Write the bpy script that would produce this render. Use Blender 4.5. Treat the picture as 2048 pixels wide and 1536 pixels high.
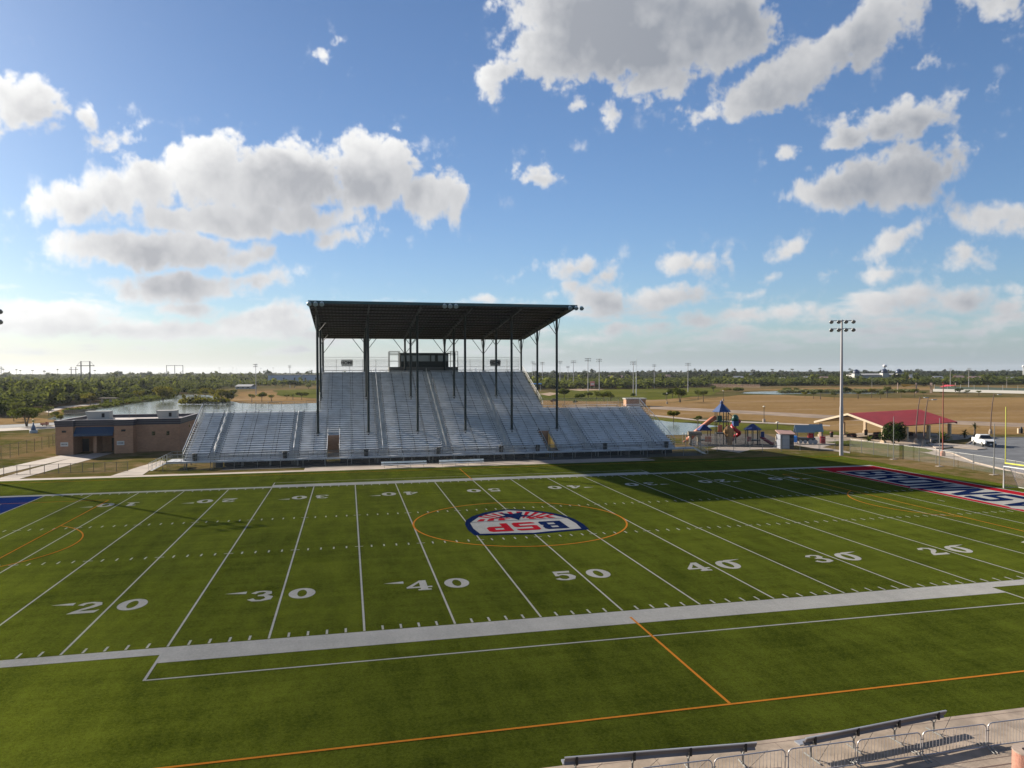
import bpy, math, random
import numpy as np
from mathutils import Vector, Matrix, noise

random.seed(7)
SC = bpy.context.scene
COL = SC.collection
for o in list(bpy.data.objects):
    bpy.data.objects.remove(o)

# ---------------------------------------------------------------- camera
CP = Vector((-14.4242, -61.4906, 13.0152))
YAW, PITCH, ROLL, FL = -0.220135, -0.017341, -0.00333, 1464.58
_f = Vector((-math.sin(YAW) * math.cos(PITCH), math.cos(YAW) * math.cos(PITCH), math.sin(PITCH)))
_r0 = Vector((math.cos(YAW), math.sin(YAW), 0))
_u0 = _r0.cross(_f)
CR = math.cos(ROLL) * _r0 + math.sin(ROLL) * _u0
CU = -math.sin(ROLL) * _r0 + math.cos(ROLL) * _u0
cam = bpy.data.cameras.new('camera')
cam.sensor_width = 36.0
cam.lens = FL / 2048 * 36.0
cam.clip_start = 0.1
cam.clip_end = 60000
camo = bpy.data.objects.new('camera', cam)
camo.matrix_world = Matrix(((CR.x, CU.x, -_f.x, CP.x), (CR.y, CU.y, -_f.y, CP.y), (CR.z, CU.z, -_f.z, CP.z), (0, 0, 0, 1)))
COL.objects.link(camo)
SC.camera = camo
SC.render.resolution_x, SC.render.resolution_y = 1024, 768


def ray(u, v):
    return _f + CR * ((u - 1024) / FL) - CU * ((v - 768) / FL)


def at(u, v, z=0.0):
    """surveyed point on level z"""
    d = ray(u, v)
    t = (z - CP.z) / d.z
    return CP + d * t


def ht(p, v):
    """height above ground of photo row v over ground point p"""
    lo, hi = -5.0, 80.0
    for _ in range(40):
        m = (lo + hi) / 2
        d = Vector((p.x, p.y, m)) - CP
        vv = 768 - FL * d.dot(CU) / d.dot(_f)
        if vv > v:
            lo = m
        else:
            hi = m
    return m


# ---------------------------------------------------------------- sun, sky, exposure
SUNV = Vector((-37.6, 38.5, 22.9)).normalized()
sun_el = math.asin(SUNV.z)
sun_az = math.atan2(SUNV.x, SUNV.y)
sl = bpy.data.lights.new('sun', 'SUN')
sl.energy = 5.0
sl.angle = math.radians(0.53)
sl.color = (1.0, 0.90, 0.76)
so = bpy.data.objects.new('sun', sl)
so.rotation_euler = (-SUNV).to_track_quat('-Z', 'Y').to_euler()
so.location = (-60, 60, 60)
COL.objects.link(so)
SC.view_settings.view_transform = 'Standard'
SC.view_settings.look = 'None'
SC.view_settings.gamma = 1
SC.view_settings.exposure = 1.25
SC.view_settings.use_curve_mapping = False
SC.render.engine = 'CYCLES'
SC.cycles.use_denoising = True
SC.cycles.max_bounces = 6
SC.cycles.diffuse_bounces = 3
SC.cycles.transparent_max_bounces = 24
SC.cycles.volume_bounces = 0


class NT:
    """tiny node-tree helper"""

    def __init__(self, tree):
        self.t = tree

    def n(self, kind, **kw):
        nd = self.t.nodes.new(kind)
        for k, v in kw.items():
            setattr(nd, k, v)
        return nd

    def link(self, a, b):
        self.t.links.new(a, b)

    def _in(self, sock, v):
        if isinstance(v, bpy.types.NodeSocket):
            self.link(v, sock)
        else:
            sock.default_value = v

    def m(self, op, a, b=None, c=None, clamp=False):
        nd = self.n('ShaderNodeMath', operation=op, use_clamp=clamp)
        self._in(nd.inputs[0], a)
        if b is not None:
            self._in(nd.inputs[1], b)
        if c is not None:
            self._in(nd.inputs[2], c)
        return nd.outputs[0]

    def mr(self, v, a, b, c=0.0, d=1.0, smooth=True):
        nd = self.n('ShaderNodeMapRange')
        nd.interpolation_type = 'SMOOTHSTEP' if smooth else 'LINEAR'
        self._in(nd.inputs[0], v)
        for i, x in enumerate((a, b, c, d)):
            self._in(nd.inputs[i + 1], x)
        return nd.outputs[0]

    def mix(self, f, a, b, blend='MIX'):
        nd = self.n('ShaderNodeMix', data_type='RGBA', blend_type=blend)
        self._in(nd.inputs[0], f)
        for i, x in ((6, a), (7, b)):
            if isinstance(x, (tuple, list)):
                x = (*x[:3], 1.0)
            self._in(nd.inputs[i], x)
        return nd.outputs[2]

    def noise(self, vec, scale, detail=2.0, rough=0.5, dist=0.0, out=0):
        nd = self.n('ShaderNodeTexNoise')
        if vec is not None:
            self.link(vec, nd.inputs['Vector'])
        nd.inputs['Scale'].default_value = scale
        nd.inputs['Detail'].default_value = detail
        nd.inputs['Roughness'].default_value = rough
        nd.inputs['Distortion'].default_value = dist
        return nd.outputs[out]

    def mapv(self, vec, loc=(0, 0, 0), rot=(0, 0, 0), scale=(1, 1, 1), kind='POINT'):
        nd = self.n('ShaderNodeMapping', vector_type=kind)
        self.link(vec, nd.inputs[0])
        nd.inputs['Location'].default_value = loc
        nd.inputs['Rotation'].default_value = rot
        nd.inputs['Scale'].default_value = scale
        return nd.outputs[0]


# clouds: centre and radii in photo pixels, turned into azimuth / elevation degrees
CLOUDS = [
    (40, 200, 85, 78, 0), (-30, 215, 80, 62, 0), (175, 240, 26, 25, 20), (240, 283, 55, 30, 12),
    (430, 345, 135, 82, 0), (560, 360, 190, 82, 0), (300, 365, 120, 60, 5), (170, 405, 140, 46, 8), (750, 345, 120, 82, -5),
    (860, 392, 92, 64, -15), (480, 440, 270, 42, 0), (690, 476, 80, 26, 0),
    (310, 500, 240, 50, -3), (150, 493, 80, 28, -5), (490, 512, 75, 32, 0),
    (350, 578, 145, 40, 0), (520, 563, 85, 26, 14), (230, 570, 40, 10, 0),
    (90, 640, 190, 42, 0), (520, 645, 120, 40, 10), (380, 622, 90, 18, 0), (330, 660, 200, 26, 0), (590, 650, 60, 35, 0),
    (1260, 50, 270, 125, -4), (1000, 150, 75, 42, 18), (1120, 95, 140, 85, 0), (1320, 155, 95, 55, 0), (1440, 50, 120, 110, 0),
    (1560, 165, 160, 66, 24), (1720, 70, 160, 66, 35), (1410, 228, 60, 24, 12), (1640, 120, 90, 60, 20),
    (1210, 230, 36, 22, -20), (1990, 10, 100, 42, -10), (1160, 215, 30, 12, 0),
    (1800, 243, 195, 40, 15), (1700, 275, 80, 32, 10), (1770, 350, 165, 62, 8), (1650, 385, 95, 32, 0), (1820, 395, 75, 38, 10),
    (1900, 320, 60, 34, 20), (1573, 300, 22, 20, 40), (1838, 143, 30, 15, 20),
    (1985, 430, 95, 34, 14), (2050, 440, 70, 42, 10), (1790, 482, 95, 26, 30), (1765, 545, 48, 26, 10), (1935, 515, 62, 28, 0),
    (1570, 507, 48, 20, 20), (1545, 552, 26, 12, 10), (1662, 545, 24, 10, 15), (1505, 587, 32, 10, 15),
    (1150, 537, 70, 24, 5), (1210, 552, 28, 18, 30), (1370, 530, 72, 28, 5), (1050, 548, 38, 13, 22),
    (1070, 350, 56, 20, 12), (1070, 335, 22, 16, 0), (965, 600, 48, 10, 0), (1110, 590, 20, 8, 10),
    (1195, 605, 80, 38, -5), (1320, 598, 110, 30, 8), (1140, 580, 26, 26, 0), (1930, 600, 80, 32, 8), (1830, 600, 75, 34, 8), (1730, 612, 60, 24, 5), (1400, 640, 60, 20, 2), (1480, 632, 60, 24, 2), (1570, 628, 50, 22, 2), (2020, 610, 60, 26, 0),
    (1650, 624, 50, 20, 3), (2030, 578, 60, 20, 0), (1240, 662, 60, 15, 5), (1310, 655, 45, 14, 5), (1190, 680, 60, 12, 0), (1760, 655, 70, 14, 0), (1860, 648, 70, 16, 0),
    (1960, 664, 60, 14, 5), (1560, 668, 60, 10, 0), (1440, 676, 70, 10, 0), (1650, 680, 80, 9, 0), (1880, 690, 90, 9, 0), (658, 112, 22, 30, -10), (670, 85, 14, 9, 0), (2010, 640, 90, 16, 6),
]


def azel(u, v):
    d = ray(u, v).normalized()
    return math.degrees(math.atan2(d.x, d.y)), math.degrees(math.asin(d.z))


def _perlin(x, y, seed):
    rs = np.random.RandomState(seed)
    perm = rs.permutation(256)
    ang = rs.rand(256) * 6.2831853
    gx, gy = np.cos(ang).astype(np.float32), np.sin(ang).astype(np.float32)
    xi, yi = np.floor(x).astype(np.int32), np.floor(y).astype(np.int32)
    xf, yf = (x - xi).astype(np.float32), (y - yi).astype(np.float32)
    u, v = xf * xf * xf * (xf * (xf * 6 - 15) + 10), yf * yf * yf * (yf * (yf * 6 - 15) + 10)

    def g(ix, iy, fx, fy):
        h = perm[(perm[ix & 255] + iy) & 255]
        return gx[h] * fx + gy[h] * fy
    a, b = g(xi, yi, xf, yf), g(xi + 1, yi, xf - 1, yf)
    c, d = g(xi, yi + 1, xf, yf - 1), g(xi + 1, yi + 1, xf - 1, yf - 1)
    return (a + u * (b - a)) * (1 - v) + (c + u * (d - c)) * v


def _fbm(x, y, sc, octv, seed, rough=0.5, billow=False):
    out, amp, tot = 0, 1.0, 0.0
    for k in range(octv):
        n = _perlin(x * sc + 17.3 * k, y * sc - 9.1 * k, seed + k)
        out = out + amp * (np.abs(n) * 2 - 0.5 if billow else n)
        tot += amp
        amp *= rough
        sc *= 2.07
    return out / tot


def _ss(x, a, b):
    t = np.clip((x - a) / (b - a), 0, 1)
    return t * t * (3 - 2 * t)


def cloud_pixels(az0, az1, el0, el1, W, H, blobs, wide=False):
    """cloud colour and cover over a sector of the sky, lit from the sun's side"""
    az = np.linspace(az0, az1, W, dtype=np.float32)[None, :].repeat(H, 0)
    el = np.linspace(el0, el1, H, dtype=np.float32)[:, None].repeat(W, 1)
    f = np.clip(el / 14.0, 0.0, 1.0)          # features shrink and flatten towards the horizon
    k = 1.0 / (0.42 + 0.58 * f)
    X = az * (0.5 + 0.5 * k) * 0 + az
    Y = np.where(el < 14, 14 * np.log1p(np.clip(el, 0, 14) / 6.0) / math.log1p(14 / 6.0) , el)
    wx = _fbm(X, Y, 0.30, 5, 11, 0.55) * 1.8
    wy = _fbm(X, Y, 0.30, 5, 31, 0.55) * 1.5
    sq = 0.35 + 0.65 * f
    ax, ey = az + wx * sq, el + wy * sq
    D = np.full((H, W), -9.0, np.float32)
    px = (az1 - az0) / W
    py = (el1 - el0) / H
    for (a0, e0, ra, re, rot, gain) in blobs:
        R = max(ra, re) * 1.6 + 2.5
        i0, i1 = int(max(0, (a0 - R - az0) / px)), int(min(W, (a0 + R - az0) / px + 1))
        j0, j1 = int(max(0, (e0 - R - el0) / py)), int(min(H, (e0 + R - el0) / py + 1))
        if i1 <= i0 or j1 <= j0:
            continue
        dx, dy = ax[j0:j1, i0:i1] - a0, ey[j0:j1, i0:i1] - e0
        c, s = math.cos(rot), math.sin(rot)
        q = np.sqrt(((dx * c + dy * s) / ra) ** 2 + ((-dx * s + dy * c) / re) ** 2)
        rr = min(re, ra) * 0.75 + 0.25 * max(re, ra) * 0.5
        D[j0:j1, i0:i1] = np.maximum(D[j0:j1, i0:i1], (1 - q) * rr * gain)
    bil = _fbm(X, Y, 0.42, 8, 51, 0.58, True)
    fb = _fbm(X, Y, 0.5, 8, 71, 0.6)
    D = D + 0.12 + (bil * 1.3 + fb * 2.1) * (0.30 + 0.70 * f)
    # ragged low bank
    lo = _fbm(az * 0.14, el * 0.55, 1.0, 7, 91, 0.58)
    lo2 = _fbm(az * 0.30, el * 1.5, 1.0, 6, 95, 0.55)
    band = _ss(el, 0.4, 1.6) * (1 - _ss(el, 4.5, 8.0))
    low = (lo * 3.2 + lo2 * 1.2 + 0.10) * 1.3 - (1 - band) * 3
    D = np.maximum(D, low * 0.55)
    wide_n = _fbm(az * 0.05, el * 0.085, 1.0, 7, 111, 0.56)
    away = np.clip(_ss(-az, 27, 38) + _ss(az, 53, 64) + _ss(el, 31, 38), 0, 1)
    D = np.maximum(D, (wide_n - 0.10) * 14 - (1 - away) * 12)
    alpha = _ss(D, -0.12, 0.78)
    wisp = _ss(fb + bil * 0.3, 0.02, 0.40) * _ss(D, -1.1, 0.2) * 0.45
    alpha = np.maximum(alpha, wisp)
    dens = np.clip(D, 0, 3.0)
    # optical depth towards the sun
    sa, se = -44.3, 22.9
    ddx, ddy = (sa - az), (se - el + 8.0)
    ln = np.sqrt(ddx ** 2 + ddy ** 2) + 1e-3
    ddx, ddy = ddx / ln, ddy / ln
    tau = np.zeros_like(dens)
    jj, ii = np.mgrid[0:H, 0:W]
    st = 0.0
    for t in (0.15, 0.4, 0.8, 1.3, 2.0, 2.9, 4.0):
        qi = np.clip(ii + (ddx * t / px), 0, W - 1).astype(np.int32)
        qj = np.clip(jj + (ddy * t / py), 0, H - 1).astype(np.int32)
        tau += dens[qj, qi] * (t - st)
        st = t
    T = np.exp(-tau * 0.36)
    thick = 1 - np.exp(-dens * 0.8)
    tup = np.zeros_like(dens)
    st = 0.0
    for t in (0.3, 0.8, 1.5, 2.4):
        tup += dens[np.clip(jj + int(t / py), 0, H - 1), np.clip(ii - int(t * 0.4 / px), 0, W - 1)] * (t - st)
        st = t
    Tu = np.exp(-tup * 0.55)
    big = _fbm(X, Y, 0.17, 4, 131, 0.5)
    mid = _fbm(X, Y, 0.45, 3, 141, 0.5, True)
    body = 0.42 * T + 0.28 * Tu + 0.38 * (1 - thick) + thick * (bil * 0.28 + mid * 0.28 + big * 1.15 + 0.0)
    ca = math.cos(math.radians(se))
    cs = np.cos(np.radians(el)) * ca * np.cos(np.radians(az - sa)) + np.sin(np.radians(el)) * math.sin(math.radians(se))
    ns = _ss(cs, 0.30, 0.97)
    body = np.clip(body, 0, 1)[..., None]
    ns = ns[..., None]
    shade = np.array([2.5, 2.75, 3.2]) * (1 - ns) + np.array([4.2, 4.3, 4.55]) * ns
    light = np.array([6.6, 6.6, 6.6]) * (1 - ns) + np.array([9.6, 9.55, 9.4]) * ns
    rgb = shade * (1 - body) + light * body
    return np.concatenate([rgb, alpha[..., None]], -1).astype(np.float32)


def build_world():
    w = bpy.data.worlds.new('World')
    SC.world = w
    w.use_nodes = True
    w.node_tree.nodes.clear()
    N = NT(w.node_tree)
    blobs = []
    for (u, v, ru, rv, rot) in CLOUDS:
        a0, e0 = azel(u, v)
        a1, e1 = azel(u + 10, v)
        a2, e2 = azel(u, v + 10)
        blobs.append((a0, e0, ru * math.hypot(a1 - a0, e1 - e0) / 10, rv * math.hypot(a2 - a0, e2 - e0) / 10,
                      math.radians(rot) + math.atan2(e1 - e0, a1 - a0), 1.0))
    tc = N.n('ShaderNodeTexCoord')
    nv = N.n('ShaderNodeVectorMath', operation='NORMALIZE')
    N.link(tc.outputs['Generated'], nv.inputs[0])
    sp = N.n('ShaderNodeSeparateXYZ')
    N.link(nv.outputs[0], sp.inputs[0])
    az = N.m('MULTIPLY', N.m('ARCTAN2', sp.outputs[0], sp.outputs[1]), 57.29578)
    el = N.m('MULTIPLY', N.m('ARCSINE', sp.outputs[2]), 57.29578)

    def layer(name, az0, az1, el0, el1, W, H):
        im = bpy.data.images.new(name, W, H, alpha=True, float_buffer=True, is_data=True)
        im.pixels.foreach_set(cloud_pixels(az0, az1, el0, el1, W, H, blobs).ravel())
        im.update()
        im.pack()
        im.alpha_mode = 'CHANNEL_PACKED'
        c = N.n('ShaderNodeCombineXYZ')
        N.link(N.mr(az, az0, az1, smooth=False), c.inputs[0])
        N.link(N.mr(el, el0, el1, smooth=False), c.inputs[1])
        t = N.n('ShaderNodeTexImage', image=im, interpolation='Cubic', extension='EXTEND')
        N.link(c.outputs[0], t.inputs[0])
        return t.outputs[0], t.outputs[1]
    c1, a1_ = layer('cloud_sector', -40, 64, 0, 44, 2080, 880)
    c2, a2_ = layer('cloud_round', -180, 180, 0, 90, 1440, 360)
    ins = N.m('MULTIPLY', N.m('MULTIPLY', N.mr(az, -40, -36), N.mr(az, 64, 60)), N.mr(el, 43.5, 40))
    cc = N.mix(ins, c2, c1)
    alpha = N.m('ADD', N.m('MULTIPLY', a1_, ins), N.m('MULTIPLY', a2_, N.m('SUBTRACT', 1.0, ins)))
    alpha = N.m('MULTIPLY', alpha, N.mr(el, -0.2, 0.6))
    sky = N.n('ShaderNodeTexSky', sky_type='NISHITA')
    sky.sun_disc = False
    sky.sun_elevation = sun_el
    sky.sun_rotation = sun_az
    sky.altitude = 0
    sky.air_density = 1.0
    sky.dust_density = 0.6
    sky.ozone_density = 2.0
    dt = N.n('ShaderNodeVectorMath', operation='DOT_PRODUCT')
    N.link(nv.outputs[0], dt.inputs[0])
    dt.inputs[1].default_value = SUNV
    near_sun = N.mr(dt.outputs['Value'], 0.30, 0.95)
    tint = N.mix(1.0, sky.outputs[0], (0.80, 0.95, 1.16), 'MULTIPLY')
    base = N.mix(alpha, tint, cc)
    # whitish air low over the land
    tint = N.mix(near_sun, tint, N.mix(1.0, tint, (0.70, 0.72, 0.74), 'MULTIPLY'))
    base = N.mix(alpha, tint, cc)
    hazec = N.mix(near_sun, (3.1, 3.75, 4.4), (6.6, 6.7, 6.7))
    base = N.mix(N.mr(el, 4.2, 0.0, 0.0, 0.70), base, hazec)
    bg = N.n('ShaderNodeBackground')
    bg.inputs['Strength'].default_value = 0.05
    N.link(base, bg.inputs['Color'])
    out = N.n('ShaderNodeOutputWorld')
    N.link(bg.outputs[0], out.inputs[0])
    w.cycles.sampling_method = 'MANUAL'
    w.cycles.sample_map_resolution = 1024


build_world()
#%%PART2
# ---------------------------------------------------------------- materials
MATS = {}


def mat(name, col, rough=0.7, metal=0.0, spec=0.4, var=0.0, vscale=1.0, col2=None, bump=0.0, bscale=20.0, trans=0.0):
    if name in MATS:
        return MATS[name]
    m = bpy.data.materials.new(name)
    m.use_nodes = True
    m.node_tree.nodes.clear()
    N = NT(m.node_tree)
    out = N.n('ShaderNodeOutputMaterial')
    b = N.n('ShaderNodeBsdfPrincipled')
    b.inputs['Roughness'].default_value = rough
    b.inputs['Metallic'].default_value = metal
    b.inputs['Specular IOR Level'].default_value = spec
    geo = N.n('ShaderNodeNewGeometry')
    if var or col2:
        n = N.noise(geo.outputs['Position'], vscale, 5, 0.6)
        c2 = col2 if col2 else tuple(c * (1 - var) for c in col)
        c1 = col if col2 else tuple(min(1, c * (1 + var)) for c in col)
        c = N.mix(N.mr(n, 0.35, 0.65), c2, c1)
        N.link(c, b.inputs['Base Color'])
    else:
        b.inputs['Base Color'].default_value = (*col, 1)
    if bump:
        bn = N.noise(geo.outputs['Position'], bscale, 3, 0.6)
        bp = N.n('ShaderNodeBump')
        bp.inputs['Strength'].default_value = bump
        bp.inputs['Distance'].default_value = 0.05
        N.link(bn, bp.inputs['Height'])
        N.link(bp.outputs[0], b.inputs['Normal'])
    sh = b.outputs[0]
    if trans:
        tr = N.n('ShaderNodeBsdfTransparent')
        mx = N.n('ShaderNodeMixShader')
        mx.inputs[0].default_value = trans
        N.link(sh, mx.inputs[1])
        N.link(tr.outputs[0], mx.inputs[2])
        sh = mx.outputs[0]
    N.link(sh, out.inputs[0])
    MATS[name] = m
    return m


def turf_mat(name, dark, light, paint=None):
    """artificial turf: dull blades that shine softly when one looks towards the sun; paint = dyed blades"""
    m = bpy.data.materials.new(name)
    m.use_nodes = True
    m.node_tree.nodes.clear()
    N = NT(m.node_tree)
    out = N.n('ShaderNodeOutputMaterial')
    geo = N.n('ShaderNodeNewGeometry')
    pos = geo.outputs['Position']
    big = N.noise(pos, 0.05, 4, 0.6)
    mid = N.noise(N.mapv(pos, scale=(0.75, 0.22, 1)), 1.0, 6, 0.72)
    bro = N.noise(N.mapv(pos, rot=(0, 0, 0.05), scale=(0.10, 0.8, 1)), 1.0, 5, 0.68)
    fine = N.noise(pos, 9.0, 5, 0.75)
    vfine = N.noise(pos, 45.0, 2, 0.7)
    t = N.m('ADD', N.m('MULTIPLY', mid, 0.70), N.m('MULTIPLY', fine, 0.85))
    t = N.m('ADD', t, N.m('MULTIPLY', bro, 0.50))
    t = N.m('ADD', t, N.m('MULTIPLY', vfine, 0.70))
    t = N.m('ADD', t, N.m('MULTIPLY', big, 0.35))
    sx = N.n('ShaderNodeSeparateXYZ')
    N.link(pos, sx.inputs[0])
    # roll seams every 4.57 m, pile brushed alternately
    band = N.m('SINE', N.m('MULTIPLY', N.m('ADD', sx.outputs[0], N.m('MULTIPLY', mid, 0.3)), 6.28318 / 9.144))
    t = N.m('ADD', t, N.m('MULTIPLY', N.mr(band, -0.25, 0.25), 0.055))
    f = N.mr(t, 1.24, 1.84, smooth=False)
    c = N.mix(f, dark, light)
    bp = N.n('ShaderNodeBump')
    bp.inputs['Strength'].default_value = 0.6
    bp.inputs['Distance'].default_value = 0.04
    N.link(N.m('ADD', fine, vfine), bp.inputs['Height'])
    d = N.n('ShaderNodeBsdfDiffuse')
    N.link(c, d.inputs[0])
    d.inputs['Roughness'].default_value = 1.0
    N.link(bp.outputs[0], d.inputs['Normal'])
    # fibre sheen: plastic blades glow when the light grazes them
    g = N.n('ShaderNodeBsdfSheen')
    g.inputs['Roughness'].default_value = 0.35
    N.link(bp.outputs[0], g.inputs['Normal'])
    N.link(N.mix(1.0, c, (2.4, 2.1, 1.5) if not paint else (0.25, 0.25, 0.25), 'MULTIPLY'), g.inputs[0])
    h = N.n('ShaderNodeBsdfGlossy')
    h.inputs['Roughness'].default_value = 0.55
    N.link(bp.outputs[0], h.inputs['Normal'])
    N.link(N.mix(1.0, c, (2.2, 2.0, 1.4) if not paint else (0.4, 0.4, 0.4), 'MULTIPLY'), h.inputs[0])
    ad = N.n('ShaderNodeAddShader')
    N.link(d.outputs[0], ad.inputs[0])
    N.link(g.outputs[0], ad.inputs[1])
    mx = N.n('ShaderNodeMixShader')
    mx.inputs[0].default_value = 0.22
    N.link(ad.outputs[0], mx.inputs[1])
    N.link(h.outputs[0], mx.inputs[2])
    N.link(mx.outputs[0], out.inputs[0])
    MATS[name] = m
    return m


def ground_mat(name, a, b, c, sc=0.02, sc2=0.25, fine=3.0, w=0.5, stretch=(1, 1)):
    """three-tone ground: a/b patches, c worn spots"""
    m = bpy.data.materials.new(name)
    m.use_nodes = True
    m.node_tree.nodes.clear()
    N = NT(m.node_tree)
    out = N.n('ShaderNodeOutputMaterial')
    geo = N.n('ShaderNodeNewGeometry')
    pos = N.mapv(geo.outputs['Position'], scale=(stretch[0], stretch[1], 1))
    n1 = N.noise(pos, sc, 5, 0.62, 0.4)
    n2 = N.noise(pos, sc2, 5, 0.65)
    n3 = N.noise(geo.outputs['Position'], fine, 4, 0.7)
    f = N.mr(N.m('ADD', N.m('MULTIPLY', n1, 0.75), N.m('MULTIPLY', n2, 0.35)), 0.44, 0.66)
    col = N.mix(f, a, b)
    col = N.mix(N.m('MULTIPLY', N.mr(n2, 0.52, 0.70), w), col, c)
    col = N.mix(N.mr(n3, 0.3, 0.7, 0.55, 0.0), col, N.mix(1.0, col, (0.55, 0.55, 0.5), 'MULTIPLY'))
    d = N.n('ShaderNodeBsdfDiffuse')
    N.link(col, d.inputs[0])
    bp = N.n('ShaderNodeBump')
    bp.inputs['Strength'].default_value = 0.5
    bp.inputs['Distance'].default_value = 0.08
    N.link(n3, bp.inputs['Height'])
    N.link(bp.outputs[0], d.inputs['Normal'])
    N.link(d.outputs[0], out.inputs[0])
    MATS[name] = m
    return m


def brick_mat(name, c1, c2, mortar):
    m = bpy.data.materials.new(name)
    m.use_nodes = True
    m.node_tree.nodes.clear()
    N = NT(m.node_tree)
    out = N.n('ShaderNodeOutputMaterial')
    geo = N.n('ShaderNodeNewGeometry')
    sp = N.n('ShaderNodeSeparateXYZ')
    N.link(geo.outputs['Position'], sp.inputs[0])
    cb = N.n('ShaderNodeCombineXYZ')
    N.link(N.m('ADD', sp.outputs[0], sp.outputs[1]), cb.inputs[0])
    N.link(sp.outputs[2], cb.inputs[1])
    bt = N.n('ShaderNodeTexBrick')
    N.link(cb.outputs[0], bt.inputs[0])
    for i, c in ((1, c1), (2, c2), (3, mortar)):
        bt.inputs[i].default_value = (*c, 1)
    bt.inputs['Scale'].default_value = 1.0
    bt.inputs['Brick Width'].default_value = 0.4
    bt.inputs['Row Height'].default_value = 0.2
    bt.inputs['Mortar Size'].default_value = 0.012
    n = N.noise(geo.outputs['Position'], 0.8, 5, 0.6)
    c = N.mix(N.mr(n, 0.3, 0.7, 0.35, 0.0), bt.outputs[0], N.mix(1.0, bt.outputs[0], (0.6, 0.58, 0.55), 'MULTIPLY'))
    b = N.n('ShaderNodeBsdfPrincipled')
    b.inputs['Roughness'].default_value = 0.9
    N.link(c, b.inputs['Base Color'])
    N.link(b.outputs[0], out.inputs[0])
    MATS[name] = m
    return m


def leaf_mat(name, dark, light, trans=0.35):
    m = bpy.data.materials.new(name)
    m.use_nodes = True
    m.node_tree.nodes.clear()
    N = NT(m.node_tree)
    out = N.n('ShaderNodeOutputMaterial')
    geo = N.n('ShaderNodeNewGeometry')
    oi = N.n('ShaderNodeObjectInfo')
    n = N.noise(geo.outputs['Position'], 0.35, 4, 0.6)
    n2 = N.noise(geo.outputs['Position'], 0.06, 3, 0.5)
    t = N.m('ADD', N.m('MULTIPLY', n, 0.6), N.m('MULTIPLY', oi.outputs['Random'], 0.25))
    t = N.m('ADD', t, N.m('MULTIPLY', n2, 0.5))
    t = N.m('ADD', t, N.m('MULTIPLY', geo.outputs['Random Per Island'], 0.35))
    c = N.mix(N.mr(t, 0.45, 1.05), dark, light)
    d = N.n('ShaderNodeBsdfDiffuse')
    tr = N.n('ShaderNodeBsdfTranslucent')
    N.link(c, d.inputs[0])
    N.link(N.mix(1.0, c, (1.35, 1.25, 0.6), 'MULTIPLY'), tr.inputs[0])
    mx = N.n('ShaderNodeMixShader')
    mx.inputs[0].default_value = trans
    N.link(d.outputs[0], mx.inputs[1])
    N.link(tr.outputs[0], mx.inputs[2])
    N.link(mx.outputs[0], out.inputs[0])
    MATS[name] = m
    return m


def water_mat():
    m = bpy.data.materials.new('pond_water')
    m.use_nodes = True
    m.node_tree.nodes.clear()
    N = NT(m.node_tree)
    out = N.n('ShaderNodeOutputMaterial')
    b = N.n('ShaderNodeBsdfPrincipled')
    b.inputs['Base Color'].default_value = (0.10, 0.12, 0.10, 1)
    b.inputs['Roughness'].default_value = 0.12
    b.inputs['IOR'].default_value = 1.33
    b.inputs['Specular IOR Level'].default_value = 0.8
    geo = N.n('ShaderNodeNewGeometry')
    n = N.noise(N.mapv(geo.outputs['Position'], scale=(0.5, 1.2, 1)), 1.0, 4, 0.6)
    bp = N.n('ShaderNodeBump')
    bp.inputs['Strength'].default_value = 0.35
    bp.inputs['Distance'].default_value = 0.15
    N.link(n, bp.inputs['Height'])
    N.link(bp.outputs[0], b.inputs['Normal'])
    N.link(b.outputs[0], out.inputs[0])
    MATS['water'] = m
    return m


ALU = mat('aluminium', (0.80, 0.82, 0.84), 0.42, 0.25, var=0.12, vscale=0.6)
DECK = mat('bleacher_deck', (0.50, 0.515, 0.535), 0.55, 0.2, var=0.15, vscale=0.8)
GALV = mat('galvanised_steel', (0.22, 0.22, 0.21), 0.5, 0.5)
DGREEN = mat('dark_green_steel', (0.008, 0.019, 0.019), 0.45, 0.0)
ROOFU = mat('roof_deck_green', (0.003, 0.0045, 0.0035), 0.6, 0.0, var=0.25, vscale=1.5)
BLACK = mat('black_plastic', (0.012, 0.012, 0.013), 0.5)
DARKST = mat('dark_bracket', (0.02, 0.022, 0.025), 0.6)
CONC = mat('concrete', (0.27, 0.215, 0.165), 0.9, var=0.22, vscale=0.7, bump=0.15, bscale=8)
CONC2 = mat('pale_concrete', (0.28, 0.235, 0.195), 0.9, var=0.12, vscale=0.35, bump=0.1)
ASPH = mat('asphalt', (0.095, 0.10, 0.108), 0.9, var=0.2, vscale=0.4)
WHITE = mat('white_paint', (0.60, 0.60, 0.58), 0.5, var=0.04)
YELLOW = mat('yellow_paint', (0.50, 0.50, 0.08), 0.4)
GLASS = mat('window_glass', (0.10, 0.13, 0.15), 0.08, 0.0, 1.0)
DGLASS = mat('dark_glass', (0.01, 0.012, 0.015), 0.08, 0.0, 0.8)
WIRE = mat('chain_link', (0.30, 0.30, 0.28), 0.6, 0.3, trans=0.88)
WIRED = mat('dense_wire_mesh', (0.20, 0.19, 0.17), 0.6, 0.2, trans=0.62)
BARK = mat('bark', (0.10, 0.075, 0.055), 0.9, var=0.3, vscale=3)
TAN = mat('tan_paint', (0.20, 0.15, 0.10), 0.7, var=0.06)
REDROOF = mat('red_metal_roof', (0.20, 0.016, 0.020), 0.5, var=0.12, vscale=0.25)
NAVY = mat('navy_paint', (0.018, 0.04, 0.13), 0.5)
BLUE = mat('blue_plastic', (0.010, 0.045, 0.15), 0.5)
LBLUE = mat('pale_blue_roof', (0.17, 0.235, 0.275), 0.5)
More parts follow.
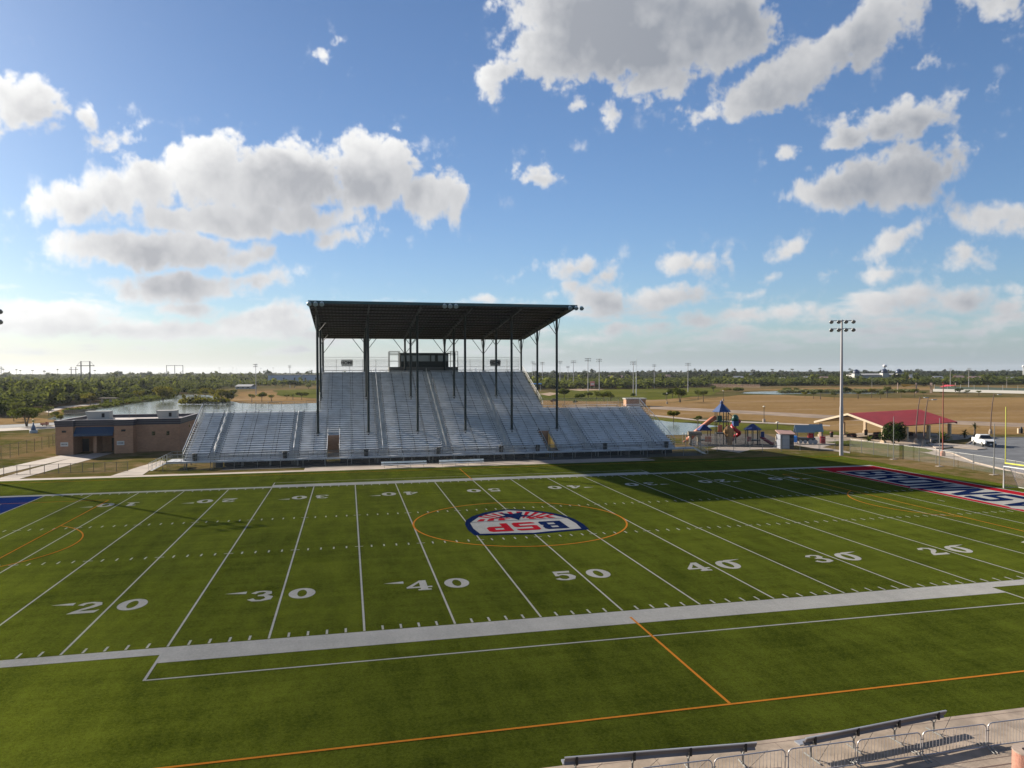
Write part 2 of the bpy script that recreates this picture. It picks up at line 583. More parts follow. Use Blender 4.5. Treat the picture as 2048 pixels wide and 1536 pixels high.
REDP = mat('red_plastic', (0.33, 0.012, 0.02), 0.4)
ORANGE = mat('orange_plastic', (0.42, 0.14, 0.075), 0.45)
GREENP = mat('green_plastic', (0.008, 0.07, 0.05), 0.5)
ROCKT = mat('tan_rock', (0.30, 0.17, 0.07), 0.9, var=0.25, vscale=1.2, bump=0.6, bscale=2)
ROCKG = mat('grey_rock', (0.20, 0.17, 0.13), 0.9, var=0.25, vscale=1.2, bump=0.6, bscale=2)
RUST = mat('rust_red_post', (0.25, 0.06, 0.04), 0.7)
SAND = mat('infield_clay', (0.24, 0.16, 0.10), 0.95, var=0.12, vscale=0.05)
BRICK = brick_mat('brown_brick', (0.50, 0.27, 0.15), (0.42, 0.22, 0.125), (0.38, 0.28, 0.20))
WATER = water_mat()
TURF = turf_mat('turf', (0.0072, 0.0120, 0.0022), (0.043, 0.057, 0.0085))
PWHITE = turf_mat('turf_white', (0.27, 0.27, 0.25), (0.42, 0.41, 0.385), True)
PNAVY = turf_mat('turf_navy', (0.004, 0.010, 0.045), (0.008, 0.02, 0.075), True)
PRED = turf_mat('turf_red', (0.28, 0.008, 0.016), (0.38, 0.014, 0.026), True)
PBLUE = turf_mat('turf_blue', (0.007, 0.024, 0.11), (0.012, 0.035, 0.15), True)
PORANGE = turf_mat('turf_orange', (0.42, 0.155, 0.022), (0.55, 0.21, 0.03), True)
GROUND = ground_mat('scrub_ground', (0.07, 0.066, 0.024), (0.155, 0.11, 0.055), (0.20, 0.155, 0.11), 0.012, 0.08, 0.8)
LAWN = ground_mat('patchy_lawn', (0.066, 0.068, 0.015), (0.165, 0.115, 0.055), (0.21, 0.155, 0.10), 0.10, 0.45, 5.0, 0.6)
DRY = ground_mat('dry_field_grass', (0.19, 0.122, 0.056), (0.25, 0.165, 0.078), (0.27, 0.20, 0.15), 0.012, 0.06, 0.6, 0.6, (0.35, 1.0))
GREENF = ground_mat('mown_field', (0.065, 0.075, 0.016), (0.105, 0.11, 0.026), (0.15, 0.115, 0.05), 0.02, 0.1, 2.0, 0.4)
LVG = leaf_mat('leaf_green', (0.036, 0.052, 0.015), (0.095, 0.118, 0.030), .45)
LVD = leaf_mat('leaf_dark', (0.014, 0.026, 0.009), (0.040, 0.062, 0.018), 0.25)
LVY = leaf_mat('leaf_yellow', (0.070, 0.078, 0.016), (0.140, 0.135, 0.028), 0.45)
LVO = leaf_mat('leaf_olive', (0.040, 0.055, 0.022), (0.098, 0.118, 0.040), .5)
LVF = leaf_mat('leaf_far', (0.036, 0.050, 0.024), (0.075, 0.088, 0.038), 0.4)
leaf_mat('leaf_town', (0.018, 0.027, 0.016), (0.048, 0.060, 0.032), 0.3)


# ---------------------------------------------------------------- mesh helpers
class MB:
    def __init__(self):
        self.v, self.f, self.k = [], [], []
        self.mi = 0
        self.zi = 0

    def add(self, vs, fs):
        o = len(self.v)
        self.v += [tuple(p) for p in vs]
        self.f += [tuple(i + o for i in q) for q in fs]
        self.k += [self.mi] * len(fs)
        return self

    def box(self, x0, y0, z0, x1, y1, z1):
        return self.add([(x0, y0, z0), (x1, y0, z0), (x1, y1, z0), (x0, y1, z0), (x0, y0, z1), (x1, y0, z1), (x1, y1, z1), (x0, y1, z1)],
                        [(3, 2, 1, 0), (4, 5, 6, 7), (0, 1, 5, 4), (1, 2, 6, 5), (2, 3, 7, 6), (3, 0, 4, 7)])

    def obox(self, c, size, rz=0.0, z0=None):
        """box by centre (x,y,z) and size, turned by rz"""
        hx, hy, hz = size[0] / 2, size[1] / 2, size[2] / 2
        cs, sn = math.cos(rz), math.sin(rz)
        vs = [(c[0] + x * cs - y * sn, c[1] + x * sn + y * cs, c[2] + z) for z in (-hz, hz) for x, y in ((-hx, -hy), (hx, -hy), (hx, hy), (-hx, hy))]
        return self.add(vs, [(3, 2, 1, 0), (4, 5, 6, 7), (0, 1, 5, 4), (1, 2, 6, 5), (2, 3, 7, 6), (3, 0, 4, 7)])

    def tube(self, a, b, r, r2=None, n=6, cap=True):
        a, b = Vector(a), Vector(b)
        r2 = r if r2 is None else r2
        d = (b - a).normalized()
        s = d.orthogonal().normalized()
        t = d.cross(s)
        vs = []
        for p, rr in ((a, r), (b, r2)):
            for i in range(n):
                q = 2 * math.pi * (i + 0.5) / n
                vs.append(p + (s * math.cos(q) + t * math.sin(q)) * rr)
        fs = [(i, (i + 1) % n, n + (i + 1) % n, n + i) for i in range(n)]
        if cap:
            fs += [tuple(range(n))[::-1], tuple(range(n, 2 * n))]
        return self.add(vs, fs)

    def path(self, pts, r, n=6):
        pts = [Vector(p) for p in pts]
        rings = []
        up = None
        for i, p in enumerate(pts):
            d = (pts[min(i + 1, len(pts) - 1)] - pts[max(i - 1, 0)]).normalized()
            s = d.orthogonal().normalized() if up is None else (up - d * up.dot(d)).normalized()
            up = s
            t = d.cross(s)
            rr = r[i] if isinstance(r, (list, tuple)) else r
            rings.append([p + (s * math.cos(2 * math.pi * k / n) + t * math.sin(2 * math.pi * k / n)) * rr for k in range(n)])
        vs = [q for R in rings for q in R]
        fs = [(i * n + k, i * n + (k + 1) % n, (i + 1) * n + (k + 1) % n, (i + 1) * n + k) for i in range(len(pts) - 1) for k in range(n)]
        fs += [tuple(range(n))[::-1], tuple(range((len(pts) - 1) * n, len(pts) * n))]
        return self.add(vs, fs)

    def lathe(self, prof, c=(0, 0, 0), n=12, axis=None):
        """prof: (radius, z) from bottom up"""
        M = Matrix.Identity(3)
        if axis is not None:
            M = Vector((0, 0, 1)).rotation_difference(Vector(axis).normalized()).to_matrix()
        c = Vector(c)
        vs = [c + M @ Vector((r * math.cos(2 * math.pi * k / n), r * math.sin(2 * math.pi * k / n), z)) for r, z in prof for k in range(n)]
        fs = [(i * n + k, i * n + (k + 1) % n, (i + 1) * n + (k + 1) % n, (i + 1) * n + k) for i in range(len(prof) - 1) for k in range(n)]
        fs += [tuple(range(n))[::-1], tuple(range((len(prof) - 1) * n, len(prof) * n))]
        return self.add(vs, fs)

    def poly(self, pts, z):
        """flat polygon, each one a hair above the last so none share a plane"""
        self.zi += 1
        zz = z + 0.0006 * (self.zi % 7)
        a = sum(pts[i][0] * pts[(i + 1) % len(pts)][1] - pts[(i + 1) % len(pts)][0] * pts[i][1] for i in range(len(pts)))
        p = list(pts) if a > 0 else list(pts)[::-1]
        return self.add([(q[0], q[1], zz) for q in p], [tuple(range(len(p)))])

    def rect(self, x0, y0, x1, y1, z):
        return self.poly([(x0, y0), (x1, y0), (x1, y1), (x0, y1)], z)

    def prism(self, pts, z0, z1):
        n = len(pts)
        a = sum(pts[i][0] * pts[(i + 1) % n][1] - pts[(i + 1) % n][0] * pts[i][1] for i in range(n))
        p = list(pts) if a > 0 else list(pts)[::-1]
        vs = [(q[0], q[1], z0) for q in p] + [(q[0], q[1], z1) for q in p]
        return self.add(vs, [tuple(range(n))[::-1], tuple(range(n, 2 * n))] + [(i, (i + 1) % n, n + (i + 1) % n, n + i) for i in range(n)])

    def build(self, name, mats, parent=None, smooth=False):
        me = bpy.data.meshes.new(name)
        off = parent.matrix_world_loc if False else (Vector(parent['_o']) if parent is not None and '_o' in parent else Vector((0, 0, 0)))
        me.from_pydata([(p[0] - off.x, p[1] - off.y, p[2] - off.z) for p in self.v], [], self.f)
        if not isinstance(mats, (list, tuple)):
            mats = [mats]
        for m in mats:
            me.materials.append(m)
        if len(mats) > 1:
            me.polygons.foreach_set('material_index', self.k)
        if smooth:
            me.polygons.foreach_set('use_smooth', [True] * len(self.f))
        me.update()
        o = bpy.data.objects.new(name, me)
        COL.objects.link(o)
        if parent is not None:
            o.parent = parent
            o['_o'] = tuple(off)
        return o


def tag(o, label=None, cat=None, group=None, kind=None):
    if label:
        o['label'] = label
    if cat:
        o['category'] = cat
    if group:
        o['group'] = group
    if kind:
        o['kind'] = kind
    return o


def thing(name, label, cat, loc, group=None):
    o = bpy.data.objects.new(name, None)
    o.location = loc
    o['_o'] = tuple(loc)
    o.empty_display_size = 0.3
    COL.objects.link(o)
    return tag(o, label, cat, group)


def dup(root, loc, rz=0.0, sc=(1, 1, 1), label=None, group=None):
    r = root.copy()
    COL.objects.link(r)
    r.location = loc
    r.rotation_euler = (0, 0, rz)
    r.scale = sc
    if label:
        r['label'] = label
    if group:
        r['group'] = group
    r['_o'] = tuple(loc)
    for ch in [c for c in root.children]:
        c = ch.copy()
        COL.objects.link(c)
        c.parent = r
        for g in ch.children:
            d = g.copy()
            COL.objects.link(d)
            d.parent = c
    return r


def struct(name, mb, m, smooth=False):
    o = mb.build(name, m, None, smooth)
    o['kind'] = 'structure'
    return o


def px(*ps):
    return [tuple(at(*p)[:2]) for p in ps]


#%%PART3
# ---------------------------------------------------------------- land
m = MB()
R = 9000
NR = 40
ring = [(R * math.cos(2 * math.pi * i / NR), R * math.sin(2 * math.pi * i / NR)) for i in range(NR)]
m.add([(x, y, 0.0) for x, y in ring], [tuple(range(NR))])
struct('ground', m, GROUND)


def sheet(name, pts, z, mt, kind='structure', n=6, jit=0.0, seed=0):
    """flat sheet; edges broken up so no long straight borders on natural ground"""
    if jit:
        rnd = random.Random(seed)
        out = []
        for i, p in enumerate(pts):
            q = pts[(i + 1) % len(pts)]
            L = math.dist(p, q)
            dx, dy = (q[0] - p[0]) / (L + 1e-6), (q[1] - p[1]) / (L + 1e-6)
            for k in range(n):
                t = k / n
                j = rnd.uniform(-jit, jit) if k else 0
                out.append((p[0] + (q[0] - p[0]) * t - dy * j, p[1] + (q[1] - p[1]) * t + dx * j))
        pts = out
    mb = MB()
    a = sum(pts[i][0] * pts[(i + 1) % len(pts)][1] - pts[(i + 1) % len(pts)][0] * pts[i][1] for i in range(len(pts)))
    if a < 0:
        pts = pts[::-1]
    mb.add([(x, y, z) for x, y in pts], [tuple(range(len(pts)))])
    return struct(name, mb, mt)


sheet('lawn', [(-150, -38), (72, -38), (72, 62), (47, 62), (47, 100), (-150, 125)], 0.008, LAWN)
sheet('dry_field', px((1262, 818), (1330, 806), (1400, 800), (1480, 790), (1560, 790), (1700, 796), (2200, 795), (2700, 800), (2900, 850), (2300, 872), (2048, 868), (1960, 868), (1850, 872), (1700, 866), (1560, 846), (1430, 836), (1345, 838), (1290, 830)), 0.03, DRY, jit=2.0, seed=3)
sheet('dry_field', px((1075, 812), (1085, 801), (1180, 803), (1262, 800), (1420, 793), (1330, 806), (1262, 818), (1150, 822)), 0.035, DRY, jit=1.0, seed=4)
sheet('outfield', px((1070, 800), (1075, 786), (1150, 780), (1260, 778), (1400, 776), (1450, 779), (1430, 788), (1330, 799), (1200, 803)), 0.05, GREENF, jit=2.0, seed=5)
sheet('clay_strip', px((1078, 788), (1100, 785), (1120, 787), (1098, 792)), 0.07, SAND)
sheet('clay_infield', px((1130, 779), (1165, 777), (1210, 779.5), (1160, 782)), 0.07, SAND)
sheet('far_dirt', px((1500, 779), (1700, 774), (2300, 776), (2300, 782), (1700, 779), (1600, 783)), 0.05, DRY, jit=3, seed=9)
sheet('mown_field', px((562, 792), (548, 783), (560, 780), (700, 777), (900, 779), (900, 797), (640, 797)), 0.04, GREENF, jit=2.0, seed=6)
sheet('dry_field', px((470, 795), (478, 784), (548, 780), (562, 793), (640, 799), (640, 806), (560, 808), (450, 805)), 0.035, DRY, jit=2.0, seed=7)
sheet('dry_field', px((95, 830), (110, 816), (180, 805), (300, 794), (345, 800), (330, 805), (235, 812), (170, 821)), 0.03, DRY, jit=1.5, seed=8)
sheet('path', px((88, 824), (118, 813), (200, 806), (300, 795), (345, 791), (348, 793), (300, 798), (200, 809), (130, 816), (100, 826)), 0.045, CONC2)
sheet('path', px((-60, 862), (0, 862.5), (110, 857), (112, 851), (0, 857), (-60, 857)), 0.03, CONC2)
sheet('road', px((-60, 857), (0, 857), (112, 850), (112, 845), (0, 850.5), (-60, 851)), 0.036, ASPH)
sheet('dirt_patch', px((-60, 850), (0, 850), (112, 844), (112, 839), (0, 830), (-60, 832)), 0.03, DRY, jit=1.0, seed=10)
sheet('bank', px((1300, 833), (1400, 844), (1560, 850), (1700, 868), (1700, 874), (1560, 859), (1470, 862), (1400, 858), (1300, 845)), 0.04, GREENF, jit=0.5, seed=11)
sheet('path', px((1300, 832), (1400, 842), (1540, 847.5), (1660, 853), (1660, 850.5), (1540, 845), (1400, 839.5), (1300, 829)), 0.05, CONC2)
sheet('path', px((1300, 812), (1420, 818), (1560, 825), (1700, 833), (2200, 853), (2200, 861), (1700, 841), (1560, 832), (1420, 824), (1300, 818)), 0.05, mat('pale_dirt', (0.20, 0.145, 0.10), 0.95, var=0.25, vscale=0.12))
sheet('pond', px((96, 838), (140, 826), (168, 817), (226, 812), (300, 800), (330, 794), (350, 790), (375, 788.5), (420, 791), (450, 801), (480, 807), (560, 809), (640, 806), (800, 806), (800, 845), (400, 845), (205, 845), (120, 842)), 0.06, WATER, jit=0.8, seed=12)
sheet('pond', px((1290, 838), (1342, 844), (1400, 848), (1440, 853), (1400, 858), (1395, 866), (1370, 870), (1290, 872), (1200, 860)), 0.06, WATER, jit=0.4, seed=13)
sheet('pond', px((1478, 787), (1500, 784), (1560, 782.5), (1640, 782), (1760, 784), (1800, 786), (1740, 787.5), (1640, 787), (1560, 789)), 0.08, WATER, jit=1.5, seed=14)

# concrete round the pitch
sheet('concrete_apron', [(-70, -80), (90, -80), (90, -38.55), (-70, -38.55)], 0.045, CONC)
sheet('walkway', [(-75, 37.35), (29, 37.35), (29, 38.6), (-20.2, 38.75), (-75, 39.0)], 0.045, CONC2)
sheet('concrete_strip', [(-20.2, 38.75), (27.0, 38.6), (29.5, 40.2), (24, 41.4), (-20.2, 41.3)], 0.052, CONC2)
sheet('painted_shade_strip', [(-31, 41.36), (39, 41.46), (39, 45.5), (-31, 45.5)], 0.02, mat('painted_ground_shade', (0.03, 0.027, 0.02), 1.0, var=.2, vscale=1))  # dark sheet painting in the shadow along the foot of the stand
sheet('path', [(-56.6, 39), (-53.8, 39), (-52.0, 60.6), (-51.5, 68.3), (-54.6, 68.3), (-55.6, 62)], 0.052, CONC2)
sheet('path', [(-62.0, 39), (-58.4, 39), (-55.4, 63.4), (-55.2, 67.3), (-58.6, 65.8)], 0.052, CONC2)
sheet('path', [(-43.6, 39.0), (-39.9, 39.0), (-40.2, 43.3), (-39.6, 52), (-41.4, 55), (-42.6, 48)], 0.052, CONC2)
sheet('path', px((1478, 906), (1500, 900), (1560, 897), (1592, 891), (1640, 899), (1700, 907), (1700, 904), (1645, 895), (1700, 880), (1760, 892), (1850, 906), (1980, 936), (2100, 958), (2100, 948), (1985, 926), (1890, 900), (1830, 880), (1700, 868), (1560, 880), (1440, 893), (1420, 898)), 0.04, CONC2)
sheet('patio', px((1655, 876), (1762, 889), (1850, 886), (1935, 878), (1950, 871), (1880, 868), (1720, 866)), 0.05, CONC)
sheet('lawn_strip', px((1650, 884), (1700, 881), (1770, 889), (1850, 896), (1868, 903), (1850, 905), (1800, 901), (1700, 893)), 0.058, GREENF, jit=.3, seed=31)
sheet('mulch', px((1385, 893), (1545, 896), (1560, 880), (1530, 868), (1400, 868), (1375, 876)), 0.056, mat('mulch', (0.03, 0.022, 0.016), 1.0, var=0.3, vscale=2))
sheet('parking_lot', px((1871, 901), (1905, 897.5), (1960, 900), (1976, 899.5), (1930, 889), (1955, 875), (1996, 876), (2100, 875), (2300, 880), (2300, 985), (2060, 951), (2011, 940), (1950, 925), (1905, 906.5)), 0.062, ASPH)
mb = MB()
kp = px((1935, 889), (1958, 875.5), (2100, 875.5))
for a, b in zip(kp, kp[1:]):
    L = math.dist(a, b)
    mb.obox(((a[0] + b[0]) / 2, (a[1] + b[1]) / 2, 0.10), (L, 0.18, 0.14), math.atan2(b[1] - a[1], b[0] - a[0]))
kp = px((1871, 902), (1905, 907.5), (1950, 926), (2011, 941), (2060, 952))
for a, b in zip(kp, kp[1:]):
    L = math.dist(a, b)
    mb.obox(((a[0] + b[0]) / 2, (a[1] + b[1]) / 2, 0.10), (L, 0.18, 0.14), math.atan2(b[1] - a[1], b[0] - a[0]))
struct('kerb', mb, CONC2)
mb = MB()
mb.prism(px((1855, 889), (1880, 887.5), (1940, 892), (1974, 899), (1955, 900.5), (1905, 896), (1872, 898)), 0.05, 0.19)
struct('kerb_island', mb, CONC2)

# ---------------------------------------------------------------- the turf and its markings
YD = 0.9144
SY = 24.384
turf = MB()
turf.box(-66, -38.55, -0.2, 58.2, 37.35, 0.03)
turf = struct('turf_field', turf, TURF)
turf['_o'] = (0, 0, 0)
ZM = 0.036


def mark(name, mb, mt, label=None):
    o = mb.build(name, mt, turf)
    if label:
        o['label'] = label
    return o


for i in range(-10, 11):
    mb = MB()
    x = i * 5 * YD
    if i == 0:
        segs = [(-SY + .1, -5.2), (5.35, SY - .1)]
    else:
        segs = [(-SY + .1, SY - .1)]
    for a, b in segs:
        mb.rect(x - .055, a, x + .055, b, ZM)
    mark('yard_line', mb, PWHITE)
mb = MB()
for yd in range(-49, 50):
    if yd % 5 == 0:
        continue
    x = yd * YD
    for y0 in (-SY + .1, -6.096 - .30, 6.096 - .30, SY - .71):
        mb.rect(x - .055, y0, x + .055, y0 + .61, ZM)
for i in range(-9, 10):
    x = i * 5 * YD
    for y in (-6.096, 6.096):
        if i == 0:
            mb.rect(x - .31, y - .05, x + .31, y + .05, ZM + .005)
        else:
            mb.rect(x - .31, y - .05, x + .31, y + .05, ZM + .005)
mb.rect(47 * YD - .05, -.46, 47 * YD + .05, .46, ZM)
mb.rect(-47 * YD - .05, -.46, -47 * YD + .05, .46, ZM)
mark('hash_marks', mb, PWHITE)
for s in (-1, 1):
    mb = MB()

    def rr(x0, ya, x1, yb, z=ZM + .003):
        mb.rect(x0, min(ya * s, yb * s), x1, max(ya * s, yb * s), z)
    C25 = 25 * YD
    rr(-60 * YD, SY, -C25, SY + .93)
    rr(C25, SY, 60 * YD, SY + .93)
    rr(-C25, SY, C25, SY + 1.95)
    mark('sideline_stripe', mb, PWHITE)
    mb = MB()
    rr(-C25, SY + 3.75, C25, SY + 3.86)
    rr(-C25 - .1, SY + .93, -C25 + .02, SY + 3.86, ZM + .01)
    rr(C25 - .02, SY + .93, C25 + .1, SY + 3.86, ZM + .01)
    mark('team_box_line', mb, PWHITE)

# figures
def stroke(mb, pts, ws, T, z):
    L, Rr = [], []
    for i, p in enumerate(pts):
        a = pts[max(i - 1, 0)]
        b = pts[min(i + 1, len(pts) - 1)]
        dx, dy = b[0] - a[0], b[1] - a[1]
        l = math.hypot(dx, dy)
        nx, ny = -dy / l, dx / l
        w = (ws[i] if isinstance(ws, (list, tuple)) else ws) / 2
        L.append((p[0] + nx * w, p[1] + ny * w))
        Rr.append((p[0] - nx * w, p[1] - ny * w))
    for i in range(len(pts) - 1):
        mb.poly([T(*L[i]), T(*L[i + 1]), T(*Rr[i + 1]), T(*Rr[i])], z + i * 0.0000)


def ring_(mb, rx, ry, ix, iy, T, z, n=28, cx=0, cy=0):
    for i in range(n):
        a, b = 2 * math.pi * i / n, 2 * math.pi * (i + 1) / n
        vs = [T(cx + rx * math.cos(a), cy + ry * math.sin(a)), T(cx + rx * math.cos(b), cy + ry * math.sin(b)),
              T(cx + ix * math.cos(b), cy + iy * math.sin(b)), T(cx + ix * math.cos(a), cy + iy * math.sin(a))]
        ar = sum(vs[k][0] * vs[(k + 1) % 4][1] - vs[(k + 1) % 4][0] * vs[k][1] for k in range(4))
        if ar < 0:
            vs = vs[::-1]
        mb.add([(x, y, z) for x, y in vs], [(0, 1, 2, 3)])


def digit(mb, ch, T, z):
    if ch == '0':
        ring_(mb, .76, 1.02, .27, .68, T, z)
    elif ch == '1':
        mb.poly([T(-.22, -.9), T(.22, -.9), T(.22, 1), T(-.05, 1), T(-.22, .9)], z)
        mb.poly([T(-.55, -1), T(.55, -1), T(.55, -.74), T(-.55, -.74)], z)
        mb.poly([T(-.22, .55), T(-.05, 1), T(-.6, .72), T(-.55, .5)], z)
    elif ch == '2':
        stroke(mb, [(-.5, .45), (-.35, .78), (0, .88), (.36, .72), (.42, .4), (.2, .02), (-.2, -.35), (-.5, -.75)], [.36, .3, .24, .36, .44, .36, .28, .24], T, z)
        mb.poly([T(-.74, -1.02), T(.62, -1.02), T(.76, -.5), T(.5, -.6), T(-.55, -.62)], z)
    elif ch == '3':
        stroke(mb, [(-.5, .52), (-.3, .84), (.05, .9), (.36, .72), (.36, .4), (.12, .14), (-.2, .08)], [.34, .28, .24, .36, .42, .3, .2], T, z)
        stroke(mb, [(-.2, .08), (.22, .03), (.46, -.28), (.42, -.66), (.05, -.9), (-.34, -.84), (-.56, -.5)], [.2, .3, .44, .44, .24, .3, .38], T, z)
    elif ch == '4':
        mb.poly([T(.02, -.82), T(.46, -.82), T(.46, 1.02), T(.02, 1.02)], z)
        mb.poly([T(-.14, -1.02), T(.64, -1.02), T(.64, -.78), T(-.14, -.78)], z)
        mb.poly([T(-.8, -.52), T(.74, -.52), T(.74, -.26), T(-.8, -.26)], z)
        mb.poly([T(-.8, -.3), T(-.48, -.3), T(.08, .7), T(.08, 1.02)], z)
    elif ch == '5':
        mb.poly([T(-.5, .62), T(.55, .62), T(.62, 1.02), T(-.5, 1.02)], z)
        mb.poly([T(-.56, -.02), T(-.3, -.02), T(-.3, .8), T(-.5, .8)], z)
        stroke(mb, [(-.44, .12), (-.05, .3), (.34, .14), (.48, -.26), (.34, -.7), (-.02, -.9), (-.38, -.82), (-.56, -.52)], [.2, .26, .4, .46, .4, .26, .3, .38], T, z)


for s in (-1, 1):
    for i in range(-4, 5):
        n = 50 - abs(i) * 10
        mb = MB()
        x0, y0 = i * 10 * YD, s * 17.05
        k = 1.0 if s < 0 else -1.0
        for dx, ch in ((-1.14, str(n)[0]), (1.14, '0')):
            digit(mb, ch, lambda a, b, dx=dx: (x0 + k * (a + dx), y0 + k * b), ZM)
        if i:
            g = 1 if i > 0 else -1
            q = [(g * 2.05, .55), (g * 2.05, 1.02), (g * 3.25, .8)]
            if g > 0:
                q = [(1.2, .62), (1.35, 1.1), (2.6, 1.12)]
            if s > 0:
                q = [(-g * 2.05, .55), (-g * 2.05, 1.02), (-g * 3.25, .8)]
            mb.poly([(x0 + k * a, y0 + k * b) for a, b in q], ZM + .005)
        side = 'near' if s < 0 else 'far'
        mark('yard_number', mb, PWHITE, 'white %s0 painted by the %s sideline%s' % (str(n)[0], side, '' if i == 0 else (', left half' if i < 0 else ', right half')))

# end zones
mb = MB()
X0, X1 = 50 * YD, 60 * YD
mb.rect(X0, -SY, X1, SY, ZM - .002)
ez = mark('end_zone', mb, PRED, 'red end zone with navy letters')
mb = MB()
mb.rect(X0 - .06, -SY, X0 + .07, SY, ZM + .006)
mb.rect(X1, -SY, X1 + .25, SY + .93, ZM + .008)
mark('goal_line', mb, PWHITE)
mb = MB()
mb.poly([(46.55, 20.9), (46.55, 8.2), (45.9, 7.4), (46.55, 6.6), (46.55, -4.2), (46.1, -5.0), (46.55, -5.8), (46.55, -20.9), (53.2, -20.9), (53.2, 20.9)], ZM + .004)
lb = mb.build('letter_ground', PWHITE, ez)
LET = {
    'B': [[(0, 0), (.3, 0), (.3, 1), (0, 1)], [(.3, .82), (.8, .82), (.95, .9), (.85, 1), (.3, 1)], [(.3, .42), (.85, .42), (.85, .58), (.3, .58)], [(.3, 0), (.85, 0), (.95, .1), (.8, .18), (.3, .18)], [(.68, .58), (.85, .56), (.97, .66), (.97, .85), (.85, .95), (.68, .82)], [(.68, .18), (.85, .05), (1, .15), (1, .38), (.85, .46), (.68, .42)]],
    'R': [[(0, 0), (.3, 0), (.3, 1), (0, 1)], [(.3, .82), (.85, .82), (.85, 1), (.3, 1)], [(.3, .42), (.85, .42), (.85, .58), (.3, .58)], [(.68, .58), (.85, .54), (1, .64), (1, .88), (.85, 1), (.68, .82)], [(.45, .42), (.75, .42), (1, 0), (.7, 0)]],
    'O': [[(0, .12), (.3, .2), (.3, .8), (0, .88)], [(.7, .2), (1, .12), (1, .88), (.7, .8)], [(0, .88), (.3, .8), (.7, .8), (1, .88), (.86, 1), (.14, 1)], [(.14, 0), (.86, 0), (1, .12), (.7, .2), (.3, .2), (0, .12)]],
    'W': [[(-.05, 1), (.22, 1), (.35, -.1), (.15, -.1)], [(.35, -.1), (.5, .55), (.5, .9), (.25, .3)], [(.65, -.1), (.85, -.1), (1.05, 1), (.78, 1)], [(.65, -.1), (.75, .3), (.5, .9), (.5, .55)]],
    'N': [[(0, 0), (.28, 0), (.28, 1), (0, 1)], [(.72, 0), (1, 0), (1, 1), (.72, 1)], [(.28, 1), (.28, .6), (.72, 0), (.72, .4)]],
    'S': [[(0, .78), (1, .78), (1, .9), (.88, 1), (.12, 1), (0, .88)], [(0, .45), (.28, .5), (.28, .78), (0, .78)], [(0, .45), (.12, .4), (.9, .4), (1, .5), (.9, .58), (.28, .58)], [(.72, .2), (1, .12), (1, .5), (.72, .5)], [(0, .1), (.12, 0), (.88, 0), (1, .12), (1, .2), (0, .2)]],
    'V': [[(-.05, 1), (.25, 1), (.6, 0), (.4, 0)], [(.4, 0), (.6, 0), (1.05, 1), (.75, 1)]],
    'I': [[(.32, 0), (.68, 0), (.68, 1), (.32, 1)]],
    'L': [[(0, 0), (.3, 0), (.3, 1), (0, 1)], [(.3, 0), (1, 0), (1, .22), (.3, .22)]],
    'E': [[(0, 0), (.3, 0), (.3, 1), (0, 1)], [(.3, 0), (1, 0), (1, .2), (.3, .2)], [(.3, .4), (.85, .4), (.85, .6), (.3, .6)], [(.3, .8), (1, .8), (1, 1), (.3, 1)]],
    'P': [[(0, 0), (.32, 0), (.32, 1), (0, 1)], [(.32, .78), (.86, .78), (1, .9), (.86, 1), (.32, 1)], [(.32, .38), (.86, .38), (1, .5), (1, .6), (.32, .56)], [(.68, .56), (1, .56), (1, .9), (.68, .8)]],
}
pitch = 41.0 / 11
for i, ch in enumerate('BROWNSVILLE'):
    mb = MB()
    y0 = 20.5 - i * pitch
    for pg in LET[ch]:
        mb.poly([(46.95 + b * 5.85, y0 - .16 - a * (pitch - .42)) for a, b in pg], ZM + .010)
    mb.build('letter', PNAVY, ez)
mb = MB()
mb.rect(-X1, -SY, -X0, SY, ZM - .002)
ez2 = mark('end_zone', mb, PBLUE, 'blue end zone at the left edge')
mb = MB()
mb.rect(-X0 - .07, -SY, -X0 + .06, SY, ZM + .006)
mb.rect(-X1 - .25, -SY, -X1, SY + .93, ZM + .008)
mark('goal_line', mb, PWHITE)
mb = MB()
for pg in ([(-52.5, 18.9), (-52.5, 19.9), (-47.9, 19.9), (-47.9, 18.9)], [(-50.3, 18.9), (-51.0, 18.9), (-48.2, 16.4), (-47.6, 17.2)]):
    mb.poly(pg, ZM + .010)
mb.build('letter', PWHITE, ez2)

# soccer lines
mb = MB()
ring_(mb, 9.22, 9.22, 9.07, 9.07, lambda a, b: (a, b), ZM + .012, 72)
for yy in (-35.75, 35.2):
    mb.rect(-60, yy - .06, 57.9, yy + .06, ZM + .008)
mb.rect(-.06, -35.7, .06, -25.4, ZM + .014)
mb.rect(-.06, 24.9, .06, 35.2, ZM + .014)
for g in (-1, 1):
    xa = g * 38.36
    mb.rect(min(xa, xa + .1), -20.15, max(xa, xa + .1), 20.15, ZM + .012)
    for yy in (-20.15, 20.15):
        mb.rect(min(xa, g * 55.0), yy - .05, max(xa, g * 55.0), yy + .05, ZM + .014)
    n = 24
    th = math.acos(5.5 / 9.15)
    for i in range(n):
        a, b = -th + 2 * th * i / n, -th + 2 * th * (i + 1) / n
        q = [(g * (43.86 - r * math.cos(t)), r * math.sin(t)) for r, t in ((9.2, a), (9.2, b), (9.09, b), (9.09, a))]
        ar = sum(q[k][0] * q[(k + 1) % 4][1] - q[(k + 1) % 4][0] * q[k][1] for k in range(4))
        mb.add([(x, y, ZM + .016) for x, y in (q if ar > 0 else q[::-1])], [(0, 1, 2, 3)])
mark('soccer_lines', mb, PORANGE)

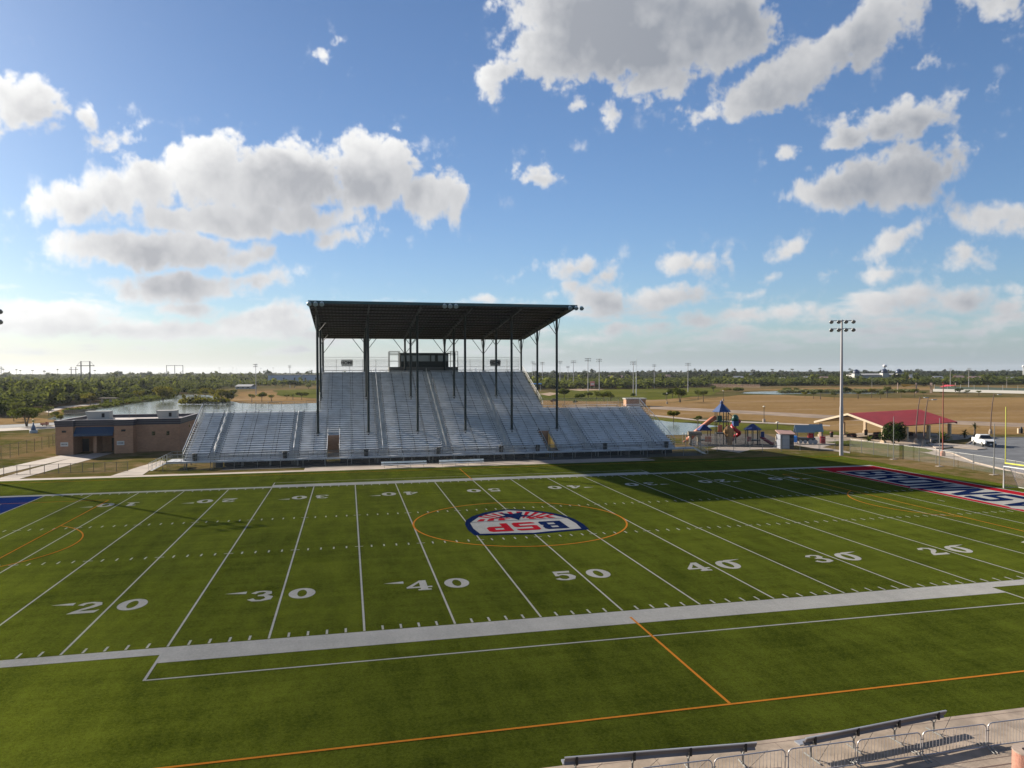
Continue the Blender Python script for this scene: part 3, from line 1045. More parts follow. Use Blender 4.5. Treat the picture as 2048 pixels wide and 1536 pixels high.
# midfield logo (reads from the far side)
def shield(s, o=0.0):
    half = [(0, 5.2), (2.2, 4.85), (4.75, 4.55), (4.95, 2.5), (4.85, .3), (4.5, -1.4), (3.7, -3.0), (2.3, -4.5), (.9, -5.3), (0, -5.55)]
    out = []
    for x, y in half:
        out.append((x - o * (1 if x > .1 else 0), y - o * (.9 if y > 0 else -.9)))
    full = out + [(-x, y) for x, y in out[::-1][1:-1]]
    return [(-x, -y) for x, y in full]


def shield_tri(mb, pts, z):
    c = (0, -1.0)
    n = len(pts)
    for i in range(n):
        q = [c, pts[i], pts[(i + 1) % n]]
        ar = sum(q[k][0] * q[(k + 1) % 3][1] - q[(k + 1) % 3][0] * q[k][1] for k in range(3))
        mb.add([(x, y, z) for x, y in (q if ar > 0 else q[::-1])], [(0, 1, 2)])


mb = MB()
shield_tri(mb, shield(1), ZM + .018)
logo = mark('midfield_logo', mb, PNAVY, 'navy shield with red and navy BSP letters and a star')
mb = MB()
shield_tri(mb, shield(1, .52), ZM + .022)
mb.build('shield_face', PWHITE, logo)
mb = MB()
mb.rect(-4.4, .30, 4.4, .42, ZM + .028)
mb.build('divider', PNAVY, logo)
mb = MB()
rc = (0.0, -0.2)
for k in range(17):
    a0 = math.radians(-4 + k * 11.5)
    a1 = a0 + math.radians(5.6)
    pts = []
    for rr0, aa in ((1.5, a0), (1.5, a1)):
        pts.append((rc[0] + rr0 * math.cos(aa), rc[1] + rr0 * math.sin(aa)))

    def lim(aa):
        lx = 3.75 / max(abs(math.cos(aa)), 1e-3)
        r = min(lx, 4.45)
        if math.sin(aa) > .2:
            r = min(r, 4.5 - abs(math.cos(aa)) * .3)
        return r
    for aa in (a1, a0):
        r = lim(aa)
        pts.append((rc[0] + r * math.cos(aa), rc[1] + r * math.sin(aa)))
    if min(p[1] for p in pts) > .55:
        mb.poly(pts, ZM + .030)
for k, xx in enumerate((-3.4, -2.5, -1.5, 1.3, 2.2, 3.1)):
    mb.poly([(xx - .3, .62), (xx + .3, .62), (xx + .22 - xx * .12, 1.5), (xx - .22 - xx * .12, 1.5)], ZM + .0352)
mb.build('ray', PRED, logo)
mb = MB()
st = []
for k in range(10):
    r = 1.95 if k % 2 == 0 else .78
    a = math.radians(-90 + 36 * k + 180 * 0)
    st.append((r * math.cos(a), 2.35 + r * math.sin(a)))
c = (0, 2.35)
for i in range(10):
    q = [c, st[i], st[(i + 1) % 10]]
    ar = sum(q[k][0] * q[(k + 1) % 3][1] - q[(k + 1) % 3][0] * q[k][1] for k in range(3))
    mb.add([(x, y, ZM + .040) for x, y in (q if ar > 0 else q[::-1])], [(0, 1, 2)])
mb.build('star', PNAVY, logo)
BL = {'B': [[(0, 0), (.36, 0), (.36, 1), (0, 1)], [(.36, 0), (.9, 0), (1, .1), (1, .2), (.36, .2)], [(.36, .42), (.9, .42), (.9, .6), (.36, .6)], [(.36, .8), (1, .8), (1, .9), (.9, 1), (.36, 1)], [(.66, .2), (1, .2), (1, .42), (.9, .5), (.66, .42)], [(.66, .6), (.9, .5), (1, .6), (1, .8), (.66, .8)]],
      'S': LET['S'], 'P': LET['P']}
for ch, xc, mt in (('B', 2.35, PNAVY), ('S', 0.0, PRED), ('P', -2.35, PRED)):
    mb = MB()
    for pg in BL[ch]:
        mb.poly([(xc + 1.0 - a * 2.0, -.55 - b * 3.1) for a, b in pg][::1] if False else [(xc + 1.0 - a * 2.0, -3.75 + (1 - b) * 3.1) for a, b in pg], ZM + .034)
    mb.build('letter', mt, logo)
#%%PART4
# ---------------------------------------------------------------- grandstand
NL, NU, TR, RI = 22, 23, .65, .26
Y0, Z0 = 44.9, 1.30
XL, XR, UL, UR = -36.3, 35.5, -18.9, 17.9
AIS = [-32.4, -21.9, -9.5, -0.3, 8.9, 21.2, 31.9]
AW = .66
VOM = [(-17.4, -15.7), (14.8, 16.5)]
stand = thing('grandstand', 'long aluminium grandstand with tall middle block facing the pitch', 'grandstand', (0, 44, 0))


def spans(i):
    """bench spans in row i"""
    lo, hi = (XL, XR) if i < NL else (UL, UR)
    cuts = [(a - AW, a + AW) for a in AIS if lo < a < hi and not (i >= NL and a in (AIS[0], AIS[1], AIS[5], AIS[6]))]
    if i < 9:
        cuts += VOM
    cuts.sort()
    out, x = [], lo
    for a, b in cuts:
        if a - x > .2:
            out.append((x, a))
        x = b
    out.append((x, hi))
    return out


dk = MB()
for i in range(NL + NU):
    y, z = Y0 + TR * i, Z0 + RI * i
    lo, hi = (XL, XR) if i < NL else (UL, UR)
    sp = [(lo, hi)]
    if i < 9:
        sp = [(lo, VOM[0][0]), (VOM[0][1], VOM[1][0]), (VOM[1][1], hi)]
    for a, b in sp:
        dk.mi = 0
        dk.box(a, y, z - .05, b, y + TR - .012, z)
        dk.box(a, y + .002, z - RI + .002, b, y + .03, z - .052)
dk.build('footboards', DECK, stand)
for i in range(NL + NU):
    y, z = Y0 + TR * i, Z0 + RI * i
    bn = MB()
    for a, b in spans(i):
        bn.mi = 0
        x = a
        while x < b - .05:
            e = min(b, x + 5.49)
            bn.box(x + .004, y + .20, z + .385, e - .004, y + .45, z + .43)
            x = e
        bn.mi = 1
        n = max(1, int(round((b - a) / 1.83)))
        for k in range(n + 1):
            xx = a + .08 + (b - a - .16) * k / n
            bn.box(xx - .03, y + .22, z + .002, xx + .03, y + .30, z + .383)
    bn.build('bench', [ALU, DARKST], stand)
# aisle steps (half-height treads) and centre rails
for ai, a in enumerate(AIS):
    top = NL if ai in (0, 1, 5, 6) else NL + NU
    sb = MB()
    for i in range(top):
        y, z = Y0 + TR * i, Z0 + RI * i
        sb.box(a - AW + .02, y - .32, z - .13, a + AW - .02, y - .005, z - .09)
        sb.box(a - AW + .02, y + .004, z + .003, a + AW - .02, y + .06, z + .02)
    sb.build('aisle_steps', mat('tread_edge', (0.55, 0.55, 0.53), 0.4, 0.4), stand)
    rl = MB()
    i = 1
    while i < top - 1:
        j = min(i + 3, top - 1)
        p = [Vector((a - .1, Y0 + TR * q + .1, Z0 + RI * q + .02)) for q in (i, j)]
        up = Vector((0, 0, .92))
        rl.tube(p[0], p[0] + up, .024, n=5)
        rl.tube(p[1], p[1] + up, .024, n=5)
        rl.tube(p[0] + up, p[1] + up, .028, n=5)
        rl.tube(p[0] + up * .55, p[1] + up * .55, .02, n=5)
        i = j + 1
    rl.build('aisle_rail', mat('bright_rail', (0.72, 0.72, 0.70), 0.28, 0.75), stand)
# front walkway
wk = MB()
wk.box(-38.3, 43.9, .92, 38.4, Y0 - .01, 1.03)
wk.box(-38.3, 43.88, .80, 38.4, 43.95, .915)
wk.build('walkway_deck', DECK, stand)
fr = MB()
x = -38.2
k = 0
while x < 38.3:
    if not (-17.3 < x < -15.9):
        fr.tube((x, 43.95, .6), (x, 43.95, 2.05), .028, n=5)
    x += 1.83
for zz in (2.05, 1.55):
    fr.tube((-38.2, 43.95, zz), (38.3, 43.95, zz), .024, n=5)
fr.build('front_rail', GALV, stand)
fm = MB()
fm.box(-38.2, 43.945, 1.06, 38.3, 43.955, 2.03)
fm.build('rail_mesh', WIRE, stand)
# inner rail stubs in front of the first row
for a, b in spans(0):
    for xa, xb in ((a + .1, a + 1.3), (b - 1.3, b - .1)):
        if b - a > 3:
            ir = MB()
            ir.path([(xa, 44.82, 1.0), (xa, 44.82, 1.78), (xb, 44.82, 1.78), (xb, 44.82, 1.0)], .022, 5)
            ir.build('stub_rail', GALV, stand)
# tunnels through the first rows
for a, b in VOM:
    vm = MB()
    vm.box(a, 43.95, 1.032, b, 50.44, 1.05)
    vm.build('tunnel_floor', TAN, stand)
    vb = MB()
    vb.box(a - .04, 50.45, 1.06, b + .04, 50.6, 3.58)
    vb.build('tunnel_back', BRICK, stand)
    tr_ = MB()
    for xx in (a, b):
        for yy, zz in ((44.9, 1.0), (47.8, 2.2), (50.6, 3.4)):
            tr_.tube((xx, yy, zz), (xx, yy, zz + 1.15), .03, n=5)
        tr_.tube((xx, 44.9, 2.15), (xx, 50.6, 4.55), .035, n=5)
    tr_.tube((a, 50.7, 4.5), (b, 50.7, 4.5), .03, n=5)
    tr_.build('tunnel_rail', mat('bright_rail', (0.72,) * 3), stand)
# rear and end rails of the wings
YT, ZT = Y0 + TR * NL, Z0 + RI * NL
YE, ZE = Y0 + TR * (NL + NU), Z0 + RI * (NL + NU)
for xa, xb in ((XL, UL - .05), (UR + .05, XR)):
    rr_ = MB()
    n = int((xb - xa) / 1.83)
    for k in range(n + 1):
        x = xa + (xb - xa) * k / n
        rr_.tube((x, YT + .05, ZT - .3), (x, YT + .05, ZT + 1.35), .03, n=5)
    rr_.tube((xa, YT + .05, ZT + 1.35), (xb, YT + .05, ZT + 1.35), .022, n=5)
    rr_.build('rear_rail', GALV, stand)
    mm = MB()
    mm.box(xa, YT + .045, ZT - .2, xb, YT + .055, ZT + 1.33)
    mm.build('rail_mesh', WIRE, stand)


def end_rail(x, i0, i1, nm='end_rail', mesh=WIRED, h=1.12):
    e = MB()
    pa = Vector((x, Y0 + TR * i0, Z0 + RI * i0))
    pb = Vector((x, Y0 + TR * i1, Z0 + RI * i1))
    n = max(2, int((i1 - i0) / 3))
    for k in range(n + 1):
        p = pa.lerp(pb, k / n)
        e.tube((p.x, p.y, p.z - .35), (p.x, p.y, p.z + h), .028, n=5)
    e.tube(pa + Vector((0, 0, h)), pb + Vector((0, 0, h)), .04, n=6)
    e.tube(pa + Vector((0, 0, .5)), pb + Vector((0, 0, .5)), .022, n=5)
    e.build(nm, mat('bright_rail', (0.72,) * 3), stand)
    g = MB()
    g.add([(x - .004, pa.y, pa.z - .25), (x - .004, pb.y, pb.z - .25), (x - .004, pb.y, pb.z + h - .03), (x - .004, pa.y, pa.z + h - .03)], [(0, 1, 2, 3)])
    g.build('rail_mesh', mesh, stand)


end_rail(XL - .06, 0, NL)
end_rail(XR + .06, 0, NL, mesh=WIRE)
end_rail(UL - .06, NL, NL + NU)
end_rail(UR + .06, NL, NL + NU)
# top landing and its fence
tl = MB()
tl.box(UL, YE, ZE - .06, UR, YE + 2.6, ZE)
tl.box(UL, YE, ZE - .27, UR, YE + .03, ZE - .062)
tl.build('top_landing', DECK, stand)
yt = YE + 2.5
for xa, xb in ((UL, -7.0), (5.9, UR)):
    tf = MB()
    n = int((xb - xa) / 2.0)
    for k in range(n + 1):
        x = xa + (xb - xa) * k / n
        tf.tube((x, yt, ZE), (x, yt, ZE + 2.7 if k in (0, n) else ZE + 2.3), .035, n=5)
    for zz in (.28, .95, 2.05, 2.35, 2.7):
        tf.tube((xa, yt, ZE + zz), (xb, yt, ZE + zz), .03 if zz > .5 else .06, n=5)
    tf.build('top_fence', GALV, stand)
    mm = MB()
    mm.box(xa, yt - .004, ZE + .3, xb, yt + .004, ZE + 2.0)
    mm.build('rail_mesh', WIRE, stand)
# frame below
fm_ = MB()
x = XL + .3
while x < XR:
    top = NL if (x < UL or x > UR) else NL + NU
    for i in range(0, top, 5):
        y, z = Y0 + TR * i + .3, Z0 + RI * i - .1
        fm_.box(x - .06, y - .06, 0, x + .06, y + .06, z)
    fm_.add([(x - .05, Y0, Z0 - .35), (x + .05, Y0, Z0 - .35), (x + .05, Y0, Z0 - .08), (x - .05, Y0, Z0 - .08),
             (x - .05, Y0 + TR * top, Z0 + RI * top - .35), (x + .05, Y0 + TR * top, Z0 + RI * top - .35), (x + .05, Y0 + TR * top, Z0 + RI * top - .08), (x - .05, Y0 + TR * top, Z0 + RI * top - .08)],
            [(0, 1, 2, 3), (7, 6, 5, 4), (0, 4, 5, 1), (1, 5, 6, 2), (2, 6, 7, 3), (3, 7, 4, 0)])
    fm_.box(x - .05, 43.95, 0, x + .05, 44.05, .8)
    x += 3.66
fm_.box(XL + .3, YT - .2, ZT - .9, XR, YT - .1, ZT - .7)
for zz in (ZE - .4, ZE - 3, ZE - 6):
    fm_.box(UL, YE - .1, zz, UR, YE, zz + .2)
fm_.build('frame', mat('dull_steel', (0.16, 0.16, 0.15), 0.6, 0.3), stand)
for xx in (-31.7, -21.8, -10.4, 0.6, 9.0, 16.8, 27.5):
    bb = MB()
    bb.box(xx - .45, 44.6, 0, xx + .45, 45.3, .85)
    bb.build('footing', mat('footing_concrete', (0.06, 0.055, 0.05), 0.9), stand)
pnl = MB()  # near-black panels added to stand in for the darkness below the seating
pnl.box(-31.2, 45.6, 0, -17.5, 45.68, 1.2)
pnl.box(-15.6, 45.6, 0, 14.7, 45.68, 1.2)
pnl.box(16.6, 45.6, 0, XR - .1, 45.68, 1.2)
pnl.build('added_shade_panel', mat('added_shade_panel', (0.010, 0.010, 0.010), 0.9), stand)


def end_stairs(s, x0):
    """steps from the walkway end down to the ground; s=-1 to the left"""
    st_ = MB()
    n = 6
    for k in range(n):
        x = x0 + s * (.30 * k)
        z = .95 - .16 * (k + 1)
        st_.box(min(x, x + s * .31), 43.3, z, max(x, x + s * .31), 44.6, z + .04)
    st_.build('end_steps', mat('tread_edge', (0.6,) * 3), stand)
    for yy in (43.3, 44.6):
        rl_ = MB()
        rl_.tube((x0, yy, 2.0), (x0 + s * 1.95, yy, 1.0), .03, n=5)
        rl_.tube((x0, yy, 1.5), (x0 + s * 1.95, yy, .5), .02, n=5)
        for k in range(5):
            t = k / 4
            rl_.tube((x0 + s * 1.95 * t, yy, .95 - .95 * t), (x0 + s * 1.95 * t, yy, 2.0 - 1.0 * t), .025, n=5)
        rl_.build('stair_rail', mat('bright_rail', (0.72,) * 3), stand)


end_stairs(-1, -38.3)
end_stairs(1, 38.4)
wl = MB()
wl.box(-38.3, 43.9, .93, XL, 47.5, 1.031)
wl.build('side_deck', DECK, stand)
wr = MB()
for a, b in (((-38.25, 47.5), (XL, 47.5)), ((-38.25, 44.8), (-38.25, 47.5))):
    for zz in (2.05, 1.6):
        wr.tube((*a, zz), (*b, zz), .024, n=5)
    for t in (0, .33, .66, 1):
        q = (a[0] + (b[0] - a[0]) * t, a[1] + (b[1] - a[1]) * t)
        wr.tube((*q, 0), (*q, 2.05), .024, n=5)
wr.build('side_rail', GALV, stand)

# ---------------------------------------------------------------- roof over the middle block
roof = thing('stand_roof', 'dark green flat metal canopy on tall columns over the grandstand', 'canopy', (0, 60, 0))
RX0, RX1, RY0, RY1 = -19.7, 19.1, 43.6, 77.8


def zr(y):
    return 22.85 - (y - RY0) * .098


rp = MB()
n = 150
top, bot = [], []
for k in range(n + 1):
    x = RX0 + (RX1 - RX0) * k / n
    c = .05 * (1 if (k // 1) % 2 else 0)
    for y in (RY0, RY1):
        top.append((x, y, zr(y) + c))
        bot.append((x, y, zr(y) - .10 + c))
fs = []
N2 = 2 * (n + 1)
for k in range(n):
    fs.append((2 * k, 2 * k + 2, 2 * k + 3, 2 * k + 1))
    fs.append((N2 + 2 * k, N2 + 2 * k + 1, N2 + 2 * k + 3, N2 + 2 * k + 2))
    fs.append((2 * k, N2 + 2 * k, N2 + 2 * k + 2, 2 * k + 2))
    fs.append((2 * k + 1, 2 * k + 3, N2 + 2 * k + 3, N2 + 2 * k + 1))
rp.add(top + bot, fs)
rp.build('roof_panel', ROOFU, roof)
fa = MB()
fa.box(RX0 - .02, RY0 - .06, zr(RY0) - .34, RX1 + .02, RY0 - .003, zr(RY0) + .06)
for x, s in ((RX0, -1), (RX1, 1)):
    xa, xb = (x - .06, x - .003) if s < 0 else (x + .003, x + .06)
    fa.add([(xx, y, zr(y) + dz) for y in (RY0 - .06, RY1) for xx in (xa, xb) for dz in (-.34, .06)],
           [(0, 1, 3, 2), (4, 6, 7, 5), (0, 4, 5, 1), (2, 3, 7, 6), (1, 5, 7, 3), (0, 2, 6, 4)])
fa.build('fascia', mat('teal_trim', (0.02, 0.075, 0.085), 0.4), roof)
gt = MB()
gt.box(RX0 + .3, RY1 + .005, zr(RY1) - .34, RX1 - .3, RY1 + .16, zr(RY1) - .02)
gt.build('gutter', mat('tan_gutter', (0.30, 0.26, 0.19), 0.6), roof)
COLX = [-18.85 + 7.38 * i for i in range(6)]
COLY = [50.9, 63.2, 75.5]
COLZ = [3.90, 8.75, 13.05]
for i, x in enumerate(COLX):
    rf = MB()
    for z0_, z1_, w in ((-.62, -.12, .05), (-.64, -.60, .22), (-.16, -.12, .22)):
        rf.add([(x + sx * w / 2, y, zr(y) + dz) for y in (RY0 + .1, RY1 - .1) for sx in (-1, 1) for dz in (z0_, z1_)],
               [(0, 1, 3, 2), (4, 6, 7, 5), (0, 4, 5, 1), (2, 3, 7, 6), (1, 5, 7, 3), (0, 2, 6, 4)])
    rf.build('rafter', DGREEN, roof)
for k in range(14):
    y = RY0 + .5 + k * (RY1 - RY0 - 1) / 13
    pu = MB()
    pu.box(RX0 + .1, y - .035, zr(y) - .30, RX1 - .1, y + .035, zr(y) - .125)
    pu.build('purlin', ROOFU, roof)
for i, x in enumerate(COLX):
    for y, zb in zip(COLY, COLZ):
        cl = MB()
        cl.tube((x, y, zb - 3.0 if zb < 10 else zb - .1), (x, y, zr(y) - .64), .185, n=14)
        cl.tube((x, y, zb + .02), (x, y, zb + .10), .33, n=14)
        c_ = cl.build('column', DGREEN, roof)
        br = MB()
        zt_ = zr(y) - .5
        zj = zt_ - 2.75
        for dx, dy in ((1, 0), (-1, 0), (0, 1), (0, -1)):
            xx, yy = x + dx * 2.3, y + dy * 2.3
            if dx and not (RX0 + .3 < xx < RX1 - .3):
                continue
            br.tube((x + dx * .15, y + dy * .15, zj), (xx, yy, zr(yy) - .45 if dy else zt_ + .1), .055, n=6)
        br.build('knee_brace', DGREEN, roof)
for xs in ((-19.6, -18.75, -17.9), (-.85, -.05, .8), (17.9, 18.85, 19.7)):
    for x in xs:
        fl = MB()
        fl.lathe([(.05, -.12), (.20, -.10), (.28, .10), (.33, .36), (.30, .40), (.05, .34)], (x, RY0 - .25, zr(RY0) - .30), 12, (0, -.75, -.66))
        fl.tube((x, RY0 - .05, zr(RY0) - .2), (x, RY0 - .22, zr(RY0) - .28), .05, n=6)
        fl.build('floodlight', mat('lamp_housing', (0.30, 0.40, 0.44), 0.35, 0.4), roof, True)

# ---------------------------------------------------------------- press box
pb = thing('press_box', 'dark green press box with a row of windows on top of the grandstand', 'press box', (-.4, 77, ZE))
PX0, PX1, PY0, PY1, PZ0, PZ1 = -4.95, 4.1, 76.2, 79.4, 13.9, 16.35
b = MB()
b.box(PX0, PY0, PZ0, PX1, PY1, PZ0 + 1.05)
b.box(PX0, PY0, PZ0 + 2.15, PX1, PY1, PZ1)
b.box(PX0, PY1 - .1, PZ0 + 1.051, PX1, PY1, PZ0 + 2.149)
b.box(PX0, PY0 + .3, PZ0 + 1.051, PX0 + .08, PY1 - .101, PZ0 + 2.149)
b.box(PX1 - .08, PY0 + .3, PZ0 + 1.051, PX1, PY1 - .101, PZ0 + 2.149)
b.build('wall', mat('press_box_green', (0.010, 0.020, 0.022), 0.5), pb)
b = MB()
b.box(PX0 - .15, PY0 - .35, PZ1 + .003, PX1 + .3, PY1 + .1, PZ1 + .16)
b.build('roof', DGREEN, pb)
xs = [PX0, -4.1, -3.75, -1.95, -1.65, .55, .85, 1.75, 2.15, 3.2, 3.75, PX1]
edges = [(PX0, PX0 + .12)] + [(-4.15, -3.75), (-2.9, -2.7), (-1.95, -1.7), (.6, .85), (1.55, 2.1), (3.1, 3.5), (PX1 - .12, PX1)]
for a, c in edges:
    b = MB()
    b.box(a, PY0 - .02, PZ0 + 1.053, c, PY0 + .08, PZ0 + 2.147)
    b.build('window_frame', DGREEN, pb)
for (a, c), (d, e) in zip(edges, edges[1:]):
    w = MB()
    w.box(c + .003, PY0 + .03, PZ0 + 1.055, d - .003, PY0 + .05, PZ0 + 2.145)
    w.build('window_pane', GLASS, pb)
b = MB()
b.box(-7.0, 75.9, ZE + .003, 5.9, PY1 + .2, PZ0 - .004)
b.build('platform', mat('platform_grey', (0.12, 0.12, 0.11), 0.7), pb)
for xa, xb in ((-6.9, PX0 - .1), (PX1 + .35, 5.85)):
    b = MB()
    for yy in (75.95, PY1):
        for xx in (xa, xb):
            b.tube((xx, yy, PZ0), (xx, yy, PZ0 + 2.9), .06, n=6)
        for zz in (1.1, 2.3, 2.6, 2.9):
            b.tube((xa, yy, PZ0 + zz), (xb, yy, PZ0 + zz), .035, n=5)
    for zz in (1.1, 2.9):
        for xx in (xa, xb):
            b.tube((xx, 75.95, PZ0 + zz), (xx, PY1, PZ0 + zz), .03, n=5)
    b.build('cage_rail', mat('dull_steel', (0.16,) * 3), pb)


def text_mesh(body, size, mt, parent, origin, ux, uz, name='lettering', bold=0.0, depth=.006):
    cu = bpy.data.curves.new('t', 'FONT')
    cu.body = body
    cu.size = size
    cu.align_x = 'CENTER'
    cu.align_y = 'CENTER'
    cu.offset = bold
    ob = bpy.data.objects.new('t', cu)
    COL.objects.link(ob)
    dg = bpy.context.evaluated_depsgraph_get()
    me = bpy.data.meshes.new_from_object(ob.evaluated_get(dg))
    ux, uz, o = Vector(ux).normalized(), Vector(uz).normalized(), Vector(origin)
    mb = MB()
    mb.add([o + ux * v.co.x + uz * v.co.y for v in me.vertices], [tuple(p.vertices) for p in me.polygons])
    COL.objects.unlink(ob)
    bpy.data.objects.remove(ob)
    bpy.data.curves.remove(cu)
    bpy.data.meshes.remove(me)
    return mb.build(name, mt, parent)


for x, lab, cl_ in ((-14.6, 'white HOME sign on the top fence left of the press box', (0.55, 0.55, 0.52)), (13.2, 'grey HOME sign on the top fence right of the press box', (0.20, 0.20, 0.19))):
    t = thing('sign', lab, 'sign', (x, yt, ZE + 1.1), 'HOME signs on the top fence')
    b = MB()
    b.box(x - 1.0, yt - .10, ZE + 1.05, x + 1.0, yt - .05, ZE + 2.25)
    b.build('panel', mat('sign_panel_%d' % (1 if x < 0 else 2), cl_, 0.6), t)
    text_mesh('HOME', .78, BLACK, t, (x, yt - .106, ZE + 1.66), (1, 0, 0), (0, 0, 1), bold=.02)

# ---------------------------------------------------------------- bins, benches
def bin_(c, lab):
    t = thing('trash_can', lab, 'trash can', c, 'black bins on the grandstand walkway')
    b = MB()
    b.lathe([(.26, 0), (.30, .06), (.33, .80), (.36, .82), (.36, .90)], c, 12)
    b.build('bin_body', BLACK, t, True)
    b = MB()
    b.lathe([(.37, .905), (.36, .99), (.18, 1.04)], c, 12)
    b.build('lid', BLACK, t, True)
    return t


for x, lab in ((-34.75, 'black bin at the left end of the walkway, first in the row'), (-23.05, 'black bin on the walkway below the second aisle from the left'),
               (-12.0, 'black bin on the walkway right of the brick tunnel opening'), (-1.7, 'black bin on the walkway left of the middle aisle'),
               (7.6, 'black bin on the walkway left of the aisle behind the right team bench'), (13.2, 'black bin on the walkway just left of the right tunnel'),
               (23.8, 'black bin on the shaded walkway of the right wing'), (33.9, 'black bin at the right end of the walkway, last in the row')):
    bin_((x, 44.42, 1.032), lab)


def team_bench(x0, x1, y, lab):
    t = thing('bench', lab, 'bench', ((x0 + x1) / 2, y, .05), 'team benches in front of the grandstand')
    b = MB()
    b.box(x0, y - .15, .42, x1, y + .12, .47)
    b.build('seat', ALU, t)
    b = MB()
    b.box(x0, y + .18, .62, x1, y + .22, .86)
    b.build('backrest', ALU, t)
    for k in range(4):
        x = x0 + .4 + (x1 - x0 - .8) * k / 3
        l = MB()
        l.path([(x, y - .1, .05), (x, y, .40), (x, y + .16, .44), (x, y + .2, .80)], .025, 5)
        l.tube((x, y - .35, .075), (x, y + .4, .075), .025, n=5)
        l.build('leg', GALV, t)


team_bench(-10.15, -4.05, 38.5, 'silver team bench left of the midfield line at the grandstand side')
team_bench(-2.3, 3.9, 38.5, 'silver team bench right of the other, behind the far 50 number')
#%%PART5
# ---------------------------------------------------------------- field house
fh = thing('field_house', 'low brown brick field house with dark banded parapet and flat roof', 'building', (-51, 74, 0))
FX0, FX1, FY0, FY1, FZ = -59.6, -41.7, 69.1, 83.5, 5.45
outl = [(FX0, 67.0), (-57.1, 67.0), (-57.1, 68.0), (-51.2, 68.0), (-51.2, 67.2), (-48.4, 67.2), (-48.4, FY0), (FX1, FY0), (FX1, FY1), (FX0, FY1)]
b = MB()
b.box(FX0, 67.0, 0, -57.1, FY1, FZ - 1.0)
b.box(-57.095, 71.2, 0, -51.205, FY1, FZ - 1.0)
b.box(-51.2, 67.2, 0, -48.4, FY1, FZ - 1.0)
b.box(-48.395, FY0, 0, FX1, FY1, FZ - 1.0)
b.box(-54.6, 68.3, 0, -54.1, 71.19, FZ - 1.9)
b.box(-57.095, 68.1, FZ - 1.9, -51.205, 71.19, FZ - 1.0)
b.build('wall', BRICK, fh)
bn_ = mat('dark_band', (0.05, 0.045, 0.055), 0.6)
lt_ = mat('light_band', (0.16, 0.15, 0.16), 0.6)
for k in range(3):
    b = MB()
    o = .05 + .05 * k
    z0 = FZ - .997 + k * .33
    pts = [(FX0 - o, 67.0 - o), (-57.1 + o, 67.0 - o), (-57.1 + o, 68.0 - o), (-51.2 - o, 68.0 - o), (-51.2 - o, 67.2 - o), (-48.4 + o, 67.2 - o), (-48.4 + o, FY0 - o), (FX1 + o, FY0 - o), (FX1 + o, FY1 + o), (FX0 - o, FY1 + o)]
    inn = [(FX0 + .3, 67.3), (-57.4, 67.3), (-57.4, 68.3), (-50.9, 68.3), (-50.9, 67.5), (-48.7, 67.5), (-48.7, FY0 + .3), (FX1 - .3, FY0 + .3), (FX1 - .3, FY1 - .3), (FX0 + .3, FY1 - .3)]
    n = len(pts)
    for (za, zb, mi) in ((z0, z0 + .25, 0), (z0 + .252, z0 + .328, 1)):
        b.mi = mi
        vs = [(x, y, za) for x, y in pts] + [(x, y, zb) for x, y in pts] + [(x, y, za) for x, y in inn] + [(x, y, zb) for x, y in inn]
        fs = []
        for i in range(n):
            j = (i + 1) % n
            fs += [(i, j, n + j, n + i), (n + i, n + j, 3 * n + j, 3 * n + i), (2 * n + j, 2 * n + i, 3 * n + i, 3 * n + j), (j, i, 2 * n + i, 2 * n + j)]
        b.add(vs, fs)
    b.build('parapet_band', [bn_, lt_], fh)
b = MB()
b.prism([(FX0 + .31, 67.32), (-57.42, 67.32), (-57.42, 68.32), (-50.88, 68.32), (-50.88, 67.52), (-48.72, 67.52), (-48.72, FY0 + .32), (FX1 - .31, FY0 + .32), (FX1 - .31, FY1 - .31), (FX0 + .31, FY1 - .31)], FZ - .75, FZ - .55)
b.build('roof', mat('pale_roof_membrane', (0.34, 0.30, 0.28), 0.8, var=.08, vscale=.3), fh)
b = MB()
b.add([(-57.0, 67.95, FZ - 1.15), (-51.3, 67.95, FZ - 1.15), (-51.3, 66.9, FZ - 2.2), (-57.0, 66.9, FZ - 2.2), (-57.0, 66.9, FZ - 2.55), (-51.3, 66.9, FZ - 2.55), (-57.0, 67.95, FZ - 1.25), (-51.3, 67.95, FZ - 1.25)],
      [(0, 3, 2, 1), (3, 4, 5, 2), (0, 6, 4, 3), (1, 2, 5, 7), (6, 7, 5, 4)])
aw = b.build('awning', mat('awning_blue', (0.02, 0.055, 0.11), 0.5), fh)
b = MB()
for k in range(24):
    x = -56.9 + k * 5.5 / 23
    b.tube((x, 67.93, FZ - 1.13), (x, 66.9, FZ - 2.17), .02, n=4)
b.build('seams', mat('awning_blue', (0, 0, 0)), aw)
for x, y in ((-56.6, 71.19), (-52.2, 71.19)):
    b = MB()
    b.box(x - .5, y - .06, 0.06, x + .5, y - .003, 2.2)
    b.build('door', mat('dark_door', (0.02, 0.02, 0.025), 0.5), fh)
for x, y in ((-58.35, 66.997), (-49.8, 67.197)):
    b = MB()
    b.box(x - .28, y - .22, 3.55, x + .28, y - .002, 3.85)
    b.build('wall_lamp', BLACK, fh)
for x, s in ((-45.8, .24), (-43.6, .24)):
    b = MB()
    b.box(x - s, FY0 - .04, 2.65, x + s, FY0 - .003, 3.3)
    b.build('window', DGLASS, fh)
b = MB()
b.box(FX1 + .003, 76, 3.4, FX1 + .04, 76.6, 4.0)
b.build('window', DGLASS, fh)
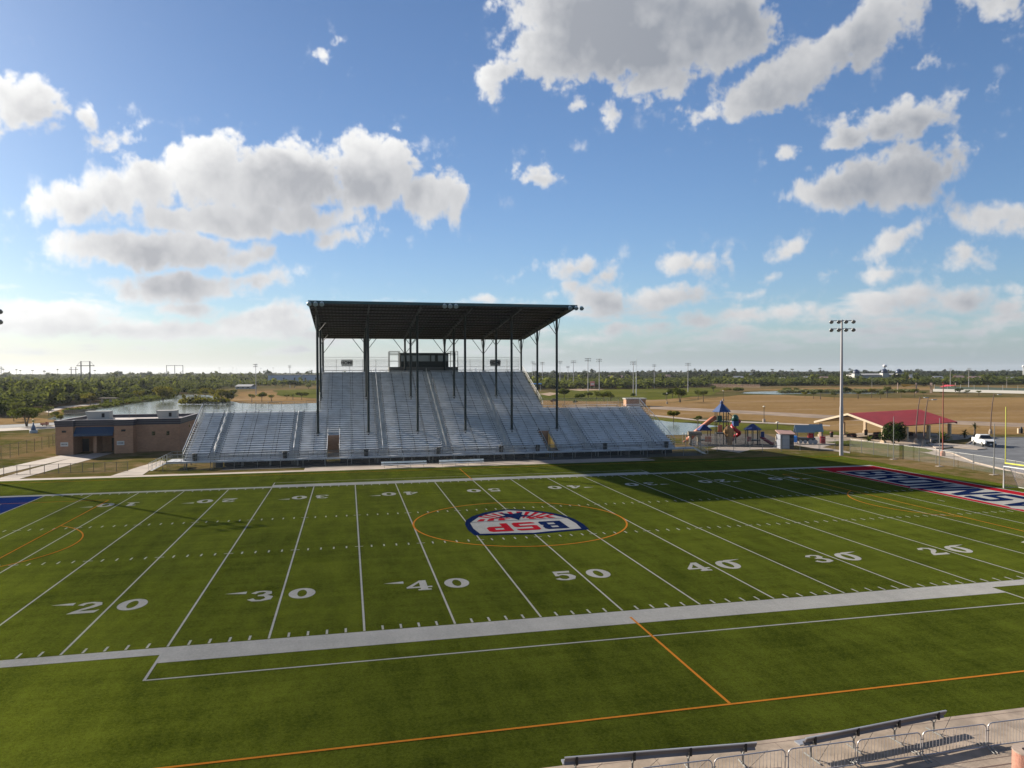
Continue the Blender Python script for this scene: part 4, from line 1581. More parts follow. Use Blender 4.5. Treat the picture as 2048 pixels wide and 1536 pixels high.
for (x0, x1, y0) in ((-58.2, -54.2, 76.2), (-46.9, -43.4, 75.6)):
    b = MB()
    b.prism([(x0, y0), (x1, y0), (x1, y0 + 2.2), (x0, y0 + 2.2)], FZ - .545, FZ - .35)
    b.add([(x0 + .3, y0 + .1, FZ - .345), (x1 - .3, y0 + .1, FZ - .345), (x1 - .3, y0 + 2.0, FZ - .345), (x0 + .3, y0 + 2.0, FZ - .345), (x0 - .1, y0 + .1, FZ + .95), (x1 - .3, y0 + .1, FZ + .95), (x1 - .3, y0 + 2.0, FZ + .95), (x0 - .1, y0 + 2.0, FZ + .95)],
          [(3, 2, 1, 0), (4, 5, 6, 7), (0, 1, 5, 4), (1, 2, 6, 5), (2, 3, 7, 6), (3, 0, 4, 7)])
    un = b.build('rooftop_unit', mat('pale_cabinet', (0.36, 0.35, 0.31), 0.6), fh)
    g = MB()
    g.box(x1 - 1.5, y0 + .06, FZ - .1, x1 - 1.05, y0 + .097, FZ + .6)
    g.build('louvre', BLACK, un)
b = MB()
for x in (-52.5, -51.4):
    b.tube((x, 80.5, FZ - .6), (x, 80.5, FZ + .9), .03, n=5)
b.tube((-52.5, 80.5, FZ + .9), (-51.4, 80.5, FZ + .9), .03, n=5)
b.tube((-52.5, 80.5, FZ + .5), (-51.4, 80.5, FZ + .5), .03, n=5)
b.build('roof_ladder', TAN, fh)
for x, y, tx, nm_ in ((-58.35, 67.0, 'VISITOR', 'VISITOR'), (-50.25, 67.2, 'HOME', 'HOME')):
    s_ = MB()
    s_.box(x - .55, y - .06, 1.35, x + .55, y - .02, 2.0)
    so_ = s_.build('wall_sign', mat('sign_white', (0.62, 0.60, 0.55), 0.5), fh)
    so_['label'] = 'white %s sign on a brick pier' % nm_
    text_mesh(tx, .30 if tx == 'HOME' else .25, BLACK, so_, (x, y - .064, 1.67), (1, 0, 0), (0, 0, 1), bold=.008)


# ---------------------------------------------------------------- fences
def fence(name, label, pts, h, sp, mt=GALV, mesh=WIRE, post_r=.035, group='chain link fences', rails=(1.0,), cat='fence', dense=()):
    t = thing(name, label, cat, (pts[0][0], pts[0][1], 0), group)
    rl = MB()
    fab = MB()
    for a, b in zip(pts, pts[1:]):
        L = math.dist(a, b)
        n = max(1, round(L / sp))
        for k in range(n + (b == pts[-1])):
            x, y = a[0] + (b[0] - a[0]) * k / n, a[1] + (b[1] - a[1]) * k / n
            p = MB()
            p.tube((x, y, 0), (x, y, h + .05), post_r, n=6)
            p.build('post', mt, t)
        for r in rails:
            rl.tube((*a, h * r), (*b, h * r), .022, n=5)
        fab.add([(*a, .03), (*b, .03), (*b, h - .02), (*a, h - .02)], [(0, 1, 2, 3)])
    rl.build('top_rail', mt, t)
    fab.build('mesh', mesh, t)
    return t


fence('chain_link_fence', 'low chain link fence with double gates in front of the field house', [(-75, 42.2), (-57, 42.7), (-54.1, 42.9), (-51, 43.4), (-48.3, 43.7), (-45.6, 43.6), (-42.8, 43.4)], 1.25, 1.6, mat('rusty_steel', (0.16, 0.13, 0.10), 0.7), rails=(1.0, .08))
fence('chain_link_fence', 'chain link fence running back along the grass left of the field house', [(-65.0, 55), (-65.2, 62), (-65.2, 80), (-66, 100)], 2.1, 3.1, mat('rusty_steel', (.1,) * 3))
fence('chain_link_fence', 'chain link fence crossing the grass behind the field house corner', [(-66, 84), (-60, 84), (-52, 86)], 2.0, 3.0, mat('rusty_steel', (.1,) * 3))
fence('chain_link_fence', 'chain link fence between the brown verge and the parking lot', px((1640, 902), (1700, 903), (1747, 910), (1806, 918), (1872, 928), (1946, 940), (2030, 955), (2130, 975)), 2.0, 3.0, mesh=WIRE, rails=(1.0,))
fence('chain_link_fence', 'low chain link fence in front of the playground', [(40.5, 46.0), (46, 45.5), (50.0, 43.6), (56.6, 43.4), (60.2, 43.6)], 2.0, 3.1, rails=(1.0, .5))
fence('chain_link_fence', 'chain link fence between the playground and the grandstand end', px((1372, 893), (1392, 893.5), (1440, 897), (1500, 899)), 1.9, 2.6, rails=(1.0,))
fence('pitch_fence', 'dark wire fence along the foot of the grandstand', [(-38.2, 41.9), (38.5, 41.9)], 1.15, 3.0, mat('dull_steel', (.1,) * 3), WIRE, rails=(1.0,))
for i, ((u, v), top, lab) in enumerate((((1787, 919), 833, 'thin steel net pole behind the red end zone, leftmost of three'), ((1879, 933), 836, 'thin steel net pole in front of the red lamp mast'), ((1988, 950), 847, 'thin steel net pole in front of the white pickup'))):
    p = at(u, v)
    t = thing('net_pole', lab, 'pole', (p.x, p.y, 0), 'net poles behind the end zone')
    b = MB()
    b.tube((p.x, p.y, 0), (p.x, p.y, ht(p, top)), .055, .045, 8)
    b.build('pole', GALV, t)
    b = MB()
    b.box(p.x - .45, p.y - .3, .02, p.x + .45, p.y + .3, .07)
    b.build('base_pad', CONC2, t)

# ---------------------------------------------------------------- field light masts
def light_mast(name, label, p, h, group=None, yaw=0.0, r=.26, cat='light pole', rows=2, per=4):
    t = thing(name, label, cat, (p[0], p[1], 0), group)
    b = MB()
    b.tube((p[0], p[1], 0), (p[0], p[1], h * .36), r * 1.12, r * 1.05, 12)
    b.tube((p[0], p[1], h * .3605), (p[0], p[1], h), r * .92, r * .5, 12)
    b.build('pole', mat('mast_grey', (0.36, 0.34, 0.34), 0.45, 0.3), t, False)
    cs, sn = math.cos(yaw), math.sin(yaw)
    for j in range(rows):
        z = h - .15 - j * 1.25 * (h / 21)
        w = 1.62 * h / 21
        b = MB()
        b.tube((p[0] - w * cs, p[1] - w * sn, z), (p[0] + w * cs, p[1] + w * sn, z), .06 * h / 21, n=6)
        b.build('crossarm', GALV, t)
        for k in range(per):
            s = -w + 2 * w * (k / (per - 1))
            b = MB()
            q = h / 21 * .8
            c = (p[0] + s * cs + .25 * q * sn, p[1] + s * sn - .25 * q * cs, z - .18 * q)
            b.lathe([(.05 * q, -.30 * q), (.24 * q, -.26 * q), (.34 * q, 0), (.40 * q, .22 * q), (.37 * q, .26 * q), (.05 * q, .2 * q)], c, 10, (sn * .8, -cs * .8, -.55))
            b.build('floodlight', mat('lamp_housing2', (0.26, 0.27, 0.27), 0.35, 0.3), t, True)
    return t


mast = light_mast('light_mast', 'tall grey floodlight mast with eight lamps beside the red end zone', (58.95, 36.42), 20.7, 'floodlight masts of the pitch', -.35)
light_mast('light_mast', 'floodlight mast standing off the left end of the pitch', (-56.6, 37.2), 20.7, 'floodlight masts of the pitch', .35)
p = at(-10.5, 800)
b_ = thing('light_mast', 'distant mast whose lamp head shows at the left edge of the photo', 'light pole', (p.x, p.y, 0))
hh = ht(p, 703)
b = MB()
b.tube((p.x - 1.0, p.y, 0), (p.x - 1.0, p.y, hh), .3, .15, 8)
b.build('pole', GALV, b_)
for dz in (0, -6.2):
    b = MB()
    b.lathe([(.3, -.8), (.8, -.5), (.8, .5), (.3, .8)], (p.x - .2, p.y, hh + dz), 10)
    b.build('floodlight', DARKST, b_)

FARL = [  # base pixel, top row, what singles it out
    (1065.7, 768, 723, 'mast just right of the covered block, left of its twin'), (1070, 770, 726, 'shorter mast paired with the first one right of the covered block'),
    (1085, 776, 724, 'mast between the two right rear columns of the grandstand'), (1120, 774, 722, 'mast just right of the rightmost canopy column'),
    (1136, 773, 732, 'short mast left of the tallest pair at the ball field'), (1147, 777, 721, 'mast left of the tall pair at the ball field'),
    (1176, 783, 716.5, 'left one of the tall wide-headed pair at the ball field'), (1198.6, 781, 717.5, 'right one of the tall wide-headed pair at the ball field'),
    (1266.7, 791, 723, 'dark mast behind the small brick building, beside the white pole'), (1308.6, 777, 729, 'pale mast right of the small brick building'),
    (1376, 784, 726, 'single slim mast at the left end of the dry field'), (512, 790, 728, 'grey mast in front of the woods right of the pond'),
    (580, 776, 731, 'mast in front of the long white warehouse'), (439, 756, 735, 'tiny wide-headed mast above the woods, leftmost'),
    (465.8, 752, 735, 'tiny mast above the woods, second from the left'), (473.6, 752, 736.5, 'tiny mast above the woods, close right of the second'),
    (522, 756, 736, 'tiny mast above the woods right of the grey mast'), (546.7, 752, 735, 'tiny mast above the woods left of the dark round tree clump'),
    (1900.5, 781, 737, 'pale pole left of the tallest at the walled court'), (1937.4, 781, 736, 'tallest pale pole at the walled court on the right'),
    (2013.5, 778, 754, 'short pale pole at the right end of the walled court'), (1743.8, 775, 756, 'short thin pole in front of the domed building')]
proto_ = None
for (u, v, top, lab) in FARL:
    q = at(u, v)
    h = ht(q, top)
    if proto_ is None:
        proto_ = light_mast('ball_field_mast', lab, (q.x, q.y), h, 'distant field light masts', -.3, r=.30, rows=2, per=4)
        PH = h
    else:
        s = h / PH
        dup(proto_, (q.x, q.y, 0), random.uniform(-.5, .5), (min(s, 1.3), min(s, 1.3), s), lab)
q = at(1272.5, 792)
t = thing('flag_pole', 'slender white flag pole behind the small brick building', 'flag pole', (q.x, q.y, 0))
b = MB()
b.tube((q.x, q.y, 0), (q.x, q.y, ht(q, 746)), .22, .2, 8)
b.build('lower_shaft', WHITE, t)
b = MB()
b.tube((q.x, q.y, ht(q, 746)), (q.x, q.y, ht(q, 716)), .09, .05, 6)
b.build('upper_shaft', WHITE, t)

# power line structures
def hframe(label, u0, u1, v, top, arm, n=2):
    a, c = at(u0, v), at(u1, v)
    t = thing('power_pylon', label, 'power pylon', ((a.x + c.x) / 2, (a.y + c.y) / 2, 0), 'power line structures on the skyline')
    h = ht(a, top)
    for k in range(n):
        q = a.lerp(c, k / (n - 1))
        b = MB()
        b.tube((q.x, q.y, 0), (q.x, q.y, h), .6, .5, 6)
        b.build('leg', mat('pylon_wood', (0.03, 0.028, 0.025), 0.8), t)
    d = (c - a)
    b = MB()
    ha = ht(a, arm)
    e0, e1 = (a - d * .5, c + d * .5) if n == 2 else (a, c)
    b.tube((e0.x, e0.y, ha), (e1.x, e1.y, ha), .38, n=5)
    if n == 2:
        b.tube((a.x, a.y, h - .3), (c.x, c.y, h - .3), .12, n=4)
        b.tube((a.x, a.y, ha - 6), (c.x, c.y, ha - 14), .16, n=4)
        b.tube((c.x, c.y, ha - 6), (a.x, a.y, ha - 14), .16, n=4)
        b.tube((e0.x, e0.y, ha), (a.x, a.y, h), .12, n=4)
        b.tube((e1.x, e1.y, ha), (c.x, c.y, h), .12, n=4)
    else:
        mdl = a.lerp(c, .5)
        for p_, q_ in ((a, mdl), (c, mdl)):
            b.tube((p_.x, p_.y, h * .62), (q_.x, q_.y, h * .25), .16, n=4)
    b.build('crossarm', mat('pylon_wood', (.1,) * 3), t)
    return t


hframe('tall two-legged H-frame pylon above the woods on the left', 162.5, 180.3, 771, 722.5, 731.5)
hframe('smaller two-legged pylon behind and left of the tall one', 142.6, 152, 763, 734, 739)
hframe('three-legged pylon frame above the woods', 333.5, 366, 759, 730.5, 731, 3)
hframe('pylon at the far left edge above the woods', -8, 2.5, 762, 733, 736.5)


# ---------------------------------------------------------------- trees
def crown_mesh(mb, c, rx, ry, rz, n, leaf, rnd, lobes=7, flat=0.0):
    """leaf-clump faces spread through several overlapping lobes with gaps between"""
    L = []
    for k in range(lobes):
        a, e = rnd.uniform(0, 6.283), rnd.uniform(-.6, .9)
        r = rnd.uniform(.35, .72)
        L.append((c[0] + rx * r * math.cos(a) * math.cos(e), c[1] + ry * r * math.sin(a) * math.cos(e), c[2] + rz * r * math.sin(e), rnd.uniform(.32, .55)))
    for k in range(n):
        lx, ly, lz, lr = L[rnd.randrange(len(L))]
        while True:
            x, y, z = rnd.uniform(-1, 1), rnd.uniform(-1, 1), rnd.uniform(-1, 1)
            d = x * x + y * y + z * z
            if .12 < d < 1:
                break
        px_, py_, pz_ = lx + x * lr * rx, ly + y * lr * ry, lz + z * lr * rz
        s = leaf * rnd.uniform(.6, 1.4)
        nx, ny, nz = x + rnd.uniform(-.6, .6), y + rnd.uniform(-.6, .6), z + .35 + rnd.uniform(-.6, .6)
        nn = Vector((nx, ny, nz)).normalized()
        t1 = nn.orthogonal().normalized()
        a = rnd.uniform(0, 6.283)
        t2 = nn.cross(t1)
        u_ = t1 * math.cos(a) + t2 * math.sin(a)
        v_ = nn.cross(u_)
        p = Vector((px_, py_, pz_))
        w = s * rnd.uniform(.5, .9)
        mb.add([p - u_ * s, p - v_ * w + nn * s * .15, p + u_ * s * .9, p + v_ * w + nn * s * .2], [(0, 1, 2, 3)])


def make_tree(name, label, loc, H, W, leafm, seed, trunk=.3, n=420, leaf=None, group=None, cat='tree', lobes=8, multi=1):
    rnd = random.Random(seed)
    t = thing(name, label, cat, (loc[0], loc[1], 0), group)
    b = MB()
    ch = H * (1 - trunk) * 1.12
    cz = H * trunk + ch * .46
    tr = max(.07, H * .028)
    for k in range(multi):
        lean = rnd.uniform(-.1, .1) * H if multi > 1 else rnd.uniform(-.03, .03) * H
        m1 = (loc[0] + lean * .5, loc[1] + rnd.uniform(-.1, .1), H * trunk * .6)
        m2 = (loc[0] + lean, loc[1], H * trunk * 1.15)
        b.path([(loc[0] + .1 * k, loc[1], -.05), m1, m2], [tr * 1.25, tr, tr * .8], 7)
        for j in range(5):
            a = rnd.uniform(0, 6.283)
            e = (m2[0] + math.cos(a) * W * .3, m2[1] + math.sin(a) * W * .3, cz + rnd.uniform(-.1, .3) * ch)
            md = ((m2[0] * .5 + e[0] * .5), (m2[1] * .5 + e[1] * .5), m2[2] * .55 + e[2] * .45)
            b.path([m2, md, e], [tr * .6, tr * .4, tr * .15], 5)
    b.build('trunk', BARK, t)
    b = MB()
    crown_mesh(b, (loc[0], loc[1], cz), W / 2, W / 2 * rnd.uniform(.85, 1.1), ch / 2, n, leaf or max(.10, W * .045), rnd, lobes)
    b.build('crown', leafm, t)
    return t


TREES = [  # u, v base, v top, width px, material, trunk share, label
    (53, 853, 811, 46, LVG, .32, 'large round green tree by the road left of the field house'),
    (12, 834, 808, 26, LVG, .3, 'green tree at the left edge in front of the wood'),
    (28, 843, 817, 24, LVG, .3, 'slim bright tree between the left edge tree and the round green tree'),
    (33, 838, 803, 22, LVO, .3, 'tall grey-green tree rising behind the slim bright tree'),
    (97, 832, 811, 17, LVO, .35, 'small flat-topped tree beside the path in front of the wood'),
    (110, 840, 823, 18, LVG, .3, 'small dark green tree by the water near the footbridge'),
    (121, 845, 826, 14, LVY, .2, 'small yellowish bush tree between footbridge and field house roof'),
    (181, 810, 785, 28, LVY, .3, 'yellow-green tree at the path, left of the wooden shelter'),
    (247, 809, 785, 22, LVO, .4, 'olive tree on the pond bank right of the wooden shelter'),
    (263, 803, 784, 16, LVO, .35, 'olive tree behind the olive tree of the pond bank'),
    (278, 803, 781, 19, LVY, .35, 'yellow-topped tree left of the big yellow tree'),
    (326, 802, 770, 44, LVY, .12, 'big yellow tree at the head of the pond'),
    (353, 793, 775, 20, LVG, .15, 'green tree right of the big yellow tree at the pond'),
    (388, 792, 777, 24, LVG, .12, 'green tree on the far pond bank, left of the yellow group'),
    (411, 792, 776, 24, LVY, .1, 'yellow-green tree on the far pond bank in the middle of the group'),
    (429, 794, 778, 18, LVY, .1, 'small yellow tree on the far pond bank'),
    (446, 803, 775, 30, LVY, .1, 'tall yellow tree at the right end of the pond group'),
    (459, 803, 786, 20, LVD, .08, 'dark round bush at the water below the tall yellow tree'),
    (463, 794, 779, 22, LVG, .15, 'green tree right of the tall yellow tree'),
    (503.5, 805, 786, 14, LVO, .45, 'thin-trunked young tree, first in the park row right of the pond'),
    (523.7, 804, 783, 22, LVO, .35, 'wide young tree, second in the park row'),
    (543, 803, 788, 12, LVO, .45, 'sparse young tree, third in the park row'),
    (574, 799, 788, 11, LVO, .4, 'tiny tree with reddish leaves in the park row'),
    (603.6, 800, 783, 24, LVG, .42, 'flat-crowned tree on the mown field left of the grandstand columns'),
    (589, 776, 761, 25, LVD, .2, 'dark wide tree in front of the white warehouse'),
    (565, 775, 762, 14, LVD, .25, 'dark tree left of the wide one in front of the warehouse'),
    (551, 775, 762, 14, LVD, .25, 'dark tree at the left end of the warehouse'),
    (617, 778, 767, 16, LVO, .25, 'olive tree just left of the grandstand roof columns'),
    (1128, 797, 775, 26, LVG, .3, 'green tree at the ball field behind the right wing, leftmost large one'),
    (1161, 798, 786, 26, LVG, .12, 'wide green bush right of the leftmost ball field tree'),
    (1177, 797, 783, 17, LVD, .35, 'clipped dark round tree below the two tall masts'),
    (1208, 804, 781, 32, LVG, .35, 'broad green tree right of the clipped dark tree'),
    (1193, 799, 782, 12, LVO, .35, 'thin tree left of the broad green tree'),
    (1222, 803, 787, 14, LVO, .35, 'thin tree right of the broad green tree'),
    (1105.6, 808, 797, 11, mat('leaf_red', (0.10, 0.035, 0.02), .9, var=.3, vscale=2), .3, 'small reddish bush behind the right wing railing'),
    (1150.5, 807, 800, 9, LVG, .1, 'small round bush behind the right wing railing'),
    (1267, 797, 786, 12, LVD, .4, 'flat dark tree top right behind the small brick building'),
    (1332, 800, 783, 14, LVD, .5, 'small dark-topped tree right of the brick building'),
    (1345, 797, 776, 24, LVG, .3, 'green tree behind the large one left of the dry field'),
    (1360, 805, 775, 27, LVG, .38, 'large green tree at the left end of the dry field'),
    (1396, 799, 780, 16, LVO, .4, 'sparse tree on the dry field above the slide'),
    (1406.5, 804, 779, 20, LVO, .45, 'sparse tree on the dry field just left of the play tower roof'),
    (1427, 784, 771, 13, LVG, .35, 'small green tree left of the far pond'),
    (1475, 784, 774, 24, LVO, .05, 'low round bush at the left end of the far pond'),
    (1455, 783, 774, 16, LVY, .05, 'low yellowish bush left of the far pond'),
    (1573, 783, 775, 18, LVO, .05, 'low bush on the far bank of the far pond'),
    (1593, 784, 775, 14, LVG, .05, 'low green bush on the far bank, right of the middle'),
    (1346.7, 844.5, 821, 28, LVY, .45, 'thin young tree with a wide pale crown above the near right pond'),
    (1395.7, 848, 831, 18, LVO, .4, 'small multi-stemmed tree on the bank left of the orange slide'),
    (1610, 795, 783, 11, LVY, .45, 'young tree in the dry field row, left end'),
    (1627, 798, 783, 12, LVD, .55, 'young dark tree in the dry field row, second from the left'),
    (1640.7, 799, 778, 11, LVD, .55, 'taller young dark tree in the dry field row, third from the left'),
    (1668, 800, 785, 11, LVO, .6, 'young tree in the dry field row just left of the big mast'),
    (1693, 787, 773, 20, LVD, .15, 'dark bush behind the big floodlight mast'),
    (1716, 798, 781, 14, LVO, .5, 'young tree right of the big mast'),
    (1743, 796, 775, 16, LVY, .5, 'pale young tree left of the tall sparse one'),
    (1761, 798, 782, 14, LVO, .5, 'sparse young tree right of the pale one'),
    (1774, 795, 772, 16, LVO, .5, 'tall sparse young tree in the dry field row'),
    (1802, 796, 778, 18, LVO, .5, 'sparse tree under the yellow sail shade'),
    (1829, 794, 776, 17, LVG, .5, 'green tree right of the yellow sail shade'),
    (1847, 792, 782, 16, LVG, .5, 'small flat green tree right of the sail shade poles'),
    (1918, 791, 776, 15, LVD, .4, 'dark tree in front of the walled court'),
    (1934.5, 793, 780, 9, LVO, .6, 'bare young tree in front of the walled court'),
    (1958, 793, 781, 10, LVO, .6, 'leaning young tree in front of the walled court')]
for i, (u, v, top, w, lm, tk, lab) in enumerate(TREES):
    p = at(u, v)
    H = ht(p, top)
    dist = (p - CP).dot(_f)
    W = w * dist / FL * 1.18
    big = w > 20
    make_tree('tree' if tk > .11 else 'bush', lab, (p.x, p.y), H, W, lm, 100 + i, trunk=tk, n=1900 if w > 30 else (1000 if big else 520), leaf=max(.13, W * (.030 if w > 30 else .042)),
              group='park trees', cat='tree' if tk > .11 else 'bush', multi=2 if i % 3 == 0 else 1)
p = at(1785, 889)
make_tree('bush', 'big dark rounded bush in front of the red pavilion', (p.x, p.y), ht(p, 841), 4.9, LVD, 77, trunk=.06, n=2600, leaf=.17, cat='bush', lobes=12)


def palm(label, u, v, top, w, trunk, nfr, seed, lm, group=None, name='palm_tree', sub=7):
    rnd = random.Random(seed)
    p = at(u, v)
    H = ht(p, top)
    R_ = w * (p - CP).dot(_f) / FL / 2
    t = thing(name, label, 'palm tree' if name == 'palm_tree' else 'plant', (p.x, p.y, 0), group)
    b = MB()
    zt_ = H * trunk
    if trunk > .05:
        b.path([(p.x, p.y, -.05), (p.x + .05, p.y, zt_ * .5), (p.x, p.y, zt_)], [.19, .15, .14], 8)
        b.build('trunk', BARK, t)
    b = MB()
    for k in range(nfr):
        a = rnd.uniform(0, 6.283)
        e = rnd.uniform(-.35, 1.35)
        L = R_ * rnd.uniform(.85, 1.15)
        c0 = Vector((p.x, p.y, zt_ + .05))
        d = Vector((math.cos(a) * math.cos(e), math.sin(a) * math.cos(e), math.sin(e)))
        sd = Vector((-math.sin(a), math.cos(a), 0))
        prev = c0
        for s in range(1, 5):
            f_ = s / 4
            q = c0 + d * L * f_ + Vector((0, 0, -.28 * L * f_ * f_))
            wq = L * .13 * (1 - abs(f_ - .45))
            for sg in (-1, 1):
                b.add([prev, q, q + sd * sg * wq + Vector((0, 0, -.12 * L * .3)), prev + sd * sg * wq * .6], [(0, 1, 2, 3)])
            prev = q
    b.build('fronds', lm, t)
    return t


palm('spiky green yucca clump in front of the pavilion end', 1884, 886, 850, 44, .18, 46, 5, LVG, name='yucca')
palm('small palm on the verge left of the taller one', 1929, 876, 854, 22, .45, 30, 6, LVD)
palm('taller palm on the verge left of the white pickup', 1949, 871, 841, 20, .62, 30, 7, LVD)
palm('low spreading plant at the corner post of the pavilion', 1738, 884, 866, 34, .15, 30, 8, LVG, name='cycad')
palm('low bushy plant at the foot of the taller palm', 1953, 872, 862, 13, .05, 18, 9, LVD, name='cycad')
palm('small dark palm on the mown field', 585.7, 799, 783, 10, .55, 16, 10, LVD)


# woods: each a mass of crowns
def wood(name, label, cells, seed, mt, tall=.0):
    """cells: (u0,u1, near distance, far distance, crown width, height, spacing, faces)"""
    rnd = random.Random(seed)
    V, F, MI = [], [], []
    nv = 0
    tmpl = {}
    for faces in set(c[7] for c in cells):
        for k in range(6):
            mb = MB()
            crown_mesh(mb, (0, 0, .5), .5, .5, .5, faces, .085 if faces > 90 else (.13 if faces > 45 else .2), random.Random(seed * 10 + k), 7)
            tmpl[(faces, k)] = (np.array(mb.v, np.float32), np.array(mb.f, np.int32))
    for (u0, u1, d0, d1, w, h, sp, faces) in cells:
        d = d0 if not callable(d0) else 0
        dd = None
        for j in range(4000):
            if dd is None:
                dd = 0.0
            else:
                dd += sp * .62 * (1 + dd / 900)
            span = (d1 - (d0(0) if callable(d0) else d0))
            if dd > span:
                break
            n = max(1, int((u1 - u0) / FL * ((d0((u0 + u1) / 2) if callable(d0) else d0) + dd) / (sp * (1 + dd / 900))))
            for i in range(n):
                u = u0 + (u1 - u0) * (i + rnd.random()) / n
                base = d0(u) if callable(d0) else d0
                dist = base + dd + rnd.uniform(-.3, .3) * sp
                g = _f.xy.normalized()
                r_ = CR.xy.normalized()
                x = CP.x + g.x * dist + r_.x * dist * (u - 1024) / FL
                y = CP.y + g.y * dist + r_.y * dist * (u - 1024) / FL
                ww = w * rnd.uniform(.7, 1.35)
                hh_ = h * rnd.uniform(.65, 1.2) * (1.7 if rnd.random() < tall else 1)
                v, f = tmpl[(faces, rnd.randrange(6))]
                a = rnd.uniform(0, 6.283)
                ca, sa = math.cos(a), math.sin(a)
                P = np.empty_like(v)
                P[:, 0] = (v[:, 0] * ca - v[:, 1] * sa) * ww + x
                P[:, 1] = (v[:, 0] * sa + v[:, 1] * ca) * ww + y
                P[:, 2] = np.maximum((v[:, 2] - .02) * hh_, 0.1)
                V.append(P)
                F.append(f + nv)
                nv += len(v)
    V, F = np.concatenate(V), np.concatenate(F)
    me = bpy.data.meshes.new(name)
    me.vertices.add(len(V))
    me.vertices.foreach_set('co', V.ravel())
    me.loops.add(F.size)
    me.loops.foreach_set('vertex_index', F.ravel())
    me.polygons.add(len(F))
    me.polygons.foreach_set('loop_start', np.arange(0, F.size, 4, dtype=np.int32))
    me.polygons.foreach_set('loop_total', np.full(len(F), 4, np.int32))
    me.update(calc_edges=True)
    me.materials.append(mt)
    o = bpy.data.objects.new(name, me)
    COL.objects.link(o)
    tag(o, label, 'wood', None, 'stuff')
    return o


def interp(tab):
    def f(u):
        for (a, x), (b, y) in zip(tab, tab[1:]):
            if u <= b:
                t = (u - a) / (b - a)
                return x + (y - x) * max(0, t)
        return tab[-1][1]
    return f


def vd(tab):
    return interp([(u, 13.0 * FL / (v - 742.5)) for u, v in tab])


near_left = vd([(-200, 838), (0, 830), (60, 818), (140, 808), (240, 798), (330, 789), (380, 784), (430, 782)])
wood('brushwood', 'dense olive brush wood beyond the path and pond on the left', [
    (-150, 430, near_left, 520, 7.5, 5.6, 5.2, 150), (-150, 480, lambda u: max(near_left(u) + 180, 480), 900, 8.5, 6.2, 8.0, 50)], 21, LVO, .06)
wood('woodland', 'distant woods along the whole left skyline', [
    (-150, 640, 880, 1500, 11, 7.5, 15, 42), (-200, 1060, 1480, 3600, 15, 9.2, 26, 30)], 22, LVF, .05)
wood('brushwood', 'olive brush belt beyond the ball fields and dry field', [
    (1040, 2250, vd([(1000, 779), (1300, 778), (1450, 774), (2300, 772)]), 800, 9, 6.0, 8, 60), (430, 640, vd([(430, 776), (480, 771), (640, 769)]), 900, 8, 5, 10, 50)], 23, LVO, .03)
wood('woodland', 'dark woods and gardens of the far town on the right skyline', [
    (1000, 2300, 830, 1500, 10, 6.6, 14, 42), (1000, 2350, 1480, 3600, 15, 9.0, 26, 30)], 24, mat('leaf_town', (0,0,0)), .06)
wood('reeds', 'bright green reeds on the near pond bank behind the field house', [
    (362, 456, 292, 300, 2.6, 2.4, 1.4, 46)], 25, LVY, .1)
wood('reeds', 'grassy reeds along the left pond bank', [
    (125, 205, vd([(125, 826), (205, 812.5)]), 232, 2.2, 1.5, 1.5, 46), (205, 345, vd([(205, 814), (340, 795)]), 332, 3.0, 1.6, 2.2, 46)], 26, LVG, .0)
wood('reeds', 'pale reeds along the far pond on the right', [
    (1560, 1830, 425, 447, 4.5, 1.8, 3.4, 30)], 27, leaf_mat('leaf_reed', (0.09, 0.10, 0.05), (0.16, 0.17, 0.09), .3), .0)

SKYT = [(237, 30, 741, 22, LVD, 'round dark tree on the left skyline, left one of two'), (295, 30, 741, 22, LVD, 'round dark tree on the left skyline, right one of two'),
        (217, 18, 744, 12, LVD, 'pointed dark clump left of the round skyline trees'), (533, 22, 740, 16, LVD, 'dark round clump on the skyline behind the warehouse end'), (545, 20, 743, 12, LVD, 'small clump right of the dark round skyline clump'),
        (597, 24, 742, 14, LVD, 'low dark dome on the skyline above the warehouse'), (621, 26, 737.5, 11, LVD, 'tall dark tree on the skyline just left of the canopy column'),
        (1168, 22, 738.5, 10, LVD, 'dark upright tree on the skyline left of the tall mast pair'), (1490, 20, 737, 6, LVD, 'narrow dark tree on the right skyline above the far pond'), (1255, 20, 739, 16, LVD, 'wide dark tree on the skyline behind the brick building'),
        (1383, 22, 738.5, 20, LVD, 'wide dark clump on the skyline right of the slim mast'), (1338, 18, 741, 10, LVD, 'small dark clump on the skyline right of the pale mast')]
for i, (u, _, top, w, lm, lab) in enumerate(SKYT):
    p = at(u, 758)
    H = ht(p, top)
    W = w * (p - CP).dot(_f) / FL
    make_tree('skyline_tree', lab, (p.x, p.y), H, W, lm, 300 + i, trunk=.12, n=260, leaf=W * .07, group='skyline trees', cat='tree')
rnd = random.Random(5)
FP = [(7, 738), (33, 738.5), (41, 740), (65, 740), (88, 741), (115, 738), (190, 740), (89.5, 742), (1640, 736), (1585, 737.5), (1545, 738), (1700, 737), (1470, 737), (1390, 737), (1435, 739)]
pt = None
for i, (u, top) in enumerate(FP):
    p = at(u, 757)
    h = ht(p, top)
    if pt is None:
        pt = thing('skyline_palm', 'tiny fan palm standing above the skyline', 'palm tree', (p.x, p.y, 0), 'tiny fan palms on the skyline')
        b = MB()
        b.tube((p.x, p.y, 0), (p.x, p.y, h - 1.5), .35, .25, 5)
        b.build('trunk', BARK, pt)
        b = MB()
        crown_mesh(b, (p.x, p.y, h - 1.6), 2.8, 2.8, 2.2, 90, .6, rnd, 5)
        b.build('crown', LVD, pt)
        ph_ = h
    else:
        dup(pt, (p.x, p.y, 0), rnd.uniform(0, 6), (1, 1, h / ph_))
#%%PART6
GX = Vector((CR.x, CR.y, 0)).normalized()
GY = Vector((_f.x, _f.y, 0)).normalized()


